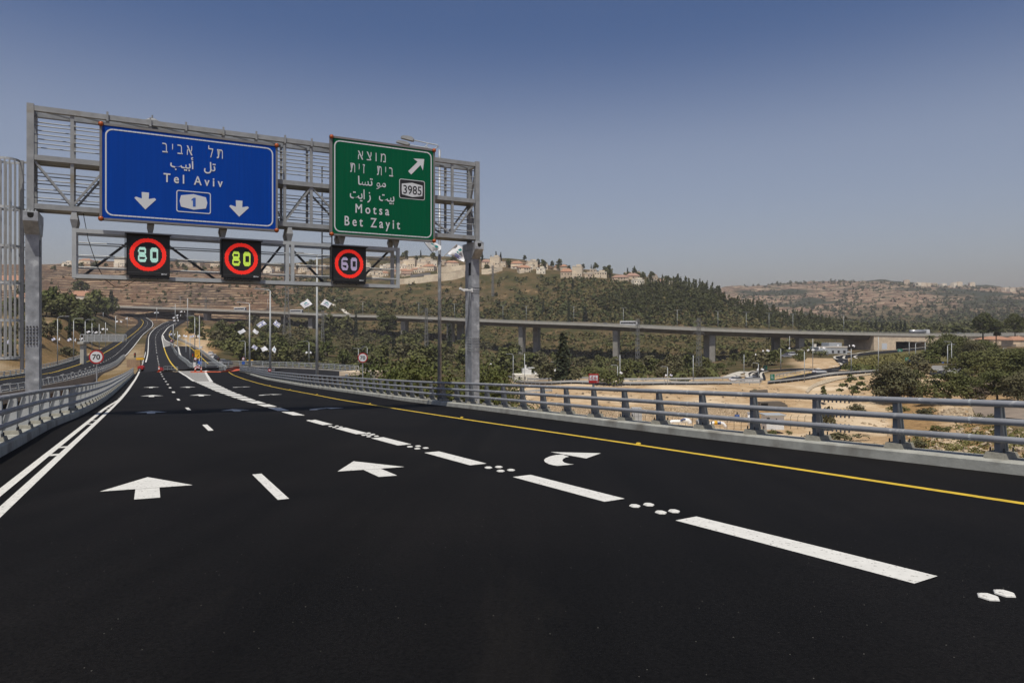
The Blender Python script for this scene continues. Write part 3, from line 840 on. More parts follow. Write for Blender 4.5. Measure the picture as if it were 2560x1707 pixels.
# double edge line, then the single one
inner = [S(s, -1.66) for s in np.arange(-12, 40, 2.0)] + [A(*q) for q in ((300,999.5),(320,976),(334,956),(345,938),(352.5,920),(358,905))]
outer = [S(s, -1.93) for s in np.arange(-12, 40, 2.0)] + [A(*q) for q in ((296.5,999.5),(317,976),(331.5,956),(343,938),(350.5,920),(356,905))]
stripe(mb, inner, 0.14, 0.005, step=1.0, zf=zA)
stripe(mb, outer, 0.14, 0.005, step=1.0, zf=zA)
for s in (9.3, 17.2, 18.9, 27.0, 29.0, 37.5, 40, 45, 48, 53, 56, 60):
    p = S(s, -1.795); q = S(s+0.35, -1.795)
    stripe(mb, [p, q], 0.2, 0.0052, zf=zA)
wl_far = [A(*q) for q in ((356.5,905.5),(364.3,905.4),(367,895),(369.3,883.5),(371,860),(371.4,848),(373.5,838.7),(379,829.5),(387,821.5),(397.6,814.6),(409,807.7),(421.7,804))]
stripe(mb, wl_far[1:], 0.34, 0.006, step=2, zf=zA)
stripe(mb, [A(357,905), A(360,895), A(364,880)], 0.2, 0.006, n=6, zf=zA)
# lane dashes
for n in range(-1, 4):
    s0 = 9.8+12.63*n
    stripe(mb, [S(s0, 1.63), S(s0+2.65, 1.63)], 0.15, 0.005, zf=zA)
tag(obj('road_markings', mb, M['white_mark']), kind='structure')
mb = MB()
for n in range(0, 4):
    s0 = 9.8+12.63*n
dash_px = [(434.9,981.8),(426,970.3),(420,961.5),(415.2,954.3),(410.6,947.8),(406.6,941.2),(404,936.1),(401.5,931),(399.5,926),(398,921.5),(397.3,916.5),(397,911.6),(396.2,906.5),(395.3,901.9),(394.3,898),(394,894.4),(393.5,890.4),(391.8,883),(391.3,879),(390.8,875.4),(390.4,871),(390,867),(389.5,863),(389.2,859.5),(389,855.9),(388.7,852),(388.4,848.3),(388.6,845),(389.3,841.6),(390.5,837.6),(392.2,834.1),(395,830.3),(398.2,826),(402.4,822.4),(407,819.5),(411.4,817),(416,814.6),(420.5,812.3)]
dp = [A(*q) for q in dash_px]
for i, p in enumerate(dp):
    d = (dp[min(i+1,len(dp)-1)]-dp[max(i-1,0)]).normalized()
    stripe(mb, [p, p+d*2.8], 0.18+p.y*0.0006, 0.008, zf=zA)
# the wide exit line: dashes that widen into the gore hatching
lat_w = pchip([0,3.4,7.6,11.8,15.8,19.2,24,27], [5.85,5.78,5.62,5.52,5.44,5.36,5.25,5.2])
for s0, s1 in ((-0.9,1.5),(3.45,6.25),(7.6,10.13),(11.78,14.1),(15.8,17.9),(19.25,21.6),(23.1,25.6)):
    P = [S(s, float(lat_w(s))) for s in np.linspace(s0, s1, 6)]
    stripe(mb, P, 0.36, 0.005, zf=zA)
hl = pchip(*zip(*[(YA(y), A(x,y).x) for x, y in ((485.7,953),(509,964),(538,977),(575,990.5),(632,1008),(654,1014.5),(693.7,1026.7),(729,1037),(766,1048))][::-1]))
hr = pchip(*zip(*[(YA(y), A(x,y).x) for x, y in ((528,953.6),(552,965),(579,978),(613,991),(659,1006.5),(684,1013.7),(722,1026),(753.5,1035.7),(789,1046))][::-1]))
ys = [1041.5,1029.5,1019,1010.5,1002.5,996,990.5,985,980,975.5,971.5,967.7,964.2,961,958,955.3,953.2]
Yb = [YA(y) for y in ys]
for Y0, Y1 in zip(Yb, Yb[1:]):
    g = (Y1-Y0)*0.25; Y0 += g; 
    q = [(float(hl(Y0)),Y0),(float(hr(Y0)),Y0),(float(hr(Y1)),Y1),(float(hl(Y1)),Y1)]
    mb.add([(x, Y, float(zA(Y))+0.006) for x, Y in q], [(0,1,2,3)])
tag(obj('road_markings', mb, M['white_mark']), kind='structure')
# gore paving between its two white edges
mb = MB()
Yg = np.linspace(YA(953), YA(921), 16)
gl = pchip(*zip(*[(YA(y), A(x,y).x) for x, y in ((447,927.5),(466,940),(485.7,953))][::-1]))
gr = pchip(*zip(*[(YA(y), A(x,y).x) for x, y in ((515,927.5),(518,938),(528,953.2))][::-1]))
vs = []
for Y in Yg: vs += [(float(gl(Y)), Y, float(zA(Y))+0.004), (float(gr(Y)), Y, float(zA(Y))+0.004)]
mb.add(vs, [(2*i,2*i+1,2*i+3,2*i+2) for i in range(len(Yg)-1)])
struct('traffic_island_paving', mb, M['paving'])
mb = MB()
stripe(mb, [A(485.7,953), A(466,940), A(447,928)], 0.32, 0.009, step=1.5, zf=zA)
stripe(mb, [A(528,953.4), A(521,943), A(515.5,934), A(514,929), A(518,925), A(528,922.3), A(552,920.7)], 0.4, 0.011, step=1.0, zf=zA)
for k in range(1, 9):
    y = 953 - k*2.9; Y = YA(y)
    mb.add([(float(gl(Y))+0.3, Y, float(zA(Y))+0.008),(float(gr(Y))-0.3, Y+0.6, float(zA(Y+.6))+0.008),(float(gr(Y))-0.3, Y+1.0, float(zA(Y+1.))+0.008),(float(gl(Y))+0.3, Y+0.4, float(zA(Y+.4))+0.008)], [(0,1,2,3)])
# gore tip up the road and the white lines round it
stripe(mb, [A(x,y) for x, y in ((410,868),(408,858),(405.4,845.6),(406,838),(412,829),(422,817.5),(434,811),(442,808))], 0.5, 0.011, step=3, zf=zA)
stripe(mb, [A(x,y) for x, y in ((408,839),(411.4,848),(421.7,855),(432,860),(443.5,866),(448,879),(455.5,898)) ], 0.5, 0.012, step=3, zf=zA)
tag(obj('road_markings', mb, M['white_mark']), kind='structure')
mb = MB()
P = [A(x,y,0.007) for x, y in ((406.5,846),(410,868),(426,864),(424,858),(412,850))]
mb.add(P, [(0,1,2,3,4)])
struct('traffic_island_paving', mb, M['paving'])
# yellow lines
mb = MB()
yl = [S(s, lat) for s, lat in ((-14,10.2),(-5,10.22),(5,10.3),(13,10.42),(23.8,10.42))] + [A(*q) for q in ((777.7,985),(690,968.5),(622,951),(590,940),(577,933.5))] + [A(*q) for q in ((572,929),(573.5,926.4),(585,924.4),(600,923.2))]
stripe(mb, yl, 0.15, 0.006, step=0.8, zf=zA)
stripe(mb, [A(*q) for q in ((446,927),(435,916),(426.3,905.3),(418,890.4),(413,877.8),(409,866))], 0.34, 0.01, step=2, zf=zA)
stripe(mb, [A(*q) for q in ((522,910),(495,886),(472,865.6),(455,858),(435.5,850),(425,843),(423,836),(428,826))], 0.28, 0.012, step=3, zf=zA)
stripe(mb, [Cp(*q) for q in ((-200,1000),(0,950),(116,934),(160,923),(218,904),(262,882),(300,858),(331,836),(347,822),(357.5,808),(358,803),(352,798))], 0.3, 0.012, step=3, zf=zC)
tag(obj('road_markings', mb, M['yellow_mark']), kind='structure')
# other carriageway: white edge and lane dashes
mb = MB()
stripe(mb, [Cp(*q) for q in ((-150,998),(0,977),(116,957),(242,926),(312,890),(329,872),(345,852),(360,834),(372,824),(381,815),(382,808),(374,799),(352,789))], 0.36, 0.012, step=3, zf=zC)
stripe(mb, [Cp(*q) for q in ((331,786.6),(343,789),(360,793),(372,796))], 0.5, 0.013, step=3, zf=zC)
cp = resample([Cp(*q) for q in ((-150,982),(0,962),(116,944),(190,929),(230,916),(262,903),(285,890),(305,873),(325,851),(345,833),(358,822),(367,813),(369,806),(362,799))], 64)
for i in range(len(cp)-1):
    d = (cp[i+1]-cp[i]).normalized(); stripe(mb, [cp[i], cp[i]+d*2.9], 0.24, 0.012, zf=zC)
tag(obj('road_markings', mb, M['white_mark']), kind='structure')
# arrows
def arrow_straight(s0, lat, sc=1.0, m=None):
    pts = [(0,-0.16),(0,0.16),(1.0,0.17),(0.88,0.60),(2.2,0.0),(0.88,-0.60),(1.0,-0.17)]
    V = [S(s0+a*sc, lat+b*sc, 0.006) for a, b in pts]
    m.add(V, [(0,1,2,6),(3,4,5),(2,3,5,6)])
mb = MB()
for s0, lat in ((10.74,-0.03),(11.15,3.55),(32.9,0.05),(32.9,3.5)):
    pts = [(0,-0.16),(0,0.16),(0.93,0.16),(0.93,-0.16)]
    mb.add([S(s0+a, lat+b, 0.006) for a, b in pts], [(0,1,2,3)])
    mb.add([S(s0+a, lat+b, 0.006) for a, b in ((0.95,-0.62),(0.95,0.62),(2.2,0.0))], [(0,1,2)])
for x, y in ((379.6,989.5),(500.8,987.8),(378,968),(469.1,967.6)):
    p = A(x,y); d = Vector((-0.45,0.89,0)) if x < 480 else Vector((-0.46,0.887,0)); r = Vector((d.y,-d.x,0))
    Z = lambda q: (q.x, q.y, float(zA(q.y))+0.008)
    mb.add([Z(p-d*1.9-r*.17), Z(p-d*1.9+r*.17), Z(p-d*0.3+r*.17), Z(p-d*0.3-r*.17)], [(0,1,2,3)])
    mb.add([Z(p-d*0.3-r*.75), Z(p-d*0.3+r*.75), Z(p+d*1.6)], [(0,1,2)])
# right-turn arrow, traced once on the road and repeated down the lane
tz = lambda x, y: (1200+x*0.32313, 860+y*0.32313)
head = [SL(A(*tz(*q))) for q in ((545,836),(935,845.5),(822,886))]
tail_o = [(640,856),(590,858),(545,868),(508,884),(496,897),(502,913),(530,928),(566,938),(600,943)]
tail_i = [(690,872),(662,878),(645,888),(637,898),(640,908),(652,917),(672,924),(700,929),(728,931)]
to = [SL(A(*tz(*q))) for q in tail_o]; ti = [SL(A(*tz(*q))) for q in tail_i]
hs = sum(p[0] for p in head)/3; hl_ = sum(p[1] for p in head)/3
def turn_arrow(ds, dl):
    m = mb
    m.add([S(a+ds, b+dl, 0.007) for a, b in head], [(0,1,2)])
    V = [S(a+ds, b+dl, 0.006) for p in zip(to, ti) for a, b in p]
    m.add(V, [(2*i,2*i+1,2*i+3,2*i+2) for i in range(len(to)-1)])
turn_arrow(0, 0)
t_s, t_l = hs, hl_
q = SL(A(832.6,1020)); turn_arrow(q[0]-t_s, q[1]-t_l)
for (x, y) in ((688,986),(614,967)):
    q = SL(A(x,y)); turn_arrow(q[0]-t_s, q[1]-t_l)
tag(obj('road_markings', mb, M['white_mark']), kind='structure')
# raised studs
def stud(name, p, lab, m, group, r=0.055, h=0.03):
    m_ = MB(); rings = []
    for hh, rr in ((0,1),(0.6,0.96),(1.0,0.78)):
        rings.append([(rr*r*math.cos(t*math.pi/3)*1.1, rr*r*math.sin(t*math.pi/3)*0.95, hh*h) for t in range(6)])
    m_.sweep(rings)
    o = obj(name, m_, m); o.location = p; o.rotation_euler = (0,0,math.atan2(RT[1],RT[0])+math.pi/2)
    return tag(o, lab, 'road stud', group)
proto = None
gname = ['nearest','second','third','fourth','fifth','sixth','seventh','eighth']
grp_px = [[(2470.7,1494.4),(2511,1485.7)],[(1587,1265.8),(1621.7,1262.5),(1652,1282),(1685,1279)],[(1221,1169.6),(1247,1168),(1251.7,1178),(1277.6,1175.7)],[(1024.8,1117.1),(1045.2,1115.8),(1043.3,1122),(1064.3,1120.4)],[(903.7,1084.2),(921.5,1083.2),(916,1087.4),(932.1,1086.4)]]
pat = [SL(A(*q)) for q in grp_px[2]]; pc = (sum(p[0] for p in pat)/4, sum(p[1] for p in pat)/4)
sites = [[A(x, y, 0.004) for x, y in g] for g in grp_px]
for s in (18.5, 22.1, 25.2):
    sites.append([S(s+p[0]-pc[0], float(lat_w(s))+p[1]-pc[1], 0.004) for p in pat])
for gi, g in enumerate(sites):
    for p in g:
        lab = 'white road stud among those in the %s gap of the wide exit dashes' % gname[gi]; gr = 'white studs in the %s gap of the exit dashes' % gname[gi]
        if proto is None: proto = stud('road_stud', p, lab, M['white_mark'], gr, r=0.075, h=0.016)
        else:
            o = proto.copy(); COL.objects.link(o); o.location = p; o['label'] = lab; o['group'] = gr
proto = None
for gi, (x, y) in enumerate(((1593,1111.5),(1151.5,1045.5),(922,1010.5),(790,987),(722,975),(672,964.5))):
    p = A(x+3, y-1.2, 0.004)
    lab = 'yellow road stud beside the yellow edge line, %s from the camera' % ordinal(gi+1)
    if proto is None: proto = stud('road_stud', p, lab, M['yellow_mark'], 'yellow studs along the edge line', r=0.065, h=0.035)
    else:
        o = proto.copy(); COL.objects.link(o); o.location = p; o['label'] = lab

# ------------------------------------------------------------ railings
def post_mesh(h, front_w=0.10, top=0.11, bot=0.27, lean=0.0, base=0.0):
    """tapered web with flanges; local x outwards from the road, y along it"""
    m = MB()
    # web
    m.prism([(0.0,base),(bot,base),(lean+top,h),(lean,h)], -0.02, 0.02, 'y')
    m.hexa([(-0.012,-front_w/2,base),(0.012,-front_w/2,base),(0.012,front_w/2,base),(-0.012,front_w/2,base),(lean-0.012,-front_w/2,h),(lean+0.012,-front_w/2,h),(lean+0.012,front_w/2,h),(lean-0.012,front_w/2,h)])
    m.hexa([(bot-0.012,-front_w/2,base),(bot+0.012,-front_w/2,base),(bot+0.012,front_w/2,base),(bot-0.012,front_w/2,base),(lean+top-0.012,-front_w/2,h),(lean+top+0.012,-front_w/2,h),(lean+top+0.012,front_w/2,h),(lean+top-0.012,front_w/2,h)])
    m.box(-0.06,bot+0.08,-0.13,0.13,base-0.02,base)
    return m
def block_mesh():
    m = MB()
    m.hexa([(-0.10,-0.19,0),(0.36,-0.19,0),(0.36,0.19,0),(-0.10,0.19,0),(-0.07,-0.16,0.11),(0.34,-0.16,0.11),(0.34,0.16,0.11),(-0.07,0.16,0.11)])
    return m
def bolt_mesh():
    m = MB()
    for y in (-0.11,0.11):
        for x in (-0.02,0.30): m.tube((x,y,0.10),(x,y,0.19),0.016,6)
    return m
def railing(name, label, pts, side, heights, r, post_step, group, blocks=True, off=0.14, kerb_h=0.21, max_posts=98, rails_mat=None, post_mat=None, phase=None, front_w=0.10, bot=0.27, top=0.11, name_rail='rail'):
    root = thing(name, label, 'railing', pts[len(pts)//3], 0, group)
    inv = Vector(root.location)
    P = along(pts, 0.8)
    def offset(p, i, o, z):
        a = P[max(i-1,0)]; b_ = P[min(i+1,len(P)-1)]
        d = Vector((b_.x-a.x, b_.y-a.y, 0)).normalized(); n = Vector((d.y,-d.x,0))*side
        return p+n*o+Vector((0,0,z))-inv
    st = 1 if r > 0.05 else 2
    for h in heights:
        m = MB(); m.path([offset(p, i, off-r*0.8, h) for i, p in enumerate(P)][::st], r, 12 if r > 0.05 else 8)
        obj(name_rail, m, rails_mat or M['rail'], root, smooth=True)
    hp = heights[0]
    pm = post_mesh(hp-kerb_h-(0.10 if blocks else 0.0), front_w=front_w, top=top, bot=bot, lean=0.0); me = mesh_from('post', pm.v, pm.f); fix_normals(me); me.materials.append(post_mat or M['railpost'])
    bm_ = block_mesh(); nb_ = len(bm_.f); q_ = bolt_mesh(); bm_.add(q_.v, q_.f); bme = mesh_from('base_block', bm_.v, bm_.f); fix_normals(bme)
    for p_ in bme.polygons:
        if p_.center.z > 0.1105 and p_.area < 0.01: p_.material_index = 1
    bme.materials.append(M['block']); bme.materials.append(M['dark'])
    tm_ = bolt_mesh(); tme = mesh_from('bolts', tm_.v, tm_.f); fix_normals(tme); tme.materials.append(M['dark'])
    if phase is None:
        L = path_len(P); ds = np.arange(post_step*0.5, L, post_step)
    else: ds = phase
    cum = np.cumsum([0]+[(b_-a).length for a, b_ in zip(P, P[1:])])
    fx = [np.interp(ds, cum, [p[k] for p in P]) for k in range(3)]
    n = 0
    for d_, x, y, z in zip(ds, *fx):
        if n >= max_posts: break
        i = int(np.searchsorted(cum, d_)); a = P[max(i-1,0)]; b_ = P[min(i+1,len(P)-1)]
        d = Vector((b_.x-a.x, b_.y-a.y, 0)).normalized(); nn = Vector((d.y,-d.x,0))*side
        rz = math.atan2(nn.y, nn.x)
        o = bpy.data.objects.new('post', me); link(o, root)
        o.location = Vector((x,y,z))+nn*(off+0.0)+Vector((0,0,kerb_h+(0.10 if blocks else 0.0)))-inv; o.rotation_euler = (0,0,rz)
        if blocks:
            bo = bpy.data.objects.new('base_block', bme); link(bo, o); bo.location = (0,0,-0.10)
        n += 1
    return root
RP = KERB_R + [pt(640,932.5,140.5), pt(690,933,136)]
# the posts of the near right railing stand where the photograph shows them
post_px = [2472,2217,2015,1857.5,1730,1623,1537.6,1461.7,1394,1335.7,1285.6,1239]
_P = along(RP, 0.8); _c = np.cumsum([0]+[(b_-a).length for a, b_ in zip(_P,_P[1:])])
_pxs = [1280+F*p.x/p.y if p.y > 0.5 else 9999 for p in _P]
ph = []
for q in post_px:
    j = next(i for i in range(len(_P)-1) if _P[i].y > 0.5 and _pxs[i] >= q > _pxs[i+1])
    t = (_pxs[j]-q)/(_pxs[j]-_pxs[j+1]); ph.append(_c[j]+t*(_c[j+1]-_c[j]))
stp = (ph[-1]-ph[0])/(len(ph)-1)
ph_sleeve = [(ph[i]+0.42, 0) for i in (0,4,8,11)]
ph = [ph[0]-stp*k for k in (3,2,1)] + ph
while ph[-1]+stp < _c[-1]-1: ph.append(ph[-1]+stp)
rr_ = railing('bridge_railing', 'grey three-rail tube railing on the concrete kerb beside the yellow line', RP, 1, (1.19,0.87,0.555), 0.062, stp, 'bridge railings', phase=ph, off=0.30)
_jd = next(_c[i] for i in range(len(_P)-1) if _P[i].y > 0.5 and _pxs[i] >= 2058 > _pxs[i+1])
def _on_rail(d, h):
    p = Vector([float(np.interp(d, _c, [q[k] for q in _P])) for k in range(3)]); i = int(np.searchsorted(_c, d)); a = _P[max(i-1,0)]; b = _P[min(i+1,len(_P)-1)]
    t = (b-a).normalized(); n = Vector((t.y,-t.x,0)).normalized(); return p+n*(0.30-0.05)+Vector((0,0,h))-Vector(rr_.location), t
for d_, _ in ph_sleeve:
    for h in (1.19,0.87,0.555):
        p, t_ = _on_rail(d_, h); m = MB(); m.tube(p-t_*0.02, p+t_*0.02, 0.067, 12); obj('splice_sleeve', m, M['galvlight'], rr_)
for h in (1.19,0.87,0.555):
    p, t_ = _on_rail(_jd, h); m = MB(); m.tube(p-t_*0.42, p+t_*0.42, 0.066, 12)
    for k in range(9):
        q = p+t_*(-0.4+0.1*k); m.tube(q+Vector((0,0,-0.05)), q+Vector((0,0,-0.105)), 0.017, 6); m.tube(q+Vector((0,0,0.05)), q+Vector((0,0,0.078)), 0.017, 6)
    obj('expansion_sleeve', m, M['rail'], rr_)
railing('bridge_railing', 'grey three-rail railing on the kerb beside the double white line', KL, -1, (1.19,0.87,0.555), 0.062, 2.0, 'bridge railings', off=0.22, post_mat=M['galvlight'], front_w=0.16, bot=0.34)
railing('bridge_railing', 'railing with close bars along the near edge of the opposite carriageway', [p for p in RIGHT_C if p.y < 330], 1, (1.25,0.85,0.45), 0.06, 2.6, 'bridge railings', blocks=False, off=0.1, post_mat=M['galvlight'], rails_mat=M['galvlight'], front_w=0.2)
railing('bridge_railing', 'railing along the far edge of the opposite carriageway, below the sandy bank', [p for p in LEFT_C if p.y < 330], -1, (1.2,0.8,0.4), 0.08, 3.2, 'bridge railings', blocks=False, off=0.1, post_mat=M['galvlight'], rails_mat=M['galvlight'], front_w=0.22)
railing('bridge_railing', 'pale railing along the short curved exit bridge above the brown girder', OUT_R, -1, (1.25,0.95,0.55), 0.055, 2.4, 'bridge railings', blocks=False, off=0.2, post_mat=M['galvlight'], rails_mat=M['galvlight'], front_w=0.18)
railing('bridge_railing', 'railing running from the chevron board up beside the yellow line', [A(*q) for q in ((497,922.5),(488,921.5),(470,911),(452,897),(440,884),(431,868),(427,861))], -1, (1.1,0.8,0.5), 0.07, 3.0, 'bridge railings', blocks=False, off=0.1, post_mat=M['galvlight'], rails_mat=M['galvlight'], front_w=0.2)
railing('bridge_railing', 'white edge railing of the slip road beside the parked cars', RIGHT_B, 1, (1.0,0.7), 0.09, 4.0, 'bridge railings', blocks=False, off=0.1, post_mat=M['galvlight'], rails_mat=M['galvlight'], front_w=0.25)
# concrete edge of the opposite carriageway
mb = MB(); P = resample([p for p in RIGHT_C if p.y < 260], 60); rings = []
for i, p in enumerate(P):
    a = P[max(i-1,0)]; b_ = P[min(i+1,len(P)-1)]
    d = Vector((b_.x-a.x, b_.y-a.y, 0)).normalized(); n = Vector((d.y,-d.x,0))
    rings.append([p+n*0.5+Vector((0,0,0.2)), p-n*0.1+Vector((0,0,0.2)), p-n*0.2+Vector((0,0,-1.8)), p+n*0.5+Vector((0,0,-1.6))])
mb.sweep(rings); struct('road_opposite_slab', mb, M['bridge_fascia'])
mb = MB(); P = resample([p for p in LEFT_C if p.y < 320], 60); rings = []
for i, p in enumerate(P):
    a = P[max(i-1,0)]; b_ = P[min(i+1,len(P)-1)]
    d = Vector((b_.x-a.x, b_.y-a.y, 0)).normalized(); n = Vector((-d.y,d.x,0))
    rings.append([p+n*0.7+Vector((0,0,0.18)), p-n*0.0+Vector((0,0,0.18)), p-n*0.2+Vector((0,0,-1.4)), p+n*0.7+Vector((0,0,-1.4))])
mb.sweep(rings); struct('kerb', mb, M['concrete'])
# earth-coloured abutment wall seen between the carriageways
w0 = pt(330,915,188); 
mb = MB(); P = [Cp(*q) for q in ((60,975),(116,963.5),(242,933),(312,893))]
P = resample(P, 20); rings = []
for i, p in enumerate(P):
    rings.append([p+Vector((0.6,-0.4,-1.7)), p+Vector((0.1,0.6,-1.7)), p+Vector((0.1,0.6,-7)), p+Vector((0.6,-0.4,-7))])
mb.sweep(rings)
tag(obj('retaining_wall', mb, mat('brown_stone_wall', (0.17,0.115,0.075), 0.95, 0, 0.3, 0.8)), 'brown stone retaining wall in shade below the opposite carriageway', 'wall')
a = pt(321,899,190); b_ = pt(345,899,180)
mb = MB(); mb.beam(a+Vector((0,0,-2.6)), b_+Vector((0,0,-2.6)), 0.8, 5.2)
tag(obj('abutment_wall', mb, mat('tan_stone_blocks', (0.36,0.235,0.14), 0.95, 0, 0.25, 0.8)), 'tan stone end wall of the embankment behind the yellow works trailer', 'wall')

# ------------------------------------------------------------ lettering
def text_mesh(body):
    c = bpy.data.curves.new('lettering', 'FONT'); c.body = body; c.resolution_u = 3; c.extrude = 0.0
    o = bpy.data.objects.new('lettering', c); COL.objects.link(o)
    bpy.context.view_layer.update()
    dg = bpy.context.evaluated_depsgraph_get()
    me = bpy.data.meshes.new_from_object(o.evaluated_get(dg))
    COL.objects.unlink(o); bpy.data.objects.remove(o); bpy.data.curves.remove(c)
    return me
def lettering(name, body, x0, x1, z0, z1, y, m, parent, embolden=0.0, depth=0.006):
    """text fitted into x0..x1, z0..z1 of a face whose outside looks along -y"""
    me = text_mesh(body)
    co = np.zeros(len(me.vertices)*3); me.vertices.foreach_get('co', co); co = co.reshape(-1,3)
    lo = co.min(0); hi = co.max(0)
    out = np.zeros_like(co)
    out[:,0] = x0 + (co[:,0]-lo[0])/(hi[0]-lo[0])*(x1-x0)
    out[:,2] = z0 + (co[:,1]-lo[1])/(hi[1]-lo[1])*(z1-z0)
    out[:,1] = y
    me.vertices.foreach_set('co', out.ravel()); me.update()
    bm = bmesh.new(); bm.from_mesh(me)
    r = bmesh.ops.extrude_face_region(bm, geom=bm.faces[:])
    vs = [g for g in r['geom'] if isinstance(g, bmesh.types.BMVert)]
    bmesh.ops.translate(bm, verts=vs, vec=(0,-depth,0))
    if embolden:
        bmesh.ops.recalc_face_normals(bm, faces=bm.faces[:])
        nv = {v: v.normal.copy() for v in bm.verts}
        for v in bm.verts:
            n = nv[v]; v.co.x += n.x*embolden; v.co.z += n.z*embolden
    bm.to_mesh(me); bm.free()
    me.materials.clear(); me.materials.append(m)
    o = bpy.data.objects.new(name, me); link(o, parent)
    return o
def rrect(x0, x1, z0, z1, r, n=5):
    pts = []
    for cx, cz, a0 in ((x1-r,z0+r,-90),(x1-r,z1-r,0),(x0+r,z1-r,90),(x0+r,z0+r,180)):
        for k in range(n+1):
            a = math.radians(a0+90*k/n); pts.append((cx+r*math.cos(a), cz+r*math.sin(a)))
    return pts
def ring_poly(mb, outer, inner, y0, y1):
    n = len(outer); vs = [(a,y0,c) for a,c in outer]+[(a,y0,c) for a,c in inner]+[(a,y1,c) for a,c in outer]+[(a,y1,c) for a,c in inner]
    fs = []
    for k in range(n):
        j = (k+1)%n
        fs += [(k,j,n+j,n+k),(2*n+k,3*n+k,3*n+j,2*n+j),(k,2*n+k,2*n+j,j),(n+k,n+j,3*n+j,3*n+k)]
    mb.add(vs, fs)
def disc(mb, cx, cz, r, y0, y1, n=28):
    mb.prism([(cx+r*math.cos(2*math.pi*k/n), cz+r*math.sin(2*math.pi*k/n)) for k in range(n)], y0, y1)

# ------------------------------------------------------------ the sign gantry
GU = np.array([3160.,1707.]); GU /= np.linalg.norm(GU); GWV = np.array([-GU[1],GU[0]])
_R = np.array([(1186.5-1280)/F*33.8, 33.8]); _k = (90-1280)/F
_t = (_R[0]-_k*_R[1])/(GU[0]-_k*GU[1]); G0 = _R-_t*GU
GZ = -4.0
GROT = math.atan2(GU[1], GU[0])
def gp(x, y, b=0.0):
    """photo pixel on the plane b behind the gantry's front -> (a, c) in its own frame"""
    k = (x-1280)/F; r = np.array([k,1.0]); Y = (b+G0@GWV)/(r@GWV)
    p = r*Y
    return float((p-G0)@GU), (HZ-y)/F*Y-GZ
def z1(x, y): return x*.30608, 240+y*.30608
def z2(x, y): return 600+x*.27211, 320+y*.27211
def z7(x, y): return 160+x*.22959, 500+y*.22959
def at(a, b, c):
    p = G0+GU*a+GWV*b
    return Vector((p[0],p[1],c+GZ))

gan = thing('sign_gantry', 'galvanised steel truss gantry spanning the carriageway, carrying blue and green signs', 'sign gantry', (G0[0],G0[1],GZ), GROT)
a_l = gp(76.5,400)[0]; a_r = gp(1192,500)[0]
c_top = gp(640,336.8)[1]; c_mid = gp(640,443.7)[1]; c_bot = gp(640,549.9)[1]
D = 0.86
W = 0.19
mb = MB()
for b in (0.0, D):
    for c, w in ((c_top,W),(c_mid,W),(c_bot,W)):
        mb.box(a_l+0.12, a_r-0.12, b-W/2, b+W/2, c-W, c)
parts('chord', mb, M['galv'], gan)
for a in (a_l, a_r):
    mb = MB()
    mb.box(a-0.11,a+0.11,-0.11,0.11,c_bot-0.30,c_top+0.06)
    mb.box(a-0.11,a+0.11,D-0.11,D+0.11,c_bot-0.30,c_top+0.06)
    for c in (c_top,c_mid,c_bot): mb.box(a-0.08,a+0.08,0.11,D-0.11,c-W+0.01,c-0.01)
    mb.beam((a,0.1,c_bot),(a,D-0.1,c_mid-W),0.08); mb.beam((a,D-0.1,c_mid),(a,0.1,c_top-W),0.08)
    obj('upright', mb, M['galv'], gan)
# walkway floors under the middle and bottom chords
mb = MB()
for c in (c_mid, c_bot): mb.box(a_l+0.12, a_r-0.12, W/2+0.004, D-W/2-0.004, c-W+0.02, c-W+0.06)
parts('walkway_floor', mb, M['galv'], gan)
# verticals, diagonals, hand rails
av = [gp(180.6,520)[0]]
for px in (269,376,465,558,640): av.append(gp(px,520)[0])
av += [gp(711.6,500)[0], gp(778,500)[0], gp(870,500)[0], gp(985,500)[0], gp(1130.4,500)[0]]
mb = MB(); mbb = MB()
for a in av:
    mb.box(a-0.06,a+0.06,-0.05,0.05,c_bot,c_top-W-0.002)
    mbb.box(a-0.05,a+0.05,D-0.05,D+0.05,c_bot,c_top-W-0.002)
parts('vertical_strut', mb, M['galv'], gan); parts('vertical_strut', mbb, M['galv'], gan)
nodes_b = [a_l+0.1, av[0], gp(269,480)[0], gp(376,480)[0], gp(465,480)[0], gp(558,480)[0], gp(640,480)[0], av[6], av[7], av[8], av[9], av[10], a_r-0.1]
mb = MB()
for i in range(len(nodes_b)-1):
    for b in (0.0, D):
        lo, hi = (c_bot, c_mid-W)
        p, q = ((nodes_b[i],b,hi),(nodes_b[i+1],b,lo)) if i % 2 == 0 else ((nodes_b[i],b,lo),(nodes_b[i+1],b,hi))
        mb.beam(p, q, 0.075, 0.075)
    # top bracing seen from below
    mb.beam((nodes_b[i],0.05,c_top-W*0.6),(nodes_b[i+1],D-0.05,c_top-W*0.6),0.05,0.05)
parts('diagonal_brace', mb, M['galv'], gan)
mb = MB()
for b in (0.07, D-0.07):
    for f_ in (0.17,0.34,0.52,0.70): mb.tube((a_l+0.1,b,c_top-(c_top-c_mid)*f_-0.08),(a_r-0.1,b,c_top-(c_top-c_mid)*f_-0.08),0.022,6)
    for f_ in (0.30,0.46,0.64,0.82): mb.tube((a_l+0.1,b,c_mid-(c_mid-c_bot)*f_-0.08),(a_r-0.1,b,c_mid-(c_mid-c_bot)*f_-0.08),0.022,6)
parts('hand_rail', mb, M['galv'], gan)
mb = MB()
for a in av[1:9]: mb.box(a-0.035,a+0.035,-0.16,-0.10,c_top-0.25,c_top+0.10)
parts('sign_clamp', mb, M['galv'], gan)
dx, dc = gp(381,300); m = MB()
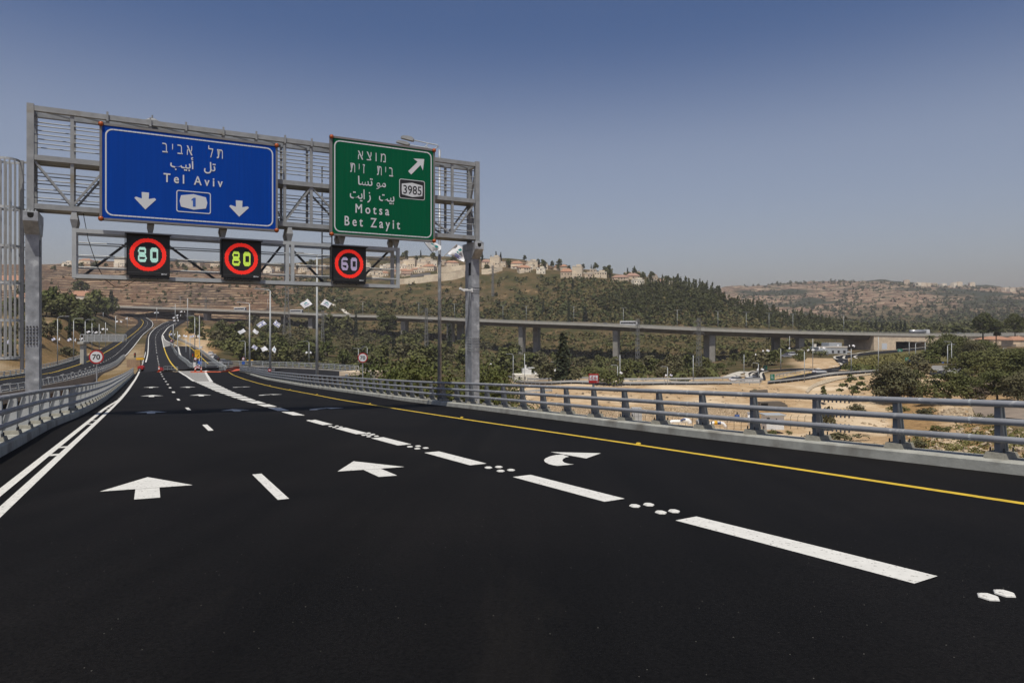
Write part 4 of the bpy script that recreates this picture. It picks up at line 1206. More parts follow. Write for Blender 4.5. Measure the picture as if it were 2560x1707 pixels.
for k, (r0, r1, z0_, z1_2) in enumerate(((0.10,0.34,0.02,0.10),(0.34,0.34,0.10,0.13),(0.34,0.16,0.13,0.24))): m.tube((dx,0.43,dc+z0_-0.1),(dx,0.43,dc+z1_2-0.1),r0,14,r1)
m.tube((dx,0.43,dc-0.35),(dx,0.43,dc+0.30),0.03,8); obj('roof_beacon', m, M['galv'], gan)
# posts with their heads
def gpost(a, other):
    cb = c_bot-W-0.12
    p = MB(); p.box(a-0.215,a+0.215,0.02+0.22,1.02,-2.6,cb-0.75)
    o = obj('post', p, M['galvpost'], gan, bevel=0.012)
    h = MB()
    h.hexa([(a-0.235,0.22,cb-0.80),(a+0.235,0.22,cb-0.80),(a+0.235,1.05,cb-0.80),(a-0.235,1.05,cb-0.80),
            (a-0.235,-0.20,cb-0.36),(a+0.235,-0.20,cb-0.36),(a+0.235,1.32,cb-0.36),(a-0.235,1.32,cb-0.36)])
    h.box(a-0.237,a+0.237,-0.203,1.323,cb-0.358,cb)
    ho = obj('post_head', h, M['galvpost'], gan, bevel=0.01)
    k = MB()
    k.prism([(a-0.10,cb-0.05),(a-0.10,cb-0.16),(a-0.075,cb-0.22),(a,cb-0.25),(a+0.075,cb-0.22),(a+0.10,cb-0.16),(a+0.10,cb-0.05)], -0.2055, -0.19)
    obj('opening', k, M['black'], ho)
    b = MB()
    for x in (a-0.15,a-0.05,a+0.05,a+0.15):
        for y in (-0.14,-0.02,0.10): b.tube((x,y,cb),(x,y,cb+0.07),0.025,6)
    obj('bolts', b, M['galvlight'], ho)
    # door slot on the road side
    s = MB(); x = a+0.2165*other
    s.box(min(x,x-0.01*other),max(x,x-0.01*other)+0.0005,0.34,0.60,cb-1.62,cb-0.98)
    obj('cable_slot', s, M['black'], o)
    # two bolted splice plates
    cz = gp(86,838)[1] if a < 5 else gp(1192,861)[1]
    e = MB()
    for j in range(2):
        zc = cz + (0.20 if j == 0 else -0.20)
        for r in range(3):
            for c in range(4):
                e.tube((a-0.15+0.10*c,0.241,zc-0.12+0.12*r),(a-0.15+0.10*c,0.205,zc-0.12+0.12*r),0.03,6)
                if other < 0:
                    e.tube((a-0.216,0.36+0.14*c,zc-0.12+0.12*r),(a-0.25,0.36+0.14*c,zc-0.12+0.12*r),0.028,6)
    obj('splice_bolts', e, M['dark'] if a < 5 else M['galv'], o)
    sp = MB(); sp.box(a-0.219,a+0.219,0.236,1.024,cz-0.006,cz+0.006)
    obj('splice_seam', sp, M['galv'], o)
    return o
pL = gpost(a_l+0.02, 1); pR = gpost(a_r+0.05, -1)
# lower service frame in front with its hangers
l0 = gp(*z1(606,1200))[0]; l1 = gp(*z2(1450,1250))[0]
lc1 = gp(*z1(605,1080))[1]; lc0 = gp(*z1(605,1452))[1]-0.0
lc0 = (gp(*z1(605,1455))[1]+gp(*z2(1440,1440))[1])/2
lc1 = (gp(*z1(605,1080))[1]+gp(*z2(1440,1105))[1])/2
FR = thing('service_frame', 'lower galvanised frame hung beneath the gantry truss behind the lit speed displays', 'service frame', (G0[0],G0[1],GZ), GROT)
split = gp(*z2(455,1200))[0]
mb = MB()
for b in (0.0, 0.80):
    for c in (lc1, lc0):
        mb.box(l0,l1,b-0.075,b+0.075,c-0.15,c)
parts('chord', mb, M['galvlight'], FR)
mb = MB()
for a in (l0,l1,split-0.1,split+0.12):
    mb.box(a-0.07,a+0.07,-0.078,0.07,lc0-0.15,lc1+0.003)
for a in (l0,l1,split): mb.box(a-0.07,a+0.07,0.73,0.878,lc0-0.15,lc1+0.003)
mb.box(l0-0.003,l0+0.07,0.07,0.73,lc0-0.148,lc0-0.002); mb.box(l1-0.07,l1+0.003,0.07,0.73,lc0-0.148,lc0-0.002)
parts('upright', mb, M['galvlight'], FR)
mb = MB(); mb.box(l0+0.07,l1-0.07,0.078,0.72,lc0-0.13,lc0-0.08); parts('walkway_floor', mb, M['galv'], FR)
mb = MB()
for b in (0.03,0.77):
    for f_ in (0.30,0.58,0.84): mb.tube((l0,b,lc1-(lc1-lc0)*f_),(l1,b,lc1-(lc1-lc0)*f_),0.025,6)
parts('hand_rail', mb, M['galvlight'], FR)
mb = MB()
zz = [gp(px,640,0.8)[0] for px in (215,330,428,540,655)]; 
seq = [(l0+0.25,lc0),(gp(330,640)[0],lc1-0.2),(gp(425,640)[0],lc1-0.4),(gp(545,640)[0],lc0),(gp(655,640)[0],lc0+0.35),(split-0.2,lc1-0.1)]
for (p0, q0), (p1, q1) in ((seq[0],seq[1]),(seq[2],seq[3]),(seq[4],seq[5]),((split+0.2,lc1-0.2),(gp(822,700)[0],lc0)),((gp(915,690)[0],lc0+0.3),(l1-0.2,lc1-0.1))):
    mb.beam((p0,0.8,q0),(p1,0.8,q1),0.09,0.09)
parts('diagonal_brace', mb, M['dark'], FR)
mb = MB()
for a in (l0,gp(*z1(1230,1060))[0],gp(*z1(1825,1100))[0],split,gp(*z2(935,1020))[0],l1-0.1):
    for b in (0.0,0.8):
        mb.hexa([(a-0.06,b-0.06,lc1),(a+0.06,b-0.06,lc1),(a+0.06,b+0.06,lc1),(a-0.06,b+0.06,lc1),(a-0.13,b-0.13,(lc1+c_bot-W)/2),(a+0.13,b-0.13,(lc1+c_bot-W)/2),(a+0.13,b+0.13,(lc1+c_bot-W)/2),(a-0.13,b+0.13,(lc1+c_bot-W)/2)])
        c2 = (lc1+c_bot-W)/2+0.003
        mb.hexa([(a-0.13,b-0.13,c2),(a+0.13,b-0.13,c2),(a+0.13,b+0.13,c2),(a-0.13,b+0.13,c2),(a-0.07,b-0.07,c_bot-W),(a+0.07,b-0.07,c_bot-W),(a+0.07,b+0.07,c_bot-W),(a-0.07,b+0.07,c_bot-W)])
parts('hanger', mb, M['galv'], FR)
mb = MB()
mb.path([(gp(*z1(680,960),0.2)[0],0.2,gp(*z1(680,960),0.2)[1]),(gp(*z1(720,1170),-.1)[0],-.1,gp(*z1(720,1170),-.1)[1]),(gp(*z1(790,1380),-.1)[0],-.1,gp(*z1(790,1380),-.1)[1]),(gp(*z1(850,1490),.0)[0],.0,gp(*z1(850,1490),.0)[1]),(gp(*z1(930,1555),.2)[0],.2,gp(*z1(930,1555),.2)[1]),(gp(*z1(1010,1560),.3)[0],.3,gp(*z1(1010,1560),.3)[1]),(gp(*z1(1120,1500),.2)[0],.2,gp(*z1(1120,1500),.2)[1])],0.014,6)
obj('hanging_cable', mb, M['cable'], FR)
# access ladder behind the truss and caged ladder beside the post
def ladder(name, label, a, b, c0, c1, w=0.45):
    t = thing(name, label, 'ladder', at(a,b,c0), GROT)
    m = MB()
    for x in (-w/2,w/2): m.box(x-0.025,x+0.025,-0.03,0.03,0,c1-c0)
    obj('rail', m, M['galvlight'], t)
    m = MB()
    for k in range(int((c1-c0)/0.3)): m.tube((-w/2,0,0.2+0.3*k),(w/2,0,0.2+0.3*k),0.016,6)
    obj('rungs', m, M['galvlight'], t)
    return t
la = gp(*z2(800,1000), D+0.3)[0]
ladder('access_ladder', 'narrow steel ladder hanging behind the truss between the two large signs', la, D+0.32, lc0-0.1, gp(*z2(757,355), D+.3)[1])
# cage: measured from the photo, hoops at five heights
hy = [(395,515,611,705,800,897)]
kz = [ (HZ-y)/F*24.6-GZ for y in (391,513,611,705,800,896)]
cl = thing('caged_ladder', 'tall galvanised safety-cage ladder fixed to the side of the near gantry post', 'ladder', at(a_l-0.31,0.45,kz[-1]), GROT)
zt = kz[0]-kz[-1]
m = MB(); m.box(-0.06,0.05,-0.07,0.07,-0.45,zt+0.05); obj('rail', m, M['galv'], cl)
m = MB()
for k in range(int(zt/0.28)): m.tube((0.05,0,0.1+0.28*k),(0.11,-0.06,0.07+0.28*k),0.013,6)
obj('rungs', m, M['galv'], cl)
cr = 0.37
for z in kz:
    m = MB(); zz_ = z-kz[-1]
    pts = [(-0.06-cr+cr*math.cos(t_), -0.05+cr*1.15*math.sin(t_), zz_) for t_ in np.linspace(-2.9,2.9,22)]
    for p, q in zip(pts, pts[1:]): m.beam(p, q, 0.012, 0.09)
    m.beam((-0.06,-0.02,zz_),(0.16,-0.02,zz_),0.05,0.05); m.beam((-0.06,0.08,zz_),(0.16,0.08,zz_),0.05,0.05)
    obj('hoop', m, M['galvlight'], cl)
m = MB()
for i_ in range(10):
    cx_ = -0.97+1.94*(i_+0.5)/10; sg_ = 1 if i_ % 2 else -1
    x = -0.06-cr+cr*cx_; y = -0.05+sg_*cr*1.15*math.sqrt(max(0,1-cx_*cx_))*0.99
    m.box(x-0.026,x+0.026,y-0.012,y+0.012,0,zt)
parts('cage_bar', m, M['galv'], cl)

# ------------------------------------------------------------ big signs
SB = -0.42
def sign_frame(name, label, cat, tl, br, group=None, tri=None):
    (x0, zt_) = tl; (x1, zb_) = br
    t = thing(name, label, cat, at(x0, SB, zb_), GROT, group)
    return t, x1-x0, zt_-zb_
def rect_from(px):        # four corner pixels -> a0,a1,c0,c1
    q = [gp(x, y, SB) for x, y in px]
    return (q[0][0]+q[3][0])/2, (q[1][0]+q[2][0])/2, (q[2][1]+q[3][1])/2, (q[0][1]+q[1][1])/2
def big_sign(name, label, cat, corners, face, border_in, strips):
    a0, a1, c0, c1 = rect_from(corners)
    t = thing(name, label, cat, at(a0, SB, c0), GROT, 'large direction signs on the gantry')
    w = a1-a0; h = c1-c0; fr = 0.085
    m = MB(); ring_poly(m, rrect(0,w,0,h,0.01,1), rrect(fr,w-fr,fr,h-fr,0.01,1), -0.02, 0.22); obj('frame', m, M['signback'], t)
    m = MB(); m.box(fr-0.004,w-fr+0.004,0.0,0.10,fr-0.004,h-fr+0.004); obj('panel', m, face, t)
    m = MB(); g = border_in; 
    ring_poly(m, rrect(fr+g,w-fr-g,fr+g,h-fr-g,0.26,6), rrect(fr+g+0.05,w-fr-g-0.05,fr+g+0.05,h-fr-g-0.05,0.22,6), -0.008, 0.0); obj('border', m, M['signwhite'], t)
    # seams between the vertical strips
    m = MB(); n = int(w/strips)
    for k in range(1, n): m.box(k*strips-0.003,k*strips+0.003,-0.0095,0.0,fr+0.01,h-fr-0.01)
    obj('strip_seams', m, face, t)
    # brackets behind
    m = MB()
    for k in range(5):
        x = w*(k+0.5)/5; m.box(x-0.04,x+0.04,0.10,0.33,0.05,h-0.05)
    parts('bracket', m, M['galv'], t)
    for (x, z) in ((0.05,h-0.05),(w-0.05,h-0.05),(0.05,0.05),(w-0.05,0.05)):
        m = MB(); rings = []
        for yy, rr in ((0.03,0.085),(-0.05,0.085),(-0.085,0.065),(-0.10,0.03)):
            rings.append([(x+rr*math.cos(2*math.pi*i/14), yy, z+rr*math.sin(2*math.pi*i/14)) for i in range(14)])
        m.sweep(rings); l = obj('marker_lamp', m, M['amber'], t, smooth=True)
        m = MB(); ring_poly(m, [(x+0.10*math.cos(2*math.pi*i/14), z+0.10*math.sin(2*math.pi*i/14)) for i in range(14)], [(x+0.082*math.cos(2*math.pi*i/14), z+0.082*math.sin(2*math.pi*i/14)) for i in range(14)], -0.03, 0.02); obj('lamp_rim', m, M['dark'], l)
    loc = lambda x, y: (gp(x, y, SB)[0]-a0, gp(x, y, SB)[1]-c0)
    return t, w, h, loc
bs, bw, bh, bl = big_sign('direction_sign', 'large blue overhead sign reading Tel Aviv with two down arrows and route 1', 'road sign',
    [z1(806,215), z1(2265,398), z1(2272,1108), z1(818,1012)], M['signblue'], 0.10, 0.155)
def put(t, loc, zf, body, x0, x1, ytop, ybot, m=None, emb=0.004, name='lettering', rtl=False):
    xc = (x0+x1)/2
    a0 = loc(*zf(x0, (ytop+ybot)/2))[0]; a1 = loc(*zf(x1, (ytop+ybot)/2))[0]
    ct = loc(*zf(xc, ytop))[1]; cb = loc(*zf(xc, ybot))[1]
    return lettering(name, body, a0, a1, cb, ct, -0.011, m or M['signwhite'], t, emb)
HEB = lambda s: s[::-1]
put(bs, bl, z1, HEB('ת ל     א ב י ב'), 1325, 1820, 390, 488, emb=-0.006)
put(bs, bl, z1, '\uFE90\uFEF4\uFE91\uFE83   \uFEDE\uFE97', 1392, 1760, 505, 622, emb=0.010)
put(bs, bl, z1, 'T e l   A v i v', 1337, 1817, 655, 725, emb=0.012)
def arrow_shape(cx, top, tip, wing, halfw, stem):
    return [(cx-stem,top),(cx+stem,top),(cx+stem*0.92,wing+0.02),(cx+halfw*0.86,wing+0.075),(cx+halfw,wing+0.02),(cx,tip),(cx-halfw,wing+0.02),(cx-halfw*0.86,wing+0.075),(cx-stem*0.92,wing+0.02)]
for px, yt, ytip, yw, xl, xr in ((1187,788,928,845,1097,1275),(1953,855,987,912,1873,2034)):
    cx, ct = bl(*z1(px,yt)); tip = bl(*z1(px,ytip))[1]; wg = bl(*z1(px,yw))[1]; hw = (bl(*z1(xr,yw))[0]-bl(*z1(xl,yw))[0])/2
    m = MB(); m.prism(arrow_shape(cx,ct,tip,wg,hw,hw*0.34), -0.012, 0.0); obj('down_arrow', m, M['signwhite'], bs)
x0 = bl(*z1(1440,860))[0]; x1 = bl(*z1(1722,880))[0]; zt_ = bl(*z1(1580,780))[1]; zb_ = bl(*z1(1580,956))[1]
m = MB(); ring_poly(m, rrect(x0,x1,zb_,zt_,0.09,5), rrect(x0+0.035,x1-0.035,zb_+0.035,zt_-0.035,0.065,5), -0.012, 0.0); obj('route_border', m, M['signwhite'], bs)
hx0 = bl(*z1(1467,868))[0]; hx1 = bl(*z1(1693,868))[0]; hz1 = bl(*z1(1580,803))[1]; hz0 = bl(*z1(1580,930))[1]; hc = (hx0+hx1)/2; hm = (hz0+hz1)/2; hh = (hz1-hz0)/2
hexa_ = [(hx0,hm),(hx0+0.05,hm-hh*0.72),(hc,hz0),(hx1-0.05,hm-hh*0.72),(hx1,hm),(hx1-0.05,hm+hh*0.72),(hc,hz1),(hx0+0.05,hm+hh*0.72)]
m = MB(); m.prism(hexa_, -0.012, 0.0); rs = obj('route_shield', m, M['signwhite'], bs)
m = MB(); m.prism([bl(*z1(x,y)) for x, y in ((1575,905),(1575,852),(1565,858),(1563,846),(1583,832),(1598,833),(1598,906))][::-1], -0.016, -0.01); obj('route_number', m, M['signblue_small'], bs)

gs, gw, gh, gl_ = big_sign('exit_sign', 'large green overhead exit sign reading Motsa and Bet Zayit with slanted arrow', 'road sign',
    [z2(822,72), z2(1785,195), z2(1797,1048), z2(838,985)], M['signgreen'], 0.08, 0.155)
put(gs, gl_, z2, HEB('מ ו צ א'), 1083, 1338, 224, 304, emb=-0.004)
put(gs, gl_, z2, HEB('ב י ת     ז י ת'), 1013, 1406, 344, 428, emb=-0.004)
put(gs, gl_, z2, '\uFE8E\uFEB4\uFE97 \uFEEE\uFEE3', 1085, 1338, 455, 560, emb=0.009)
put(gs, gl_, z2, '\uFE96\uFEF3\uFE8D \uFEAF   \uFE96\uFEF4\uFE91', 1010, 1416, 575, 690, emb=0.009)
put(gs, gl_, z2, 'M o t s a', 1062, 1368, 712, 792, emb=0.012)
put(gs, gl_, z2, 'B e t   Z a y i t', 962, 1468, 830, 940, emb=0.012)
def G(x, y): return gl_(*z2(x, y))
m = MB(); m.prism([G(*q) for q in ((1545,398),(1632,312),(1592,282),(1692,288),(1680,392),(1658,342),(1572,430))][::-1], -0.012, 0.0); obj('slant_arrow', m, M['signwhite'], gs)
x0 = G(1463,565)[0]; x1 = G(1697,565)[0]; zt_ = G(1580,478)[1]; zb_ = G(1580,656)[1]
m = MB(); m.prism(rrect(x0,x1,zb_,zt_,0.09,5), -0.010, 0.0); obj('route_border', m, M['signwhite'], gs)
m = MB(); m.prism(rrect(x0+0.03,x1-0.03,zb_+0.03,zt_-0.03,0.065,5), -0.013, 0.0); obj('route_panel', m, M['signblack'], gs)
hx0 = G(1484,568)[0]; hx1 = G(1677,568)[0]; hz1 = G(1580,505)[1]; hz0 = G(1580,636)[1]; hc = (hx0+hx1)/2; hm = (hz0+hz1)/2; hh = (hz1-hz0)/2
m = MB(); m.prism([(hx0,hm-hh*0.1),(hx0+0.02,hm-hh*0.74),(hc,hz0),(hx1-0.02,hm-hh*0.74),(hx1,hm-hh*0.1),(hx1-0.01,hm+hh*0.74),(hc,hz1),(hx0+0.01,hm+hh*0.74)], -0.016, 0.0); obj('route_shield', m, M['signwhite'], gs)
lettering('route_number', '3985', G(1500,570)[0], G(1665,570)[0], G(1580,611)[1], G(1580,533)[1], -0.017, M['signblack'], gs, 0.006)

# ------------------------------------------------------------ lit speed displays
def digit_mask(ch, u, v):
    """u, v in 0..1 across one digit cell"""
    def box(u, v, cx, cz, hx, hz, t, r):
        x = abs(u-cx)-hx+r; z = abs(v-cz)-hz+r
        d = math.hypot(max(x,0),max(z,0))+min(max(x,z),0)-r
        return abs(d+t/2) < t/2
    if ch == '0': return box(u, v, .5, .5, .5, .5, .26, .30)
    if ch == '8': return box(u, v, .5, .745, .46, .255, .19, .22) or box(u, v, .5, .265, .5, .265, .19, .24)
    if ch == '6': return box(u, v, .5, .30, .5, .30, .20, .26) or (box(u, v, .5, .5, .5, .5, .22, .34) and (u < .5 or v > .78) and not (u > .5 and v < .72))
    return False
def display(label, corners, digits, dm):
    global SB
    a0, a1, c0, c1 = rect_from(corners)
    t = thing('speed_display', label, 'speed display', at(a0, SB, c0), GROT, 'lit speed displays under the gantry')
    w = a1-a0; h = c1-c0
    m = MB(); m.box(0,w,0.006,0.30,0,h); obj('housing', m, M['ledside'], t, bevel=0.01)
    m = MB(); m.box(0.0,w,0.0,0.006,0.0,h); obj('face', m, M['ledbox'], t)
    m = MB(); m.box(-0.05,w+0.05,-0.18,0.1,h+0.004,h+0.03); m.box(-0.05,-0.03,-0.1,0.29,0.1,h); obj('hood', m, M['ledbox'], t)
    m = MB(); m.box(0.1,w-0.02,0.02,0.28,-0.10,-0.004)
    for k in range(4): m.box(0.15+k*w*0.2,0.19+k*w*0.2,-0.02,0.05,-0.14,0.0)
    obj('fan_unit', m, M['ledbox'], t)
    m = MB()
    for k in range(4): m.path([(w-0.20+0.03*k,0.1,0.0),(w-0.22+0.04*k,0.08,-0.10),(w-0.26+0.03*k,0.1,-0.17)],0.01,5)
    obj('cables', m, M['galvlight'], t)
    m = MB(); m.box(0.02,w-0.02,-0.004,0.0,0.115,0.122)
    lg = MB(); 
    for k, (p, q, lo, hi) in enumerate(((0.0,0.05,0,0.05),(0.065,0.085,0,0.05),(0.095,0.115,0.01,0.05),(0.13,0.15,0,0.04),(0.16,0.19,0.01,0.04))): lg.box(w-0.30+p,w-0.30+q,-0.004,0.0,0.045+lo,0.045+hi)
    obj('maker_mark', lg, M['signwhite'], t); obj('groove', m, M['ledside'], t)
    n = 46; cx = w/2-0.01; cz = h/2+0.02; R = min(w,h)*0.425; r = R*0.765
    pit = 2*R/n*1.0; ds = pit*0.40
    ring = MB(); digs = [MB() for _ in digits]
    dw = r*0.60; dh = r*1.16
    for i in range(n+2):
        for j in range(n+2):
            x = -R-pit/2+pit*(i+.5); z = -R-pit/2+pit*(j+.5); d = math.hypot(x,z)
            if r <= d <= R: tgt = ring
            else:
                tgt = None
                for ci, ch in enumerate(digits):
                    x0 = (-dw-r*0.11) if ci == 0 else r*0.13
                    u = (x-x0)/dw; v = (z+dh/2)/dh
                    if 0 <= u <= 1 and 0 <= v <= 1 and digit_mask(ch, u, v): tgt = digs[ci]
                if tgt is None: continue
            X = cx+x; Z = cz+z
            tgt.add([(X-ds,-0.004,Z-ds),(X+ds,-0.004,Z-ds),(X+ds,-0.004,Z+ds),(X-ds,-0.004,Z+ds)], [(0,1,2,3)])
    for nm, q, mm in [('red_ring',ring,M['red_led'])]+[('digit',dg_,dm) for dg_ in digs]:
        o = obj(nm, mesh_from(nm, q.v, q.f), mm, t)
    return t
SB = -0.36
display('black lit speed display showing a pale green 80 in a red ring', [z1(1028,1122), z1(1388,1150), z1(1388,1488), z1(1034,1445)], '80', M['cyan_led'])
display('black lit speed display showing a yellow-green 80 in a red ring', [z7(1712,428), z7(2146,462), z7(2148,858), z7(1722,838)], '80', M['lime_led'])
display('black lit speed display showing a lilac 60 in a red ring', [z2(848,1086), z2(1158,1102), z2(1158,1418), z2(850,1405)], '60', M['lilac_led'])
# small camera strapped to the far post
cp_ = at(a_r-0.45, 0.2, gp(*(1050+800*.12755,580+1130*.12755))[1])
cc = thing('traffic_camera', 'small white traffic camera on a bracket strapped to the far gantry post', 'camera', cp_, GROT)
m = MB(); m.box(-0.22,0.02,-0.10,0.0,-0.04,0.06); m.hexa([(-0.42,-0.16,0.02),(-0.2,-0.16,-0.10),(-0.2,0.02,-0.10),(-0.42,0.02,0.02),(-0.40,-0.16,0.12),(-0.16,-0.16,-0.0),(-0.16,0.02,-0.0),(-0.40,0.02,0.12)]); obj('body', m, M['white'], cc)
m = MB(); m.box(0.02,0.24,-0.08,-0.03,-0.03,0.03); m.box(0.22,0.27,-0.12,0.02,-0.10,0.10); obj('bracket', m, M['white'], cc)
m = MB()
for z in (-0.12,0.0,0.14): m.path([(0.255,0.03,z),(0.26,0.035,z),(0.72,0.028,z-0.02),(0.73,0.85,z)],0.008,5)
obj('strap', m, M['cable'], cc)
m = MB(); m.path([(0.20,0.1,-0.1),(0.16,0.12,-0.8),(0.12,0.1,-1.8),(0.10,0.1,-3.2)],0.012,5); obj('cable', m, M['cable'], cc)

# ------------------------------------------------------------ viaduct
_vt = [(240,762,650),(300,764.5,640),(400,768,625),(560,774,600),(715,780,575),(860,786.5,555),(1000,790,530),(1160,797,505),(1300,802.5,480),(1500,809,450),(1700,818,425),(1800,822,415),(1930,826,412),(2100,830,415),(2185,831.8,420),(2338,834,430),(2440,834.5,440),(2560,833,462),(2800,832,520)]
VT = resample([pt(*q) for q in _vt], 120)
_vx = np.array([1280+F*p.x/p.y for p in VT])
def vpt(px, dz=0.0, back=0.0):
    q = [float(np.interp(px, _vx, [p[k] for p in VT])) for k in range(3)]
    i = int(np.clip(np.searchsorted(_vx, px), 1, len(VT)-1)); d = (VT[i]-VT[i-1]); n = Vector((-d.y,d.x,0)).normalized()
    return Vector(q)+n*back+Vector((0,0,dz)), Vector((d.x,d.y,0)).normalized(), n
via = thing('viaduct', 'long concrete highway viaduct on paired piers crossing the valley', 'viaduct', VT[60])
vo = Vector(via.location)
def via_sweep(prof, x0=250, x1=2186):
    rings = []
    for px in np.linspace(x0, x1, 90):
        p, d, n = vpt(px)
        rings.append([p+n*a+Vector((0,0,c))-vo for a, c in prof])
    m = MB(); m.sweep(rings); return m
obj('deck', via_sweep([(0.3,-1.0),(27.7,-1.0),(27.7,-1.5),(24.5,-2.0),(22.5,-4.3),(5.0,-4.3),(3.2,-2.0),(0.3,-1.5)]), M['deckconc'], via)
obj('parapet', via_sweep([(0.0,0.0),(0.35,0.0),(0.35,-0.98),(0.29,-1.7),(0.0,-1.7)], 250, 2800), M['parapet'], via)
obj('parapet', via_sweep([(27.7,0.0),(28.0,0.0),(28.0,-1.7),(27.72,-1.7)], 250, 2800), M['parapet'], via)
mb = MB()
for hgt in (0.35,0.65):
    mb.path([vpt(px, hgt, 0.2)[0]-vo for px in np.linspace(250,2780,160)], 0.05, 4)
parts('hand_rail', mb, M['galv'], via)
def pier(px, w=5.0, t=2.2, back=3.0, zt_=-4.25, flare=0.0, base=None):
    p, d, n = vpt(px)
    c = p+n*(back+w/2); zb = gz(c.x, c.y)-2 if base is None else base
    m = MB(); P0 = Vector((c.x,c.y,0))
    def ring(z, ww, tt): return [P0+d*(sx*tt/2)+n*(sy*ww/2)+Vector((0,0,z))-vo for sx, sy in ((-1,-1),(1,-1),(1,1),(-1,1))]
    top = p.z+zt_
    m.sweep([ring(zb,w,t), ring(top-3,w,t), ring(top,w+flare,t+flare*0.3)])
    obj('pier', m, M['pier'], via)
for px in (462,505,626,768,1000,1116,1294,1532.5,1779,2012):
    pier(px, 4.6, 3.3 if px > 1200 else 4.2, 4.0, flare=0.6)
for px in (413,668,1306,1758.5,1977): pier(px, 4.6, 3.8, 19.0, flare=0.6)
pier(1116, 4.6, 4.2, 19.0)
# stone abutment with the tunnel mouth
ab = thing('abutment', 'pale stone abutment wall with a dark underpass mouth at the end of the viaduct', 'abutment', vpt(2190)[0])
ao = Vector(ab.location)
rings = []
for px in (2186,2215,2241): 
    p, d, n = vpt(px); g = -14
    rings.append([p+n*0.4+Vector((0,0,-1.0))-ao, p+n*27+Vector((0,0,-1.0))-ao, p+n*27+Vector((0,0,g))-ao, p+n*0.4+Vector((0,0,g))-ao])
m = MB(); m.sweep(rings)
rings = []
for px in (2319,2360,2420,2500,2600,2790):
    p, d, n = vpt(px); g = -12
    rings.append([p+n*0.4+Vector((0,0,-1.0))-ao, p+n*27+Vector((0,0,-1.0))-ao, p+n*27+Vector((0,0,g))-ao, p+n*0.4+Vector((0,0,g))-ao])
m.sweep(rings)
rings = []
for px in (2241,2280,2319):
    p, d, n = vpt(px)
    rings.append([p+n*0.4+Vector((0,0,-1.0))-ao, p+n*27+Vector((0,0,-1.0))-ao, p+n*27+Vector((0,0,-5.2))-ao, p+n*0.4+Vector((0,0,-5.2))-ao])
m.sweep(rings)
M['abut'] = mat('abutment_stone', (0.66,0.53,0.38), 0.95, 0, 0.18, 0.5)
obj('wall', m, M['abut'], ab)
p, d, n = vpt(2280); m = MB()
q0, q1 = vpt(2243)[0], vpt(2318)[0]
m.hexa([q0+n*14+Vector((0,0,-13))-ao, q1+n*14+Vector((0,0,-13))-ao, q1+n*15+Vector((0,0,-13))-ao, q0+n*15+Vector((0,0,-13))-ao, q0+n*14+Vector((0,0,-5.2))-ao, q1+n*14+Vector((0,0,-5.2))-ao, q1+n*15+Vector((0,0,-5.2))-ao, q0+n*15+Vector((0,0,-5.2))-ao])
obj('tunnel_back', m, M['black'], ab)
# the road on top of the abutment and the viaduct
mb = MB(); L_ = []; R_ = []
for px in np.linspace(250,2790,150):
    L_.append(vpt(px,-0.97,27.6)[0]); R_.append(vpt(px,-0.97,0.4)[0])
vs = []
for a_, b_ in zip(L_, R_): vs += [a_, b_]
mb.add(vs, [(2*i,2*i+1,2*i+3,2*i+2) for i in range(len(L_)-1)])
struct('road_viaduct', mb, M['asphalt_far'])

# ------------------------------------------------------------ vehicles
def wheels(t, xs, hw, r, w=0.22):
    for x in xs:
        for s in (-1,1):
            m = MB(); m.tube((x,s*hw-w/2,r),(x,s*hw+w/2,r),r,14); o = obj('wheel', m, M['tyre'], t)
            m = MB(); m.tube((x,s*(hw+w/2)-0.01,r),(x,s*(hw+w/2)+0.012,r),r*0.55,10); obj('hubcap', m, M['car_silver'], o)
def car(label, loc, rz, paint, group=None, name='parked_car', van=False):
    t = thing(name, label, 'car', loc, rz, group)
    m = MB()
    prof = [(-2.15,0.32),(2.1,0.32),(2.2,0.55),(2.1,0.78),(1.25,0.93),(-1.9,0.98),(-2.2,0.85),(-2.22,0.5)]
    m.prism(prof, -0.86, 0.86); obj('body', m, M[paint], t, bevel=0.05)
    g = MB()
    if van: bt, tp = [(-2.0,0.95),(1.3,0.95)], [(-1.8,1.75),(0.55,1.75)]
    else: bt, tp = [(-1.75,0.93),(1.2,0.93)], [(-1.15,1.42),(0.35,1.42)]
    def q(p, hw): return [(p[0][0],-hw,p[0][1]),(p[1][0],-hw,p[1][1]),(p[1][0],hw,p[1][1]),(p[0][0],hw,p[0][1])]
    g.hexa(q(bt,0.80)+q(tp,0.62)); obj('windows', g, M['window'], t)
    r = MB(); zt_ = tp[0][1]
    r.hexa(q([(tp[0][0]-0.05,zt_),(tp[1][0]+0.05,zt_)],0.64)+q([(tp[0][0]+0.1,zt_+0.06),(tp[1][0]-0.1,zt_+0.06)],0.55)); obj('roof', r, M[paint], t)
    wheels(t, (-1.35,1.35), 0.74, 0.33)
    for s in (-1,1):
        h = MB(); h.box(2.08,2.19,s*0.62-0.16,s*0.62+0.16,0.60,0.74); obj('headlight', h, M['white'], t)
        h = MB(); h.box(-2.235,-2.15,s*0.66-0.13,s*0.66+0.13,0.66,0.82); obj('tail_light', h, M['signred'], t)
    return t
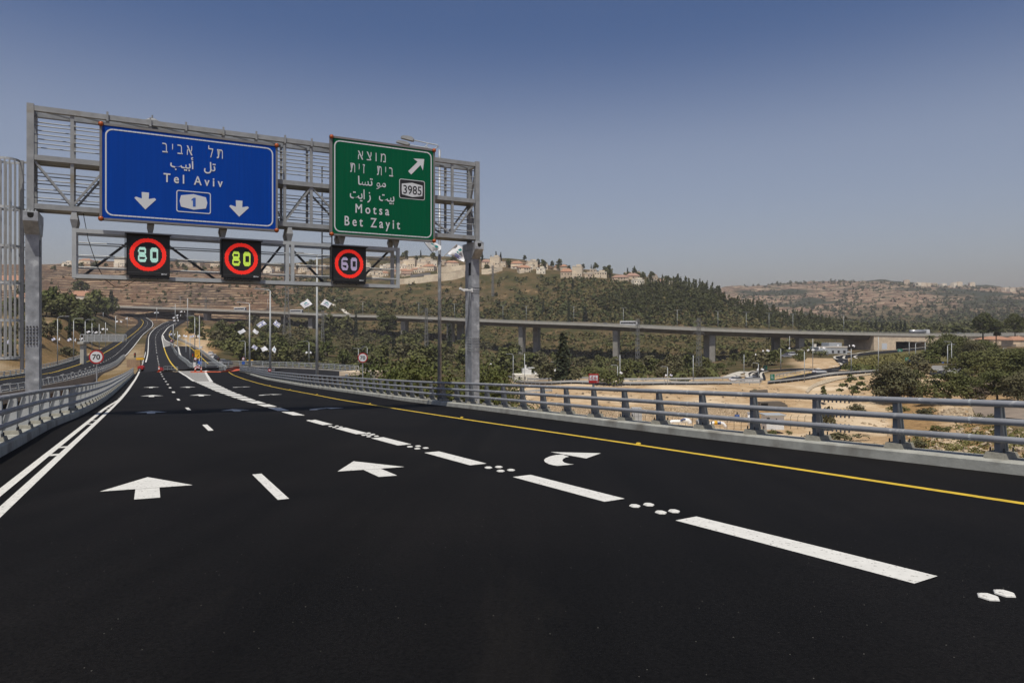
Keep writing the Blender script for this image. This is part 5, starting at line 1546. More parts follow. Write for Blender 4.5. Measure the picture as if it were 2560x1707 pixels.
def coach(label, loc, rz, group=None):
    t = thing('coach', label, 'coach', loc, rz, group)
    m = MB(); m.prism([(-6,0.35),(5.9,0.35),(6.1,1.2),(5.7,3.2),(5.3,3.45),(-5.7,3.45),(-6,3.2)], -1.25, 1.25); obj('body', m, M['car_white'], t, bevel=0.1)
    for s in (-1,1):
        w = MB()
        for k in range(6): w.box(-5.4+k*1.78,-5.4+k*1.78+1.68,min(s*1.252,s*1.262),max(s*1.252,s*1.262),1.55,2.75)
        obj('side_windows', w, M['window'], t)
    w = MB(); w.prism([(6.09,1.3),(6.11,1.3),(5.78,3.0),(5.76,3.0)], -1.15, 1.15); obj('windscreen', w, M['window'], t)
    wheels(t, (-3.6,3.9), 1.05, 0.5, 0.3)
    return t
def on_via(px, back):
    p, d, n = vpt(px, -0.96, back); return p, math.atan2(d.y, d.x)
p, r = on_via(730, 6); coach('white coach on the viaduct, the one nearer the middle of its span', p, r, 'coaches on the viaduct')
p, r = on_via(588, 6); coach('white coach with dark windows on the viaduct, further towards the hillside', p, r, 'coaches on the viaduct')
for i, (px, back, pn, nm, lab) in enumerate(((356,22,'car_dark','car','dark car on the far end of the viaduct by the burnt hillside'),(868,5,'car_white','car','white car on the viaduct below the winding dirt track'),(1480,5,'car_white','car','white car driving on the viaduct above its tall single pier'),(1506,6,'car_silver','car','silver car driving close behind a white car on the viaduct'),(390,20,'car_white','van','white van on the far end of the viaduct'))):
    p, r = on_via(px, back); car(lab, p, r, pn, 'cars on the viaduct', 'car', van=(nm=='van'))
p, r = on_via(1560, 10); coach('pale truck-sized coach half hidden by the viaduct parapet', p, r, 'coaches on the viaduct')
# tanker lorry
p, r = on_via(2318, 5)
t = thing('tanker_lorry', 'silver tanker lorry with a white cab on the road above the abutment', 'lorry', p, r)
m = MB(); m.tube((-8,0,2.2),(3.0,0,2.2),1.15,16); obj('tank', m, M['car_silver'], t, smooth=True)
m = MB(); m.box(-8,3.4,-0.5,0.5,0.8,1.1); obj('chassis', m, M['dark'], t)
m = MB(); m.prism([(3.5,0.6),(6.0,0.6),(6.0,2.2),(5.6,3.5),(3.6,3.6)], -1.25, 1.25); c = obj('cab', m, M['car_white'], t, bevel=0.08)
m = MB(); m.prism([(5.99,2.2),(6.03,2.2),(5.66,3.3),(5.62,3.3)], -1.1, 1.1); obj('windscreen', m, M['window'], c)
wheels(t, (-6.5,-5.2,2.4,4.8), 1.0, 0.5, 0.3)
p, r = on_via(2430, 8); t = car('white delivery van on the road above the abutment beside the tall pines', p, r, 'car_white', None, 'delivery_van', van=True)
# parked by the slip road and around the roundabout
def gcar(x, y, rz, pn, lab, group='cars parked below the slip road', nm='parked_car', van=False):
    g = ground(x, y)
    if g is not None: car(lab, g, rz, pn, group, nm, van)
gcar(527,889,1.9,'car_white','white parked car furthest up the verge beside the slip road'); gcar(536,897,1.9,'car_white','white parked car just below another white car on the verge'); gcar(541,902,1.9,'car_dark','black parked car on the verge beside the slip road'); gcar(557,911,2.0,'car_silver','silver parked car nearest the curved exit bridge'); gcar(566,913,2.4,'car_dark','dark parked car at the low end of the verge row')

# ------------------------------------------------------------ houses
def house(label, x, y, wpx, hpx, kind, group, name='stone_house', wallm=None, rz=None, depth=None, Ymin=24, nwin=None):
    g = ground(x, y, Ymin)
    if g is None: return None
    w = wpx*1.08*g.y/F; h = max(2.6, hpx*1.25*g.y/F); d = depth or min(12, max(6, w*0.7))
    rz = random.uniform(-0.35,0.35) if rz is None else rz
    t = thing(name, label, 'house', g+Vector((0,d*0.4,-0.6)), rz, group)
    wm = wallm or random.choice([M['wall'],M['wall2'],M['wall3'],M['wall']])
    hr = 0.36*h if kind in 'rp' else 0
    hw = h-hr+0.6
    m = MB(); m.box(-w/2,w/2,-d/2,d/2,-2.5,hw)
    if w > 9 and kind == 'f': m.box(-w*0.1,w*0.35,-d/2+1.2,d/2-0.5,hw,hw+2.2)
    if w > 8: m.box(-w/2-0.0,-w*0.1,-d/2-1.6,-d/2,-2.5,hw*0.5)
    obj('wall', m, wm, t)
    o = 0.45; r = MB(); rm = M['roof'] if kind == 'r' else M['roof2']
    if kind in 'rp':
        r.add([(-w/2-o,-d/2-o,hw),(w/2+o,-d/2-o,hw),(w/2+o,d/2+o,hw),(-w/2-o,d/2+o,hw),(-w/2+d*0.35,0,hw+hr),(w/2-d*0.35,0,hw+hr)], [(3,2,1,0),(0,1,5,4),(1,2,5),(2,3,4,5),(3,0,4)])
        ro = obj('roof', r, rm, t)
        ch = MB(); ch.box(w*0.15,w*0.15+0.8,0.2,1.0,hw+hr*0.4,hw+hr+0.6); obj('chimney', ch, wm, ro)
    else:
        r.box(-w/2-0.15,w/2+0.15,-d/2-0.15,-d/2+0.15,hw-0.25,hw+0.5); r.box(-w/2+0.3,-w/2+1.6,d*0.1,d*0.1+1.2,hw,hw+1.5)
        obj('roof', r, M['flatroof'], t)
    n = nwin or max(2, min(6, int(w/2.6))); fl = max(1, int(hw/2.9))
    for f_ in range(min(fl,2)):
        for k in range(n):
            if random.random() < 0.25: continue
            cx = -w/2+w*(k+0.5)/n; z0 = 0.9+f_*2.9
            if z0+1.3 > hw: continue
            ww = random.uniform(0.45,0.75)
            q = MB(); q.box(cx-ww,cx+ww,-d/2-0.03,-d/2+0.02,z0,z0+1.35); obj('window', q, M['window'], t)
    return t
def z6(x, y): return 1200+x*.2551, 620+y*.2551
def z5(x, y): return 800+x*.22957, 600+y*.22957
def z7v(x, y): return 1760+x*.3401, 640+y*.3401
def z8(x, y): return x*.17857, 680+y*.17857
HL = []
for q in ((60,185,90,60,'p'),(150,190,90,80,'f'),(230,185,50,35,'f'),(360,195,110,55,'r'),(430,240,110,60,'r'),(510,205,90,60,'f'),(600,250,80,40,'f'),(630,205,70,40,'f'),(745,190,110,50,'f'),(800,222,130,50,'r'),(850,292,110,75,'r'),(960,300,90,95,'f'),(1060,305,80,45,'f'),(1110,258,60,38,'f'),(1185,288,110,40,'f'),(1380,335,150,60,'p'),(1500,325,120,65,'p'),(1550,368,100,45,'f'),(1690,358,60,35,'f'),(1785,358,70,42,'p'),(1850,372,70,35,'f')):
    HL.append((*z6(q[0],q[1]), q[2]*.2551, q[3]*.2551, q[4]))
for q in ((1430,290,130,55,'r'),(1340,275,60,40,'f'),(1150,275,120,55,'f'),(980,310,120,75,'f'),(1045,355,140,45,'r'),(1120,320,110,60,'f'),(1190,335,120,60,'r'),(950,375,120,45,'r'),(1235,305,60,65,'f'),(700,395,80,45,'r'),(640,405,80,40,'f'),(740,345,100,42,'f'),(690,325,80,34,'f'),(600,425,70,34,'f'),(620,355,70,34,'f'),(750,305,70,30,'f'),(900,335,80,45,'f'),(560,380,70,30,'f'),(530,330,60,26,'f'),(830,365,80,34,'r'),(790,330,80,30,'f')):
    HL.append((*z5(q[0],q[1]), q[2]*.2296, q[3]*.2296, q[4]))
for q in ((225,692,110,45,'r'),(612,728,112,75,'f'),(1330,725,120,36,'f'),(1440,728,110,32,'f'),(1640,725,90,32,'f'),(2210,772,90,26,'f'),(40,718,100,32,'f'),(1270,718,60,30,'f'),(2330,775,60,30,'f')):
    HL.append((*z7(q[0],q[1]), q[2]*.2296, q[3]*.2296, q[4]))
for q in ((585,1325,80,32,'f'),(670,1350,90,34,'f'),(760,1300,60,28,'f'),(260,1330,70,26,'f'),(520,1290,60,26,'f')):
    HL.append((*z2(q[0],q[1]), q[2]*.2721, q[3]*.2721, q[4]))
_rh = random.Random(31)
for _ in range(30):
    x = _rh.uniform(880,1060) if _rh.random() < .6 else _rh.uniform(1205,1640); y0 = 690 if x < 1062 else 668+max(0,(x-1260))*0.075
    HL.append((x, y0+_rh.uniform(-34 if x < 1062 else -4, 4), _rh.uniform(12,24), _rh.uniform(6,10), _rh.choice('ffrpf')))
HL.sort(key=lambda q: q[0])
rn = {'r':'red-roofed hilltop house','p':'dusty-roofed hilltop house','f':'flat-roofed hilltop house'}
zone = lambda x: 0 if x < 640 else (1 if x < 1162 else 2)
zn = ['on burnt ridge behind displays','left of far gantry post','right of far gantry post']
cnt = {}
for q in HL:
    k = (q[4], zone(q[0])); cnt[k] = cnt.get(k, 0)+1
    house('%s %s, %s from left' % (rn[q[4]], zn[k[1]], ordinal(cnt[k])), q[0], q[1], q[2], q[3], q[4], 'houses of the hilltop village', Ymin=500)
n_ = 0
for q in ((1495,202,34,26),(1575,212,40,18),(1612,214,40,20),(1655,216,40,18),(1695,217,40,18),(1765,222,34,20),(1845,222,34,26),(1880,222,34,30),(1975,218,34,24),(2225,250,40,20),(2265,256,40,18)):
    n_ += 1
    x, y = z7v(q[0], q[1]); house('tiny pale house on the crest of the distant hill, %s from the left' % ordinal(n_), x, y+3, q[2]*.34, q[3]*.34, 'f', 'houses on the distant hill', Ymin=1500, depth=14, nwin=2)
# red-roofed houses nearer by
house('white house with orange tiled roofs among the trees left of the carriageways', 196, 764, 46, 30, 'r', None, 'tiled_house', M['wall2'], 0.5)
house('tiled orange roof house seen behind the caged ladder, upper one', 22, 725, 60, 30, 'r', None, 'tiled_house', M['wall3'], 0.1)
house('tiled orange roof house seen just beside the near gantry post, lower one', 52, 762, 34, 24, 'r', None, 'tiled_house', M['wall3'], -0.2)
for q, lab in (((2500,862,64,17),'long orange-roofed house behind the dark trees at the far end of the valley'),((2550,866,46,20),'gabled orange-roofed house closest to the picture edge behind dark trees')):
    house(lab, *q, 'r', None, 'tiled_house', M['wall3'], 0.15, Ymin=250)
house('white box building with dark annexe beyond the valley road', 1894, 899, 34, 11, 'f', None, 'site_building', M['white'], 0.0, Ymin=200)
house('low grey shed under the viaduct beside the site vehicles', 2080, 884, 66, 13, 'f', None, 'site_shed', M['sheet'], 0.0, Ymin=250)
# rough white building with rooftop tanks
g = ground(1317, 953, 150)
t = thing('whitewashed_building', 'rough whitewashed flat building with rooftop tanks below the viaduct', 'building', g, 0.15)
w = 60*g.y/F; m = MB(); m.box(-w/2,w/2,0,6,-2,17*g.y/F); obj('wall', m, mat('rough_whitewash', (0.70,0.66,0.56), 0.95, 0, 0.2, 1.2, bump=0.8, bscale=2), t)
zt_ = 17*g.y/F
m = MB(); m.box(-w*0.12,w*0.22,1,4,zt_,zt_+1.7); m.box(w*0.36,w*0.46,1,3,zt_,zt_+0.8); obj('rooftop_tank', m, M['white'], t)
m = MB(); m.tube((0,2,zt_+1.7),(0,2,zt_+2.9),0.25,8); m.box(w*0.1,w*0.36,0.8,4,zt_+1.9,zt_+2.0); obj('chimney', m, M['white'], t)
m = MB(); m.box(-w*0.35,-w*0.27,-0.02,0.02,0.5,1.5); m.box(-w*0.12,-w*0.05,-0.02,0.02,0.5,1.5); parts('window', m, M['window'], t)

# ------------------------------------------------------------ stone terrace walls of the village
def terrace(label, pts_px, hpx, thick=1.2, m_=None, Ymin=300, name='terrace_wall'):
    P = [ground(x, y, Ymin) for x, y in pts_px]; P = [p for p in P if p is not None]
    P = resample(P, 16)
    h = hpx*P[0].y/F; m = MB(); rings = []
    for p in P: rings.append([p+Vector((0,0,-2)), p+Vector((0,thick,-2)), p+Vector((0,thick,h)), p+Vector((0,0,h))])
    m.sweep(rings); return tag(obj(name, m, m_ or M['wallstone']), label, 'wall')
M['wallstone'] = mat('dressed_stone_wall', (0.78,0.66,0.48), 0.9, 0, 0.12, 0.25, stain=((0.60,0.48,0.34),0.12,0.5,0.7))
terrace('long pale stone retaining wall at the foot of the village', [(997,712),(1040,709),(1090,703),(1162,692)], 15)
terrace('pale stone retaining wall one step up, with thin dark slots', [(1060,700),(1100,696),(1162,684)], 12)
terrace('upper pale stone wall under the houses left of the far post', [(1093,683),(1130,680),(1164,677)], 15)
terrace('sloping pale stone wall just right of the far post', [(1204,686),(1230,684),(1256,677)], 13)
terrace('dark slatted terrace wall band in the village wall', [(1026,694),(1050,691),(1076,688)], 7, m_=M['signback'])
terrace('rubble stone wall across the works area behind the pipes', [(1350,1052),(1500,1053),(1700,1055),(1880,1056)], 38, 0.8, M['masonry'], 60, 'rubble_wall')
terrace('ragged rubble wall below the dark hillside trees by the lamp post', [(745,889),(780,889),(815,888)], 8, 1.0, M['masonry'], 120, 'rubble_wall')

# ------------------------------------------------------------ lamps and flags
def lamp_post(label, base, h, arm=1, reach=1.8, r=0.10, r2=0.05, rz=0.0, group=None, heads=None, curved=False, plain=False, name='street_lamp'):
    t = thing(name, label, 'street lamp', base, rz, group)
    m = MB(); m.path([(0,0,-0.6),(0,0,h)], r, 10, r2); obj('pole', m, M['galvlight'], t, smooth=True)
    dirs = {1:(1,),-1:(-1,),2:(1,-1),0:()}[arm]
    for s in dirs:
        m = MB()
        if curved:
            pts = [(0,0,h-0.02)]+[(s*reach*0.35*(1-math.cos(a)),0,h+reach*0.32*math.sin(a)) for a in np.linspace(0.15,math.pi/2,7)]+[(s*reach,0,h+reach*0.34)]
            top = h+reach*0.34
        else:
            pts = [(0,0,h-0.05),(s*0.15,0,h+0.12),(s*reach,0,h+0.30)]; top = h+0.30
        m.path(pts, r2*0.8, 8, r2*0.55); obj('arm', m, M['galvlight'], t, smooth=True)
        m = MB(); m.prism([(s*(reach-0.1),top-0.07),(s*(reach+0.7),top-0.06),(s*(reach+0.75),top),(s*(reach+0.4),top+0.10),(s*(reach-0.1),top+0.06)], -0.16, 0.16)
        obj('lamp_head', m, M['galv'], t)
    return t
def flag(label, foot, tip, w, hgt, kind, group, wave=0.0, dark=False, name='flag'):
    """cloth hung from the upper part of a slanting staff"""
    foot = Vector(foot); tip = Vector(tip)
    t = thing(name, label, 'flag', foot, 0, group)
    v = tip-foot; u = v.normalized()
    m = MB(); m.tube((0,0,0), v*1.02, 0.014*max(1,hgt), 6); obj('staff', m, M['staffdark'] if dark else M['staff'], t)
    side = 1 if v.x >= 0 else -1
    # cloth direction: away from the pole, sagging, rippling
    q = Vector((side*(0.5+0.3*math.sin(wave*2.1)), -0.62+0.25*math.cos(wave*1.7), -0.30-0.3*abs(math.sin(wave)))).normalized()
    n = u.cross(q).normalized()
    L = v.length; hs = hgt
    def P(a, b, off=0.0):
        hb = hs*(1-0.45*b)*(1-a)+0.18*hs*math.sin(b*2.2+wave*.3)
        p = v - u*hb + q*(b*w*(0.82+0.18*a))
        p = p + n*(0.13*w*math.sin(b*6.5+wave+a*1.7)*b) + Vector((0,0,-0.30*w*b*b*(1.1-a)-0.06*w*math.sin(b*5+wave)*b)) + n*off
        return p
    def sheet(poly_fn, nm, mt, off, nu=6, nv=12):
        mm = MB(); vs = []; 
        for i in range(nu+1):
            for j in range(nv+1):
                a, b = poly_fn(i/nu, j/nv); vs.append(P(a, b, off))
        fs = [(i*(nv+1)+j, i*(nv+1)+j+1, (i+1)*(nv+1)+j+1, (i+1)*(nv+1)+j) for i in range(nu) for j in range(nv)]
        mm.add(vs, fs); o = obj(nm, mesh_from(nm, mm.v, mm.f, True), mt, t); return o
    sheet(lambda a, b: (a, b), 'cloth', M['flag'], 0.0)
    for off in (0.006, -0.006):
        if kind == 'stripes':
            for a0, a1 in ((0.12,0.25),(0.75,0.88)): sheet(lambda a, b, a0=a0, a1=a1: (a0+(a1-a0)*a, b), 'stripe', M['flagblue'], off, 2, 12)
            mm = MB()
            for k in range(2):
                pts = []
                for i in range(3):
                    an = math.radians(90+120*i+60*k); pts.append((0.5+0.2*math.sin(an), 0.5+0.2*math.cos(an)*hgt/w))
                for i in range(3):
                    (a0,b0),(a1,b1) = pts[i], pts[(i+1)%3]
                    p0 = P(a0,b0,off*1.3); p1 = P(a1,b1,off*1.3); d = (p1-p0).normalized(); s_ = d.cross(n)*0.022*hgt*1.6
                    mm.add([p0-s_,p0+s_,p1+s_,p1-s_], [(0,1,2,3)])
            obj('star', mesh_from('star', mm.v, mm.f), M['flagblue'], t)
        elif kind == 'teal':
            def blob(c, rr, ang, squash, nm, mt):
                mm = MB(); vs = [P(c[0], c[1], off)]
                for i in range(16):
                    an = 2*math.pi*i/16; x = rr*math.cos(an); z = rr*squash*math.sin(an)
                    a = c[0]+x*math.sin(ang)+z*math.cos(ang); b = c[1]+(x*math.cos(ang)-z*math.sin(ang))*hgt/w
                    vs.append(P(min(max(a,0.02),0.98), min(max(b,0.02),0.98), off))
                mm.add(vs, [(0,i,i%16+1) for i in range(1,17)]); obj(nm, mesh_from(nm, mm.v, mm.f), mt, t)
            blob((0.66,0.42), 0.20, 0.7, 0.5, 'emblem', M['flagteal']); blob((0.58,0.64), 0.17, -0.6, 0.5, 'emblem', M['flagteal'])
            mm = MB()
            for k in range(5):
                a0 = 0.27; b0 = 0.28+0.1*k
                p = [P(a0,b0,off),P(a0,b0+0.075,off),P(a0+0.11,b0+0.075,off),P(a0+0.11,b0,off)]; mm.add(p, [(0,1,2,3)])
            obj('small_lettering', mesh_from('small_lettering', mm.v, mm.f), M['flagblue'], t)
    return t
def flag_pair(base, z, L, w, h, kinds, where, group='flags on the lamp posts', dz=0.75):
    for s, k in zip((-1,1), kinds):
        if k is None: continue
        desc = {'stripes':'blue-striped flag','teal':'teal-marked flag','plain':'white flag'}[k]
        foot = base+Vector((s*0.06,-0.06,z)); tip = foot+Vector((s*L*0.66, -0.15*L, L*dz))
        flag('%s, %s staff, %s' % (desc, 'left' if s < 0 else 'right', where), foot, tip, w, h, k, group, wave=random.random()*6, dark=(s < 0))
# tall posts beside the near kerb
b0 = A(1099,1004); b0 = Vector((pt(1099,1004,37.5).x, 37.5, float(zA(37.5))+0.15))
h0 = (HZ-375)/F*37.5-b0.z
t = thing('street_lamp', 'tall grey lamp post by the right kerb, two lamp heads rising behind the green sign', 'street lamp', b0, 0)
m = MB(); m.path([(0,0,-0.4),(0,0,h0)], 0.118, 14, 0.062); obj('pole', m, M['galvpost'], t, smooth=True)
m = MB(); m.box(-0.24,0.24,-0.24,0.24,-0.3,0.04); obj('base_plate', m, M['galv'], t)
def q40(x, y, dY=0.0):
    p = pt(960+x*.20408, 320+y*.20408, 37.5+dY); return p-b0
for (pts, hd) in (([(650,240),(668,225),(640,208),(540,190),(370,152)], [(370,140),(360,165),(335,163),(208,128),(215,112),(240,102),(300,104),(345,118)]),
                  ([(650,240),(610,262),(545,252),(490,240),(312,210)], [(316,196),(306,214),(280,215),(152,182),(160,168),(190,160),(250,168),(290,178)])):
    m = MB(); dY = 0.0 if hd[0][0] > 350 else -0.6
    m.path([q40(x, y, dY*i/4) for i, (x, y) in enumerate(pts)], 0.035, 8, 0.028); obj('arm', m, M['galvlight'], t, smooth=True)
    m = MB(); P = [q40(x, y, dY) for x, y in hd]; m.add([p+Vector((0,-0.15,0)) for p in P]+[p+Vector((0,0.15,0)) for p in P], [tuple(range(8)), tuple(range(15,7,-1))]+[(k,(k+1)%8,8+(k+1)%8,8+k) for k in range(8)])
    obj('lamp_head', m, M['galv'], t)
m = MB(); m.tube(q40(540,196), q40(490,240,-0.4), 0.02, 6); m.tube(q40(515,222,-.2), q40(545,250,-.5), 0.02, 6); obj('brace', m, M['galvlight'], t)
# its two flags, traced
def big_flag(label, foot, tip, cloth, marks, dark):
    Y = 37.4
    zf = lambda x, y, d=0.0: pt(1050+x*.12755, 580+y*.12755, Y+d)
    f0 = zf(*foot); t = thing('flag', label, 'flag', f0, 0, 'flags on the lamp posts')
    m = MB(); m.tube((0,0,0), zf(*tip, -0.25)-f0, 0.014, 6); obj('staff', m, M['staffdark'] if dark else M['staff'], t)
    rows = cloth; vs = []; nu = len(rows); nv = 10
    for i, (p, q) in enumerate(rows):
        for j in range(nv+1):
            s = j/nv; x = p[0]+(q[0]-p[0])*s; y = p[1]+(q[1]-p[1])*s
            vs.append(zf(x, y, -0.25+0.05*math.sin(s*7+i*0.9)+0.02*math.sin(s*13+i))-f0)
    me = mesh_from('cloth', vs, [(i*(nv+1)+j, i*(nv+1)+j+1, (i+1)*(nv+1)+j+1, (i+1)*(nv+1)+j) for i in range(nu-1) for j in range(nv)], True)
    obj('cloth', me, M['flag'], t)
    for nm, poly, mt in marks:
        vs = [zf(x, y, -0.36)-f0 for x, y in poly]
        obj(nm, mesh_from(nm, vs, [tuple(range(len(vs)))]), M[mt], t)
    return t
big_flag('white flag with teal emblem on the dark slanting staff under the green sign', (340,535), (82,200),
    [((95,205),(290,212)),((125,245),(418,275)),((165,300),(410,345)),((215,365),(330,372)),((245,388),(260,384))],
    [('emblem',[(200,220),(240,225),(285,262),(240,252)],'flagteal'),('emblem',[(280,270),(325,262),(362,285),(345,312),(305,305)],'flagteal')], True)
big_flag('white flag with teal emblem on the pale staff beside the far gantry post', (402,540), (720,248),
    [((722,246),(900,330)),((668,305),(905,420)),((610,360),(890,510)),((555,415),(862,585)),((543,428),(760,545))],
    [('emblem',[(745,350),(795,320),(822,350),(800,375),(765,372)],'flagteal'),('emblem',[(715,385),(745,378),(760,420),(730,412)],'flagteal'),('small_lettering',[(665,448),(690,450),(800,540),(790,545)],'flagblue'),('small_lettering',[(680,425),(705,418),(815,505),(805,512)],'flagblue')], False)
f_ = MB()
# the loose corner of the first flag
b1 = Vector((pt(792.5,944,71).x, 71, float(zA(71))+0.1)); h1 = (HZ-640)/F*71-b1.z
lamp_post('tall lamp post beside the railing, first beyond the far gantry post, flags hung halfway up', b1, h1, -1, 1.5, 0.17, 0.07, 0.0, 'tall lamp posts along the exit railing')
flag_pair(b1, (HZ-770)/F*71-b1.z, 1.35, 1.05, 0.75, ('teal','teal'), 'on the lamp post nearest the gantry beyond the railing')
b2 = pt(675.5,929,101); h2 = (HZ-727)/F*101-b2.z
lamp_post('tall lamp post second beyond the gantry, its lamp arm above the viaduct', b2, h2, -1, 1.6, 0.19, 0.08, 0.0, 'tall lamp posts along the exit railing')
flag_pair(b2, (HZ-817)/F*101-b2.z, 1.4, 1.2, 0.75, ('stripes','stripes'), 'high on the second tall lamp post beyond the gantry')
flag_pair(b2, (HZ-877)/F*101-b2.z, 1.1, 1.0, 0.75, ('plain','teal'), 'low on the second tall lamp post beyond the gantry')
b3 = pt(624,922,124); h3 = (HZ-760)/F*124-b3.z
lamp_post('tall lamp post third beyond the gantry, where the exit railing curves', b3, h3, -1, 1.6, 0.19, 0.08, 0.0, 'tall lamp posts along the exit railing')
flag_pair(b3, (HZ-836)/F*124-b3.z, 1.5, 1.2, 0.7, ('plain','plain'), 'on the third tall lamp post beyond the gantry')
flag_pair(b3, (HZ-873)/F*124-b3.z, 1.3, 1.2, 0.75, (None,'stripes'), 'low on the third tall lamp post beyond the gantry')
# smaller lamps: (x, top row, foot row, arm, height)
far_lamps = [
 (144,798,905,1,10,'sandy bank'),(184,802,893,1,10,'sandy bank'),(213,804,884,1,10,'sandy bank'),(118,733,777,1,8,'tiled house grove'),(171,766,789,-1,6,'tiled house grove'),(258,781,795,-1,5,'upper slip road on the left'),(230,808,878,0,9,'sandy bank'),(248,810,872,0,9,'sandy bank'),(264,806,866,0,9,'sandy bank'),(289,790,848,0,9,'far carriageway wall'),(318,792,818,0,7,'far carriageway wall'),
 (487,795,880,-1,10,'slip road'),(469,746,818,0,11,'slip road'),(433,812,872,0,9,'slip road'),(444,828,892,0,8,'slip road'),(465,846,898,0,8,'slip road'),(475,838,910,0,9,'slip road'),(438,760,812,0,10,'slip road'),(392,768,800,0,9,'far carriageway'),(368,772,792,0,8,'far carriageway'),
 (613,856,912,-1,9,'dark trees beyond the exit bridge'),(772.5,857,915,-1,9,'rubble wall beyond the exit bridge'),(896,874,920,2,8,'dark trees beyond the exit bridge'),(918,870,921,-1,8,'dark trees beyond the exit bridge'),
 (1283,889,954,-1,10,'valley road'),(1311.5,884,969,0,12,'valley road'),(1394,908,958,-1,8,'valley road'),(1544,916,964,-1,8,'valley road'),(1550,887,964,0,12,'valley road'),(1669,919,963,-1,8,'valley road'),(1733,888,958,0,12,'valley road'),
 (1860,886,932,0,12,'roundabout'),(1896,910,949,-1,9,'roundabout'),(1952,872,926,0,12,'roundabout'),(2011,879,955,-1,14,'roundabout'),(2032,847,919,0,14,'roundabout'),(2128,872,930,0,12,'roundabout'),(2196,842,931,0,15,'roundabout'),(2273,856,893,-1,9,'grassy island'),(2289,859,900,1,9,'grassy island'),(2313,856,905,-1,10,'grassy island'),(2369,865,927,1,12,'dark trees on the right'),(2379,858,922,-1,12,'dark trees on the right'),(2508,871,893,1,9,'dark trees on the right'),(1974,840,880,0,11,'shed under the viaduct'),(2088,850,872,2,8,'abutment'),(2164,850,866,2,7,'abutment')]
zc = {}; zt_n = {}
for q in far_lamps: zt_n[q[5]] = zt_n.get(q[5],0)+1
lamp_base = {}
for (x, yt, yb, arm, h, zn_) in sorted(far_lamps, key=lambda q: q[0]):
    zc[zn_] = zc.get(zn_,0)+1
    b = ground(x, yb, 60) if x > 560 or yb < 800 else pt(x, yb, F*h/(yb-yt))
    if b is None: b = pt(x, yb, F*h/(yb-yt))
    Y = b.y; h = (yb-yt)*Y/F
    lamp_post('slender lamp by the %s, %s from left of its row' % (zn_, ordinal(zc[zn_])), b, h, arm, min(2.2,h*0.2), 0.07+Y*0.00022, 0.05+Y*0.00020, 0.0, 'slender street lamps', curved=True)
    lamp_base[x] = (b, Y)
for i, px in enumerate((420,640,745,880,1022,1112,1231,1291,1413,1540,1680,1790,1880,1945,2010,2150)):
    p, d, n = vpt(px, -0.9, 14); lamp_post('slender lamp on the viaduct median, %s from the left' % ordinal(i+1), p, 11.5, 2, 1.4, 0.13, 0.09, 0.0, 'lamps on the viaduct', curved=True)
def far_flags(x, y, Y, L, kinds, where):
    q = min(lamp_base, key=lambda k: abs(k-x))
    if abs(q-x) < 8: L *= lamp_base[q][1]/Y*0.9; Y = lamp_base[q][1]-0.3
    L *= 0.68
    flag_pair(pt(x, y, Y), 0.0, L*0.85, L*0.72, L*0.5, kinds, where, 'flags on the distant lamp posts')
far_flags(144,851,159,2.0,('stripes','plain'),'at the sandy bank, nearest lamp to the near gantry post')
far_flags(184,852,187,2.4,('stripes','teal'),'second lamp of the sandy bank')
far_flags(213,850,214,2.2,('plain','stripes'),'in front of the far truss gantry')
far_flags(230,832,225,2.2,('plain','plain'),'fourth lamp of the sandy bank'); far_flags(248,833,250,2.2,('plain','plain'),'fifth lamp of the sandy bank'); far_flags(264,825,260,2.2,('plain','plain'),'below the curved slip road on the left')
far_flags(14,858,140,2.2,(None,'stripes'),'seen through the caged ladder')
far_flags(298,806,330,2.5,('plain','plain'),'on the retaining wall of the far carriageway'); far_flags(322,798,420,2.6,('plain','plain'),'where the far carriageway bends')
far_flags(366,776,480,2.8,('plain','plain'),'just left of the underpass'); far_flags(392,783,470,2.8,('plain','plain'),'beside the underpass pier'); far_flags(459,781,430,2.8,('plain','plain'),'right of the underpass')
for i, (x, y, k) in enumerate(((440,796,'plain'),(442,803,'plain'),(449,790,'plain'))): far_flags(x, y, 400, 2.6, (k,k), 'in the cluster above the slip road, %s of three' % ordinal(i+1))
far_flags(434,838,260,2.3,('stripes','plain'),'first of the row over the slip road'); far_flags(455,842,245,2.2,('plain','plain'),'second of the row over the slip road'); far_flags(472,843,235,2.2,('plain','stripes'),'third of the row over the slip road'); far_flags(490,843,220,2.3,('stripes','teal'),'last of the row over the slip road, by the white mast')
far_flags(772,883,250,2.2,('plain','plain'),'by the rubble wall'); far_flags(925,897,270,2.2,(None,'plain'),'behind the round speed sign')
far_flags(1222,913,260,2.2,(None,'plain'),'just right of the far gantry post')
far_flags(1394,927,265,2.6,('plain','stripes'),'in front of the tall cypress'); far_flags(1545,934,270,2.6,(None,'plain'),'beside the pylon'); far_flags(1670,940,275,2.6,('plain','stripes'),'between the two pylons')
for i, (x, y) in enumerate(((1815,937),(1899,925),(1925,918),(1937,909),(1992,903),(1912,879),(1893,888),(2026,877),(2053,872),(2100,866),(2127,866),(2168,864),(1978,872))): far_flags(x, y, 290, 2.5, ('plain','plain') if i%3 else ('plain',None), 'around the roundabout, %s of its flag sites' % ordinal(i+1))

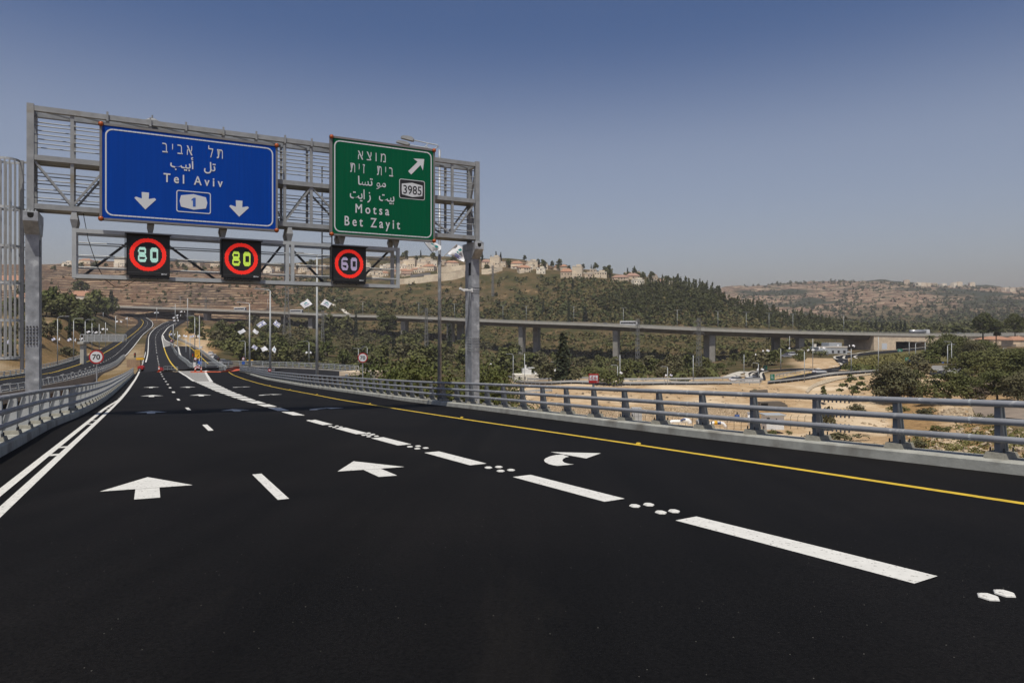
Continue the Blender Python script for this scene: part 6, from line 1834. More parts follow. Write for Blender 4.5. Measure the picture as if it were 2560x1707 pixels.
# ------------------------------------------------------------ road signs and works gear
def round_sign(label, base, h, r, body, rz=0.0):
    t = thing('speed_limit_sign', label, 'road sign', base, rz, 'round speed limit signs')
    m = MB(); m.tube((0,0,-0.6),(0,0,h+r*0.6),0.045 if r < .5 else 0.055,10); obj('pole', m, M['galvpost'], t)
    m = MB(); disc(m, 0, h, r, -0.085, -0.055, 36); obj('rim', m, M['signred'], t)
    m = MB(); disc(m, 0, h, r*0.80, -0.09, -0.06, 36); obj('face', m, M['signwhite'], t)
    lettering('number', body, -r*0.50, r*0.50, h-r*0.36, h+r*0.36, -0.091, M['signblack'], t, r*0.035)
    m = MB(); disc(m, 0, h, r*0.99, -0.054, -0.045, 36); obj('back', m, M['signback'], t)
    return t
Y7 = 49.; p = pt(242,953,Y7); round_sign('round red-rimmed 70 speed sign behind the railing by the double white line', Vector((p.x,p.y,float(zA(Y7))-0.3)), (HZ-892)/F*Y7-float(zA(Y7))+0.3, 16.2*Y7/F/0.94, '70', 0.18)
Y7 = 58.; p = pt(907,960,Y7); round_sign('round red-rimmed 70 speed sign behind the railing by the yellow line', Vector((p.x,p.y,float(zA(Y7))-0.2)), (HZ-894)/F*Y7-float(zA(Y7))+0.2, 12.2*Y7/F, '70', 0.1)
# red distance marker
Y7 = 24.8; p = pt(1484,1043,Y7); zb_ = float(zA(Y7))+0.1
t = thing('distance_marker', 'small red marker board reading 0.6 on a grey post behind the railing', 'marker sign', (p.x,p.y,zb_), 0.0)
zc_ = (HZ-945.5)/F*Y7-zb_; w = 24.5*Y7/F/2; hh = 23*Y7/F/2
m = MB(); m.tube((0,0.05,-0.5),(0,0.05,zc_),0.042,12); obj('pole', m, M['railpost'], t)
m = MB(); m.box(-w,w,-0.02,0.0,zc_-hh,zc_+hh); obj('board', m, M['signred'], t)
m = MB(); m.box(-w*0.84,w*0.84,-0.023,-0.02,zc_-hh*0.44,zc_+hh*0.66); m.box(w*0.66,w*0.78,-0.023,-0.02,zc_-hh*0.80,zc_-hh*0.62); obj('white_panel', m, M['signwhite'], t)
lettering('number', '-0.6-', -w*0.72, w*0.72, zc_-hh*0.30, zc_+hh*0.52, -0.0235, M['signred'], t, 0.004)
Y7 = 92.; p = pt(675.5,925.5,Y7)
t = thing('small_red_sign', 'small red and white marker at the foot of the second tall lamp post', 'marker sign', p)
m = MB(); m.box(-0.2,0.2,-0.22,-0.2,-0.15,0.2); obj('board', m, M['signred'], t)
m = MB(); m.box(-0.12,0.12,-0.225,-0.22,-0.03,0.1); obj('white_panel', m, M['signwhite'], t)
# yellow detour board with white mast
Y7 = 150.; p = A(498.5,922)
t = thing('detour_sign', 'yellow diversion board with black arrow and lettering above the chevron board', 'road sign', (p.x,p.y-0.5,p.z))
zt_ = lambda y: (HZ-y)/F*p.y-p.z
m = MB(); m.tube((-0.55,0.1,0),(-0.55,0.1,zt_(874)),0.07,8); m.tube((0.7,0.1,0),(0.7,0.1,zt_(874)),0.07,8); obj('pole', m, M['galvlight'], t)
w0 = (490-498.5)*p.y/F; w1 = (502.5-498.5)*p.y/F
m = MB(); m.box(w0,w1,-0.1,0.0,zt_(896),zt_(874)); obj('board', m, M['yellow'], t)
m = MB()
for k, y in enumerate((878,883)):
    for j in range(4-k): m.box(w0+0.2+0.22*j,w0+0.34+0.22*j,-0.11,-0.1,zt_(y+1.4),zt_(y-1.0))
m.prism([(w0+0.5,zt_(893)),(w0+0.62,zt_(894)),(w1-0.32,zt_(889.5)),(w1-0.2,zt_(890.8)),(w1-0.18,zt_(887.4)),(w1-0.52,zt_(887.5)),(w1-0.4,zt_(888.6))], -0.11, -0.1)
obj('arrow_and_lettering', m, M['signblack'], t)
m = MB(); disc(m, w0+0.15, zt_(896.5), 0.36, -0.13, -0.12, 20); d_ = obj('small_round_sign', m, M['signred'], t)
m = MB(); disc(m, w0+0.15, zt_(896.5), 0.26, -0.14, -0.13, 20); obj('face', m, M['signwhite'], d_)
m = MB(); m.box(-0.1,0.75,-0.08,0.0,zt_(911),zt_(902)); obj('blue_panel', m, M['signblue_small'], t)
m = MB(); m.box(w0-0.35,w0+0.15,-0.06,0.3,0.4,1.5); obj('control_box', m, M['white'], t)
mast = thing('white_mast', 'tall white mast with a small camera rising behind the yellow diversion board', 'mast', Vector((A(491,922).x, p.y+1.5, p.z)))
m = MB(); m.path([(0,0,0),(0,0,zt_(788))], 0.13, 8, 0.09); obj('pole', m, M['white'], mast)
m = MB(); m.box(0.15,0.6,-0.2,0.2,zt_(871),zt_(866)); obj('camera_box', m, M['white'], mast)
# chevron board
p = A(494,925.5)
t = thing('chevron_board', 'red and white chevron board at the nose of the gore paving', 'road sign', p)
w = 12*p.y/F/2; h = 12*p.y/F
m = MB(); m.box(-w,w,-0.05,0.05,0.1,h); obj('board', m, M['signwhite'], t)
for k in (0.08,0.52):
    m = MB(); m.prism([(-w,h*k),(0,h*(k+0.26)),(w,h*k),(w,h*(k+0.22)),(0,h*(k+0.48)),(-w,h*(k+0.22))], -0.07, -0.05); obj('chevron', m, M['signred'], t)
m = MB()
for s in (-1,1): m.box(s*w*0.8-0.3,s*w*0.8+0.3,-0.3,0.3,0.0,0.25)
parts('foot', m, M['white'], t)
# red water barrier with a cone, orange mesh, wire hurdles
p = A(403,927.5)
t = thing('plastic_barrier', 'red plastic water barrier standing across our lane', 'barrier', p)
w = 10*p.y/F; h = 9*p.y/F
m = MB(); m.prism([(-w*0.45,0),(w*0.5,0),(w*0.5,h*0.5),(w*0.36,h*0.6),(w*0.36,h),(-w*0.33,h),(-w*0.33,h*0.6),(-w*0.45,h*0.5)], -0.3, 0.3); obj('body', m, M['red'], t, bevel=0.03)
m = MB()
for k in range(2): m.box(-w*0.25+k*w*0.35,-w*0.02+k*w*0.35,-0.32,-0.29,0.0,0.15)
parts('foot', m, M['signblack'], t)
def cone(x, y, lab, s=1.0):
    p = A(x, y); t = thing('traffic_cone', lab, 'traffic cone', p, 0, 'orange traffic cones')
    m = MB(); m.box(-0.25*s,0.25*s,-0.25*s,0.25*s,0,0.06); obj('base', m, M['orange'], t)
    m = MB(); m.tube((0,0,0.06),(0,0,0.95*s),0.19*s,12,0.04*s); obj('body', m, M['orange'], t, smooth=True)
    m = MB(); m.tube((0,0,0.45*s),(0,0,0.65*s),0.135*s,12,0.095*s); obj('white_band', m, M['white'], t)
cone(397.5,929.5,'orange traffic cone beside the red plastic barrier',1.2); cone(488,929,'orange cone beside the chevron board, on its road side'); cone(503,929.2,'orange cone beside the chevron board, on its exit side')
def hurdle(x0, x1, y, hp, lab):
    a = A(x0, y); b = A(x1, y); t = thing('wire_hurdle', lab, 'barrier', a, 0, 'grey wire hurdles')
    w = (b-a); h = hp*a.y/F
    m = MB()
    for z in (0.1,h*0.5,h): m.tube((0,0,z), w+Vector((0,0,z)), 0.025, 5)
    n_ = max(3,int(w.length/0.9))
    for k in range(n_+1): m.tube(w*(k/n_)+Vector((0,0,0.05)), w*(k/n_)+Vector((0,0,h)), 0.018, 5)
    obj('mesh_panel', m, M['galvlight'], t)
    m = MB()
    for k in (0,1): m.box(w.x*k-0.25,w.x*k+0.25,-0.3,0.3,0,0.12)
    parts('foot', m, M['concrete'], t)
hurdle(409,438,928,12,'wire hurdle across our lanes beside the red barrier'); hurdle(440,445,928,11,'short wire hurdle at the yellow line'); hurdle(548,557,930,15,'wire hurdle standing on the exit lane')
t = thing('orange_mesh', 'crumpled orange plastic mesh laid across the exit lane by the yellow line', 'safety mesh', A(572,929))
m = MB(); base = A(572,929); vs = []
pts = [((476,930.5),0.12),((492,931),0.1),((520,930.2),0.08),((552,930.5),0.1),((572,929.5),0.35),((585,926.5),0.55),((604,923.5),0.5)]
for i, ((x, y), h) in enumerate(pts):
    q = A(x, y); vs += [q-base, q-base+Vector((0,0.15*math.sin(i),h*1.6))]
m.add(vs, [(2*i,2*i+2,2*i+3,2*i+1) for i in range(len(pts)-1)])
q = [A(x,y)-base for x, y in ((575,930.8),(598,928.5),(604,926.2),(590,927.5))]; m.add([v+Vector((0,0,0.12+0.1*i%2)) for i, v in enumerate(q)], [(0,1,2,3)])
obj('mesh', m, M['orange'], t)
p = A(351,928)
t = thing('works_trailer', 'yellow light bar trailer with red wheel box parked at the railing end', 'works trailer', p)
w = 19*p.y/F; m = MB(); m.box(-w/2,w/2,-0.2,0.2,2.35,2.75); obj('yellow_bar', m, M['yellow'], t)
m = MB(); m.box(-0.06,0.06,-0.06,0.06,0.6,2.35); m.box(0.25,0.33,-0.06,0.06,0.6,2.35); obj('mast', m, M['dark'], t)
m = MB(); m.prism([(-0.4,0.4),(0.7,0.4),(0.7,0.9),(0.3,1.25),(-0.4,1.0)], -0.4, 0.4); obj('engine_box', m, M['red'], t, bevel=0.04)
wheels(t, (0.1,), 0.42, 0.33)
def traffic_light(x, y, ytop, lab):
    p = A(x, y); t = thing('traffic_light', lab, 'traffic light', p, 0, 'traffic lights')
    h = (y-ytop)*p.y/F; m = MB(); m.tube((0,0,0),(0,0,h),0.06,8); obj('pole', m, M['galv'], t)
    m = MB(); m.box(-0.24,0.24,-0.2,0.1,h-1.3,h); obj('housing', m, M['ledbox'], t)
    for k, c in enumerate(('signred','amber','signgreen_small')):
        m = MB(); disc(m, 0, h-0.25-0.4*k, 0.14, -0.22, -0.2, 12); obj('lens', m, M[c], t)
traffic_light(337.5,900,882,'dark traffic light on the tan wall behind the works trailer'); traffic_light(483,920,883,'dark traffic light just left of the yellow diversion board')
p = A(606,924.5); p = Vector((p.x,146,p.z))
t = thing('blue_panel_sign', 'blue board under a round red-rimmed sign where the exit railing curves', 'road sign', pt(608.5,915,146))
m = MB(); m.tube((0,0,-0.3),(0,0,2.2),0.05,8); obj('pole', m, M['galv'], t)
m = MB(); m.box(-0.3,0.3,-0.06,0.0,0.35,0.95); obj('board', m, M['signblue_small'], t)
m = MB(); disc(m, 0, 1.55, 0.33, -0.07, -0.03, 20); obj('rim', m, M['signred'], t)
m = MB(); disc(m, 0, 1.55, 0.24, -0.08, -0.03, 20); obj('face', m, M['signwhite'], t)
m = MB(); m.box(0.75,2.1,-0.03,0.0,1.15,1.35); obj('yellow_strip', m, M['yellow'], t)
# far truss gantry over the other carriageway
TG = pt(201,853,205); t = thing('far_gantry', 'small galvanised truss gantry on one concrete leg over the opposite carriageway', 'sign gantry', pt(204,893,205), 0.0)
to_ = Vector(t.location); w = (307-200)*205/F; h = 18.5*205/F
x0 = TG.x-to_.x; zb_ = (HZ-854)/F*205-to_.z
m = MB()
for b in (0,1.6):
    m.box(x0,x0+w,b-0.1,b+0.1,zb_,zb_+0.22); m.box(x0,x0+w,b-0.1,b+0.1,zb_+h-0.22,zb_+h)
    for k in range(7): m.box(x0+w*k/6-0.09,x0+w*k/6+0.09,b-0.09,b+0.09,zb_+0.22,zb_+h-0.22)
parts('chord', m, M['galvlight'], t)
m = MB()
for k in range(6): m.beam((x0+w*k/6,0,zb_+h-0.2 if k%2 else zb_+0.2),(x0+w*(k+1)/6,0,zb_+0.2 if k%2 else zb_+h-0.2),0.1)
parts('diagonal_brace', m, M['galv'], t)
m = MB(); m.box(x0+w*0.05,x0+w*0.99,1.0,1.1,zb_+0.35,zb_+h-0.4); obj('display_back', m, M['galv'], t)
m = MB(); m.box(-0.9,0.9,-0.6,2.2,zb_-0.7,zb_-0.02); m.box(-0.55,0.55,0.1,1.5,-2,zb_-0.7); obj('leg', m, M['parapet'], t)
# direction boards round the roundabout
def board(x, y, ytop, wpx, hpx, mt, lab, poles=True):
    g = ground(x, y, 100)
    t = thing('direction_board', lab, 'road sign', g, 0, 'direction boards around the roundabout')
    h = (y-ytop)*g.y/F; w = wpx*g.y/F/2; bh = hpx*g.y/F
    m = MB()
    for s in (-1,1): m.tube((s*w*0.6,0.06,-0.5),(s*w*0.6,0.06,h),0.07,6)
    parts('pole', m, M['galv'], t)
    m = MB(); m.box(-w,w,-0.05,0.0,h-bh,h); obj('board', m, M[mt], t)
    m = MB()
    for k in range(3): m.box(-w*0.6,w*(0.1+0.2*((k*7)%3)),-0.06,-0.05,h-bh*(0.26+0.24*k),h-bh*(0.18+0.24*k))
    obj('lettering', m, M['signwhite'], t)
board(1931,954,935,11,15,'signgreen_small','green direction board beside the road with yellow kerbs'); board(1913,928,913,10,11,'signgreen_small','green direction board before the curved road'); board(2267,905,893,9,9,'signgreen_small','green board behind the grassy island'); board(2277,907,900,10,8,'signblue_small','blue board behind the grassy island')
board(2211,880,858,13,15,'signwhite','white poster board on the abutment wall'); board(2357,908,905,5,7,'signblue_small','small blue board by the dark trees'); board(2387,935,925,14,9,'signwhite','pale information board by the kerbed road'); board(2191,1000,977,6,14,'sheet','narrow grey board in the dirt field'); board(2250,880,872,12,9,'signgreen_small','dark green board back below the underpass mouth')
def yz5(x, y): return 300+x*.1148, 740+y*.1148
p = A(*yz5(1120,1000)); t = thing('warning_triangle', 'small red warning triangle on the gore paving up the road', 'road sign', p)
m = MB(); m.prism([(-0.7,0.2),(0.7,0.2),(0,1.5)], -0.06, 0.0); obj('rim', m, M['signred'], t); m = MB(); m.prism([(-0.4,0.38),(0.4,0.38),(0,1.1)], -0.08, -0.06); obj('face', m, M['signwhite'], t)

# ------------------------------------------------------------ pylons
def pylon(label, x, yb, yt, Ymin=150, wide=0.12, g=None):
    g = g or ground(x, yb, Ymin); H = (yb-yt)*g.y/F
    t = thing('electricity_pylon', label, 'pylon', g, 0.5, 'lattice electricity pylons')
    wb = H*wide/2; wt = H*0.022; th = max(0.10, g.y*0.00032)
    def W(z): 
        f_ = z/H; return wb+(wt-wb)*min(1, f_/0.62)
    m = MB(); zs = np.linspace(0, H, 13)
    for sx in (-1,1):
        for sy in (-1,1):
            for a, b in zip(zs, zs[1:]): m.beam((sx*W(a),sy*W(a),a),(sx*W(b),sy*W(b),b),th*1.2)
    obj('leg_frame', m, M['pylon'], t)
    m = MB()
    for k, (a, b) in enumerate(zip(zs, zs[1:])):
        for s in (-1,1):
            m.beam((-W(a),s*W(a),a),(W(b),s*W(b),b),th*0.7); m.beam((W(a),s*W(a),a),(-W(b),s*W(b),b),th*0.7)
            m.beam((s*W(a),-W(a),a),(s*W(b),W(b),b),th*0.7)
    obj('lattice', m, M['pylon'], t)
    for f_, r in ((0.72,0.13),(0.82,0.16),(0.92,0.12)):
        m = MB(); z = H*f_
        for s in (-1,1):
            m.beam((s*wt,0,z),(s*H*r,0,z+0.2),th); m.beam((s*wt,0,z+H*0.035),(s*H*r,0,z+0.2),th*0.8)
            m.tube((s*H*r,0,z+0.2),(s*H*r,0,z-H*0.03),th*0.5,5)
        obj('cross_arm', m, M['pylon'], t)
pylon('lattice pylon rising behind the second and third tall lamp posts', 717, 852, 690, 250); pylon('lattice pylon just behind the left end of the viaduct', 514, 812, 742, 500, g=pt(514,812,640)); pylon('slim lattice pylon in front of the viaduct left of the far gantry post', 1066, 887, 770, 280, 0.07); pylon('dark slim lattice pylon beside the tall single viaduct pier', 1594, 932, 796, 250, 0.07); pylon('lattice pylon in front of the paired viaduct piers', 1747, 946, 806, 230, 0.085); pylon('faint slim pylon high on the brown slope right of the far post', 1232, 742, 664, 500, 0.06); pylon('pylon standing among the bushes beside the tall lamp post', 807, 872, 776, 250, 0.08)

# ------------------------------------------------------------ valley roads, draped on the ground
def drape(pts, lift=0.22, step=3.0):
    P = [ground(x, y, 60) for x, y in pts]; P = [p for p in P if p is not None]
    P = along(P, step)
    return [Vector((p.x, p.y, gz(p.x, p.y)+lift)) for p in P]
def zr(x, y): return 1840+x*.17007, 820+y*.17007
def zq(x, y): return 2100+x*.19558, 760+y*.19558
M['lot'] = mat('dusty_lot', (0.24,0.19,0.145), 0.95, 0, 0.25, 0.3)
def road_between(name, up, lo, n=40, lift=0.30, mt='asphalt_far'):
    U = resample(drape(up, lift), n); L = resample(drape(lo, lift), n)
    mb = MB(); vs = []
    for a, b in zip(U, L):
        for k in range(4):
            q = a+(b-a)*(k/3); q.z = gz(q.x, q.y)+lift; vs.append(q)
    fs = [(i*4+k, i*4+k+1, i*4+k+5, i*4+k+4) for i in range(n-1) for k in range(3)]
    mb.add(vs, fs); struct(name, mb, M[mt]); return U, L
def chequer(paths, wdt=0.5, block=2.2, lift=0.42, m2='white_mark'):
    a = MB()
    for p in paths:
        P = drape(p, lift, 0.8); c = np.cumsum([0]+[(v-u).length for u, v in zip(P,P[1:])])
        for k in range(int(c[-1]/(2*block))):
            s0, s1 = 2*block*k, 2*block*k+block
            pr = [Vector([float(np.interp(s, c, [q[j] for q in P])) for j in range(3)]) for s in np.linspace(s0, s1, 4)]
            stripe(a, pr, wdt)
    tag(obj('kerb_paint', a, M[m2]), kind='structure')
road_between('road_valley', [zr(*q) for q in ((480,786),(800,728),(1160,660),(1310,640),(1700,640),(2140,622))], [zr(*q) for q in ((470,826),(900,782),(1100,757),(1400,708),(1700,684),(2140,652))], 50)
road_between('road_valley', [zr(*q) for q in ((1466,424),(1600,408),(1800,388),(2352,330),(2560,308),(2850,286))], [zr(*q) for q in ((1470,476),(1590,450),(1760,416),(2352,360),(2560,336),(2850,300))], 50)
road_between('road_valley', [zr(*q) for q in ((1470,440),(1466,490),(1550,545),(1490,585),(1180,632))], [zr(*q) for q in ((1640,440),(1650,500),(1660,560),(1570,600),(1440,652))], 34, 0.33)
road_between('road_valley', [zr(*q) for q in ((165,772),(180,700),(215,660),(300,640))], [zr(*q) for q in ((440,772),(430,720),(410,680),(400,650))], 20)
road_between('road_valley', [zr(*q) for q in ((300,630),(600,618),(1190,600))], [zr(*q) for q in ((300,652),(600,638),(1190,632))], 34, 0.25)
road_between('road_valley', [(1285,951),(1400,955),(1550,958),(1700,957),(1830,956)], [(1285,956.5),(1400,960.5),(1550,963),(1700,962),(1830,961)], 60, 0.12)
road_between('road_valley', [zq(*q) for q in ((1160,846),(1400,880),(1700,932))], [zq(*q) for q in ((1140,905),(1350,945),(1640,985))], 24)
road_between('road_lot', [zq(*q) for q in ((1180,792),(1400,800),(1620,812))], [zq(*q) for q in ((1160,842),(1400,872),(1640,910))], 14, 0.2, 'paving')
road_between('road_lot', [(2425,1012),(2500,1014),(2600,1018)], [(2440,1040),(2500,1046),(2600,1056)], 14, 0.15, 'lot')
chequer([[zr(*q) for q in ((1400,628),(1700,630),(2140,622))],[zr(*q) for q in ((1180,612),(1400,588),(1490,560))],[zr(*q) for q in ((1500,474),(1790,476))],[zr(*q) for q in ((1570,505),(1680,530))],[zr(*q) for q in ((1290,660),(1420,652))],[zr(*q) for q in ((1240,720),(1400,690),(1560,660))],[zq(*q) for q in ((680,776),(900,752))],[zq(*q) for q in ((1150,862),(1400,905),(1650,945))],[zq(*q) for q in ((1160,845),(1400,878),(1690,915))]])
chequer([[zr(*q) for q in ((480,784),(800,726),(1160,662))]], 0.6, 1.8, 0.45, 'yellow_mark')
mb = MB()
for p, w in (([(1460,426),(1470,470),(1500,478)],0.8),([(1600,425),(1585,450),(1620,472),(1700,478)],0.9),([(1780,418),(1740,440),(1780,462),(1870,460)],0.9),([(1430,436),(1700,396),(2352,331),(2850,285)],1.1),([(170,772),(190,668),(330,640)],1.0),([(225,772),(240,690),(330,655)],0.6),([(380,765),(365,700),(400,668),(470,655)],0.7),([(470,812),(900,770),(1180,722),(1500,672),(1900,655)],0.9),([(1540,560),(1545,540),(1510,525)],0.8)):
    stripe(mb, drape([zr(*q) for q in p], 0.5, 1.0), w)
stripe(mb, drape([(1818,945),(1840,936),(1860,930)], 0.25, 1.0), 3.0); stripe(mb, drape([zr(*q) for q in ((300,690),(60,720),(0,680))], 0.3, 1.0), 1.4)
stripe(mb, drape([(871,786),(858,776),(842,768),(834,758),(838,752),(850,749),(862,746)], 0.5, 2.0), 4.0)
struct('pavement', mb, mat('pale_paving', (0.52,0.48,0.41), 0.9, 0, 0.12, 0.4))
def guard(label, pts, z=0.75, w=0.32, posts=True):
    P = drape(pts, 0, 2.0); t = thing('crash_barrier', label, 'crash barrier', P[0], 0, 'steel crash barriers along the valley road'); o = Vector(t.location)
    m = MB(); m.sweep([[p+Vector((0,-0.04,z-w/2))-o, p+Vector((0,0.04,z-w/2))-o, p+Vector((0,0.04,z+w/2))-o, p+Vector((0,-0.04,z+w/2))-o] for p in P]); obj('rail', m, M['galvlight'], t)
    m = MB(); Q = along(P, max(3.0, path_len(P)/95))
    for p in Q: m.box(p.x-o.x-0.06,p.x-o.x+0.06,p.y-o.y+0.05,p.y-o.y+0.15,p.z-o.z-0.3,p.z-o.z+z)
    parts('post', m, M['galv'], t)
guard('steel crash barrier along the near edge of the valley road', [(1285,957.5),(1400,961.5),(1550,964),(1700,963),(1900,962.5)], 0.8, 0.5); guard('steel crash barrier along the far edge of the valley road', [(1270,947),(1400,951.5),(1550,955),(1700,953.5),(1830,951)], 0.8, 0.5); guard('steel crash barrier below the kerbed road to the roundabout', [zr(*q) for q in ((470,828),(900,786),(1100,762),(1400,712),(2100,656))], 0.8, 0.4); guard('dark crash barrier on the bank above the kerbed road', [zr(*q) for q in ((590,735),(800,690),(1150,640))], 0.9, 0.3); guard('short crash barrier beside the parked cars at the road bend', [zr(*q) for q in ((0,826),(200,816),(370,808))], 1.2, 0.5)
guard('striped red and white barrier line by the lower works road', [(1290,984),(1330,982),(1380,980)], 0.5, 0.5)
gcar(*zr(1225,668),0.4,'car_white','white car turning at the junction with chequered kerbs',None,'car'); gcar(2393,921,2.6,'car_dark','dark car parked on the grey lot by the dark trees',None,'parked_car'); gcar(*zr(20,790),0.1,'car_white','white car behind the short crash barrier, leftmost',"cars at the bend of the valley road",'car'); gcar(*zr(270,785),0.1,'car_silver','silver car behind the short crash barrier near the bend',"cars at the bend of the valley road",'car'); gcar(*zr(215,800),0.1,'car_white','white car just left of a silver one at the bend',"cars at the bend of the valley road",'car')
for i, (x, y, pn, vn) in enumerate(((790,395,'car_dark',0),(840,400,'car_white',1),(1210,375,'car_white',1),(1290,395,'car_silver',0),(1620,362,'car_white',1),(740,425,'car_silver',0))):
    gcar(*zr(x,y+6),0.2,pn,'vehicle on the site beneath the viaduct, %s from the left'%ordinal(i+1) if i else 'dark vehicle leftmost on the site beneath the viaduct','vehicles under the viaduct','car',bool(vn))
# stone lined channel and culvert
U = [zr(*q) for q in ((1020,941),(1090,860),(1300,770),(1560,720),(1980,668))]; L = [zr(*q) for q in ((1060,960),(1150,880),(1350,810),(1600,748),(2000,690))]
road_between('stone_channel', U, L, 30, 0.18, 'masonry')
g = ground(1936,1024,60); t = thing('culvert', 'grey concrete culvert headwall with a dark opening in the sandy bank', 'culvert', g, 0.25); s = g.y/F
m = MB(); m.prism([(-40*s,0),(38*s,0),(38*s,10*s),(20*s,20*s),(-40*s,20*s)], 0, 1.2); obj('headwall', m, M['deckconc'], t)
m = MB(); m.prism([(-38*s,2*s),(-20*s,2*s),(-18*s,17*s),(-38*s,17*s)], -0.03, 0.0); obj('opening', m, M['black'], t)
g = ground(1898,991,60); t = thing('concrete_wall', 'grey concrete wing wall up on the sandy bank above the culvert', 'wall', g, 0.1); s = g.y/F
m = MB(); m.prism([(-22*s,0),(24*s,0),(22*s,17*s),(-22*s,15*s)], 0, 0.6); obj('panel', m, M['deckconc'], t)
o = pt(868,950,120); t = thing('bridge_abutment', 'pale stone block abutment at the end of the short curved bridge', 'abutment', o, -0.5); s = 120/F
m = MB(); m.box(-26*s,60*s,0,6,-2,21*s); obj('wall', m, M['abut'], t)
m = MB(); m.box(-6*s,3*s,-0.04,0.02,4*s,15*s); obj('panel', m, M['sheet'], t)
# pipework compound
def zp(x, y): return 1620+x*.16156, 1000+y*.16156
def pip(pts, r, Yd, o): return [pt(*zp(x,y), Yd)-o for x, y in pts]
Yd = 112.0
def piece(name, label, anchor, builder, cat):
    o = pt(*zp(*anchor), Yd); t = thing(name, label, cat, o); builder(t, o); return t
def b1_(t, o):
    m = MB(); m.path(pip([(322,372),(335,345),(370,332),(500,332),(560,330)],0,Yd,o), 0.30, 12); obj('pipe', m, M['pipe_white'], t, smooth=True)
    m = MB(); m.path(pip([(540,330),(575,312),(620,318),(640,345),(645,370)],0,Yd,o), 0.42, 12); obj('pipe', m, M['pipe_white'], t, smooth=True)
    m = MB(); m.path(pip([(505,318),(540,296),(580,294)],0,Yd-.4,o), 0.12, 8); obj('flange', m, M['pipe_blue'], t, smooth=True)
piece('gas_pipe', 'thick white pipe bending out of the ground in the fenced compound', (480,375), b1_, 'pipe')
def b2_(t, o):
    m = MB(); m.path(pip([(965,392),(985,360),(1020,348),(1110,352),(1160,362),(1190,395),(1200,432)],0,Yd,o), 0.27, 12); obj('pipe', m, M['pipe_white'], t, smooth=True)
    m = MB(); m.path(pip([(1022,350),(1068,350)],0,Yd-.02,o), 0.34, 12); obj('yellow_collar', m, M['yellow'], t, smooth=True)
    m = MB(); m.path(pip([(1095,335),(1098,372)],0,Yd-.1,o), 0.34, 10); obj('blue_valve', m, M['pipe_blue'], t, smooth=True)
piece('gas_pipe', 'arched white pipe with a yellow collar and blue valve', (1080,430), b2_, 'pipe')
def b3_(t, o):
    def bx(x0, x1, y0, y1, mt, nm, dY=0.0, dp=1.2):
        a = pt(*zp(x0,y1),Yd)-o; b = pt(*zp(x1,y0),Yd)-o; m = MB(); m.box(a.x,b.x,dY,dY+dp,a.z,b.z); obj(nm, m, M[mt], t)
    bx(812,890,195,235,'sheet','actuator_box'); bx(800,880,290,345,'sheet','valve_body'); bx(822,842,155,195,'dark','stem'); bx(862,880,150,195,'dark','stem'); bx(835,870,235,290,'pipe_white','riser',0.2,.6); bx(770,800,320,400,'sheet','side_box'); bx(815,845,345,400,'pipe_white','riser',0.2,.6)
piece('valve_actuator', 'tall valve with grey actuator box and twin dark stems in the compound', (840,400), b3_, 'valve')
def b4_(t, o):
    m = MB(); m.path(pip([(1380,182),(1380,330)],0,Yd,o), 0.12, 8); obj('stem', m, M['dark'], t)
    m = MB(); m.path(pip([(1345,250),(1410,250)],0,Yd,o), 0.30, 10); obj('blue_valve', m, M['pipe_blue'], t, smooth=True)
    m = MB(); m.path(pip([(1405,225),(1412,330)],0,Yd,o), 0.14, 8); obj('riser', m, M['pipe_white'], t)
piece('blue_valve', 'dark blue valve on a white riser behind a railing post', (1380,330), b4_, 'valve')
def b5_(t, o):
    m = MB(); m.path(pip([(1582,390),(1582,196)],0,Yd,o), 0.42, 16); obj('tank', m, M['pipe_white'], t, smooth=True)
    m = MB(); m.path(pip([(1582,204),(1582,190)],0,Yd,o), 0.50, 16); obj('lid', m, M['sheet'], t)
piece('white_tank', 'upright white cylindrical tank beside the site kiosk', (1582,390), b5_, 'tank')
def b6_(t, o):
    def q(x, y): p = pt(*zp(x,y),Yd)-o; return p.x, p.z
    x0, z0 = q(1835,345); x1, z1_ = q(2105,240); m = MB(); m.box(x0,x1,0,2.4,z0-1.2,z1_); obj('wall', m, M['white'], t)
    m = MB(); m.box(x0-0.35,x1+0.25,-0.35,2.7,z1_+0.003,z1_+0.16); obj('roof', m, M['sheet'], t)
    xa, za = q(1838,330); xb, zb = q(1884,272); m = MB(); m.box(xa,xb,-0.03,0.02,za,zb); obj('door', m, M['dark'], t)
    xa, za = q(1980,305); xb, zb = q(1995,282); m = MB(); m.box(xa,xb,-0.03,0.02,za,zb); obj('window', m, M['window'], t)
piece('site_kiosk', 'small white site kiosk with flat roof and dark doorway', (1960,400), b6_, 'kiosk')
o = pt(1593,1053,105); t = thing('grey_cabinet', 'tall grey metal cabinet seen between the railing posts', 'cabinet', o); s = 105/F
m = MB(); m.box(-12*s,12*s,0,1.2,-.3,33*s); obj('body', m, M['sheet'], t)
m = MB()
for k in (-7*s, 3*s): m.box(k-0.02,k+0.02,-0.02,0.0,0,33*s)
m.box(-12*s,12*s,-0.018,-0.001,12*s,12.4*s); obj('door_seams', m, M['dark'], t)
P = drape([(1350,1064),(1500,1066),(1700,1070),(1900,1074),(2030,1072)], 0, 4.0)
t = thing('wire_fence', 'wire fence of thin dark posts round the pipework compound', 'fence', P[0]); o = Vector(t.location); m = MB()
for p in along(P, path_len(P)/40): m.path([p-o, p-o+Vector((0,0,2.1)), p-o+Vector((0.25,0,2.4))], 0.035, 5)
parts('post', m, M['dark'], t)
m = MB()
for z in (0.5,1.2,2.0): m.path([p-o+Vector((0,0,z)) for p in P], 0.012, 4)
parts('wire', m, M['dark'], t)

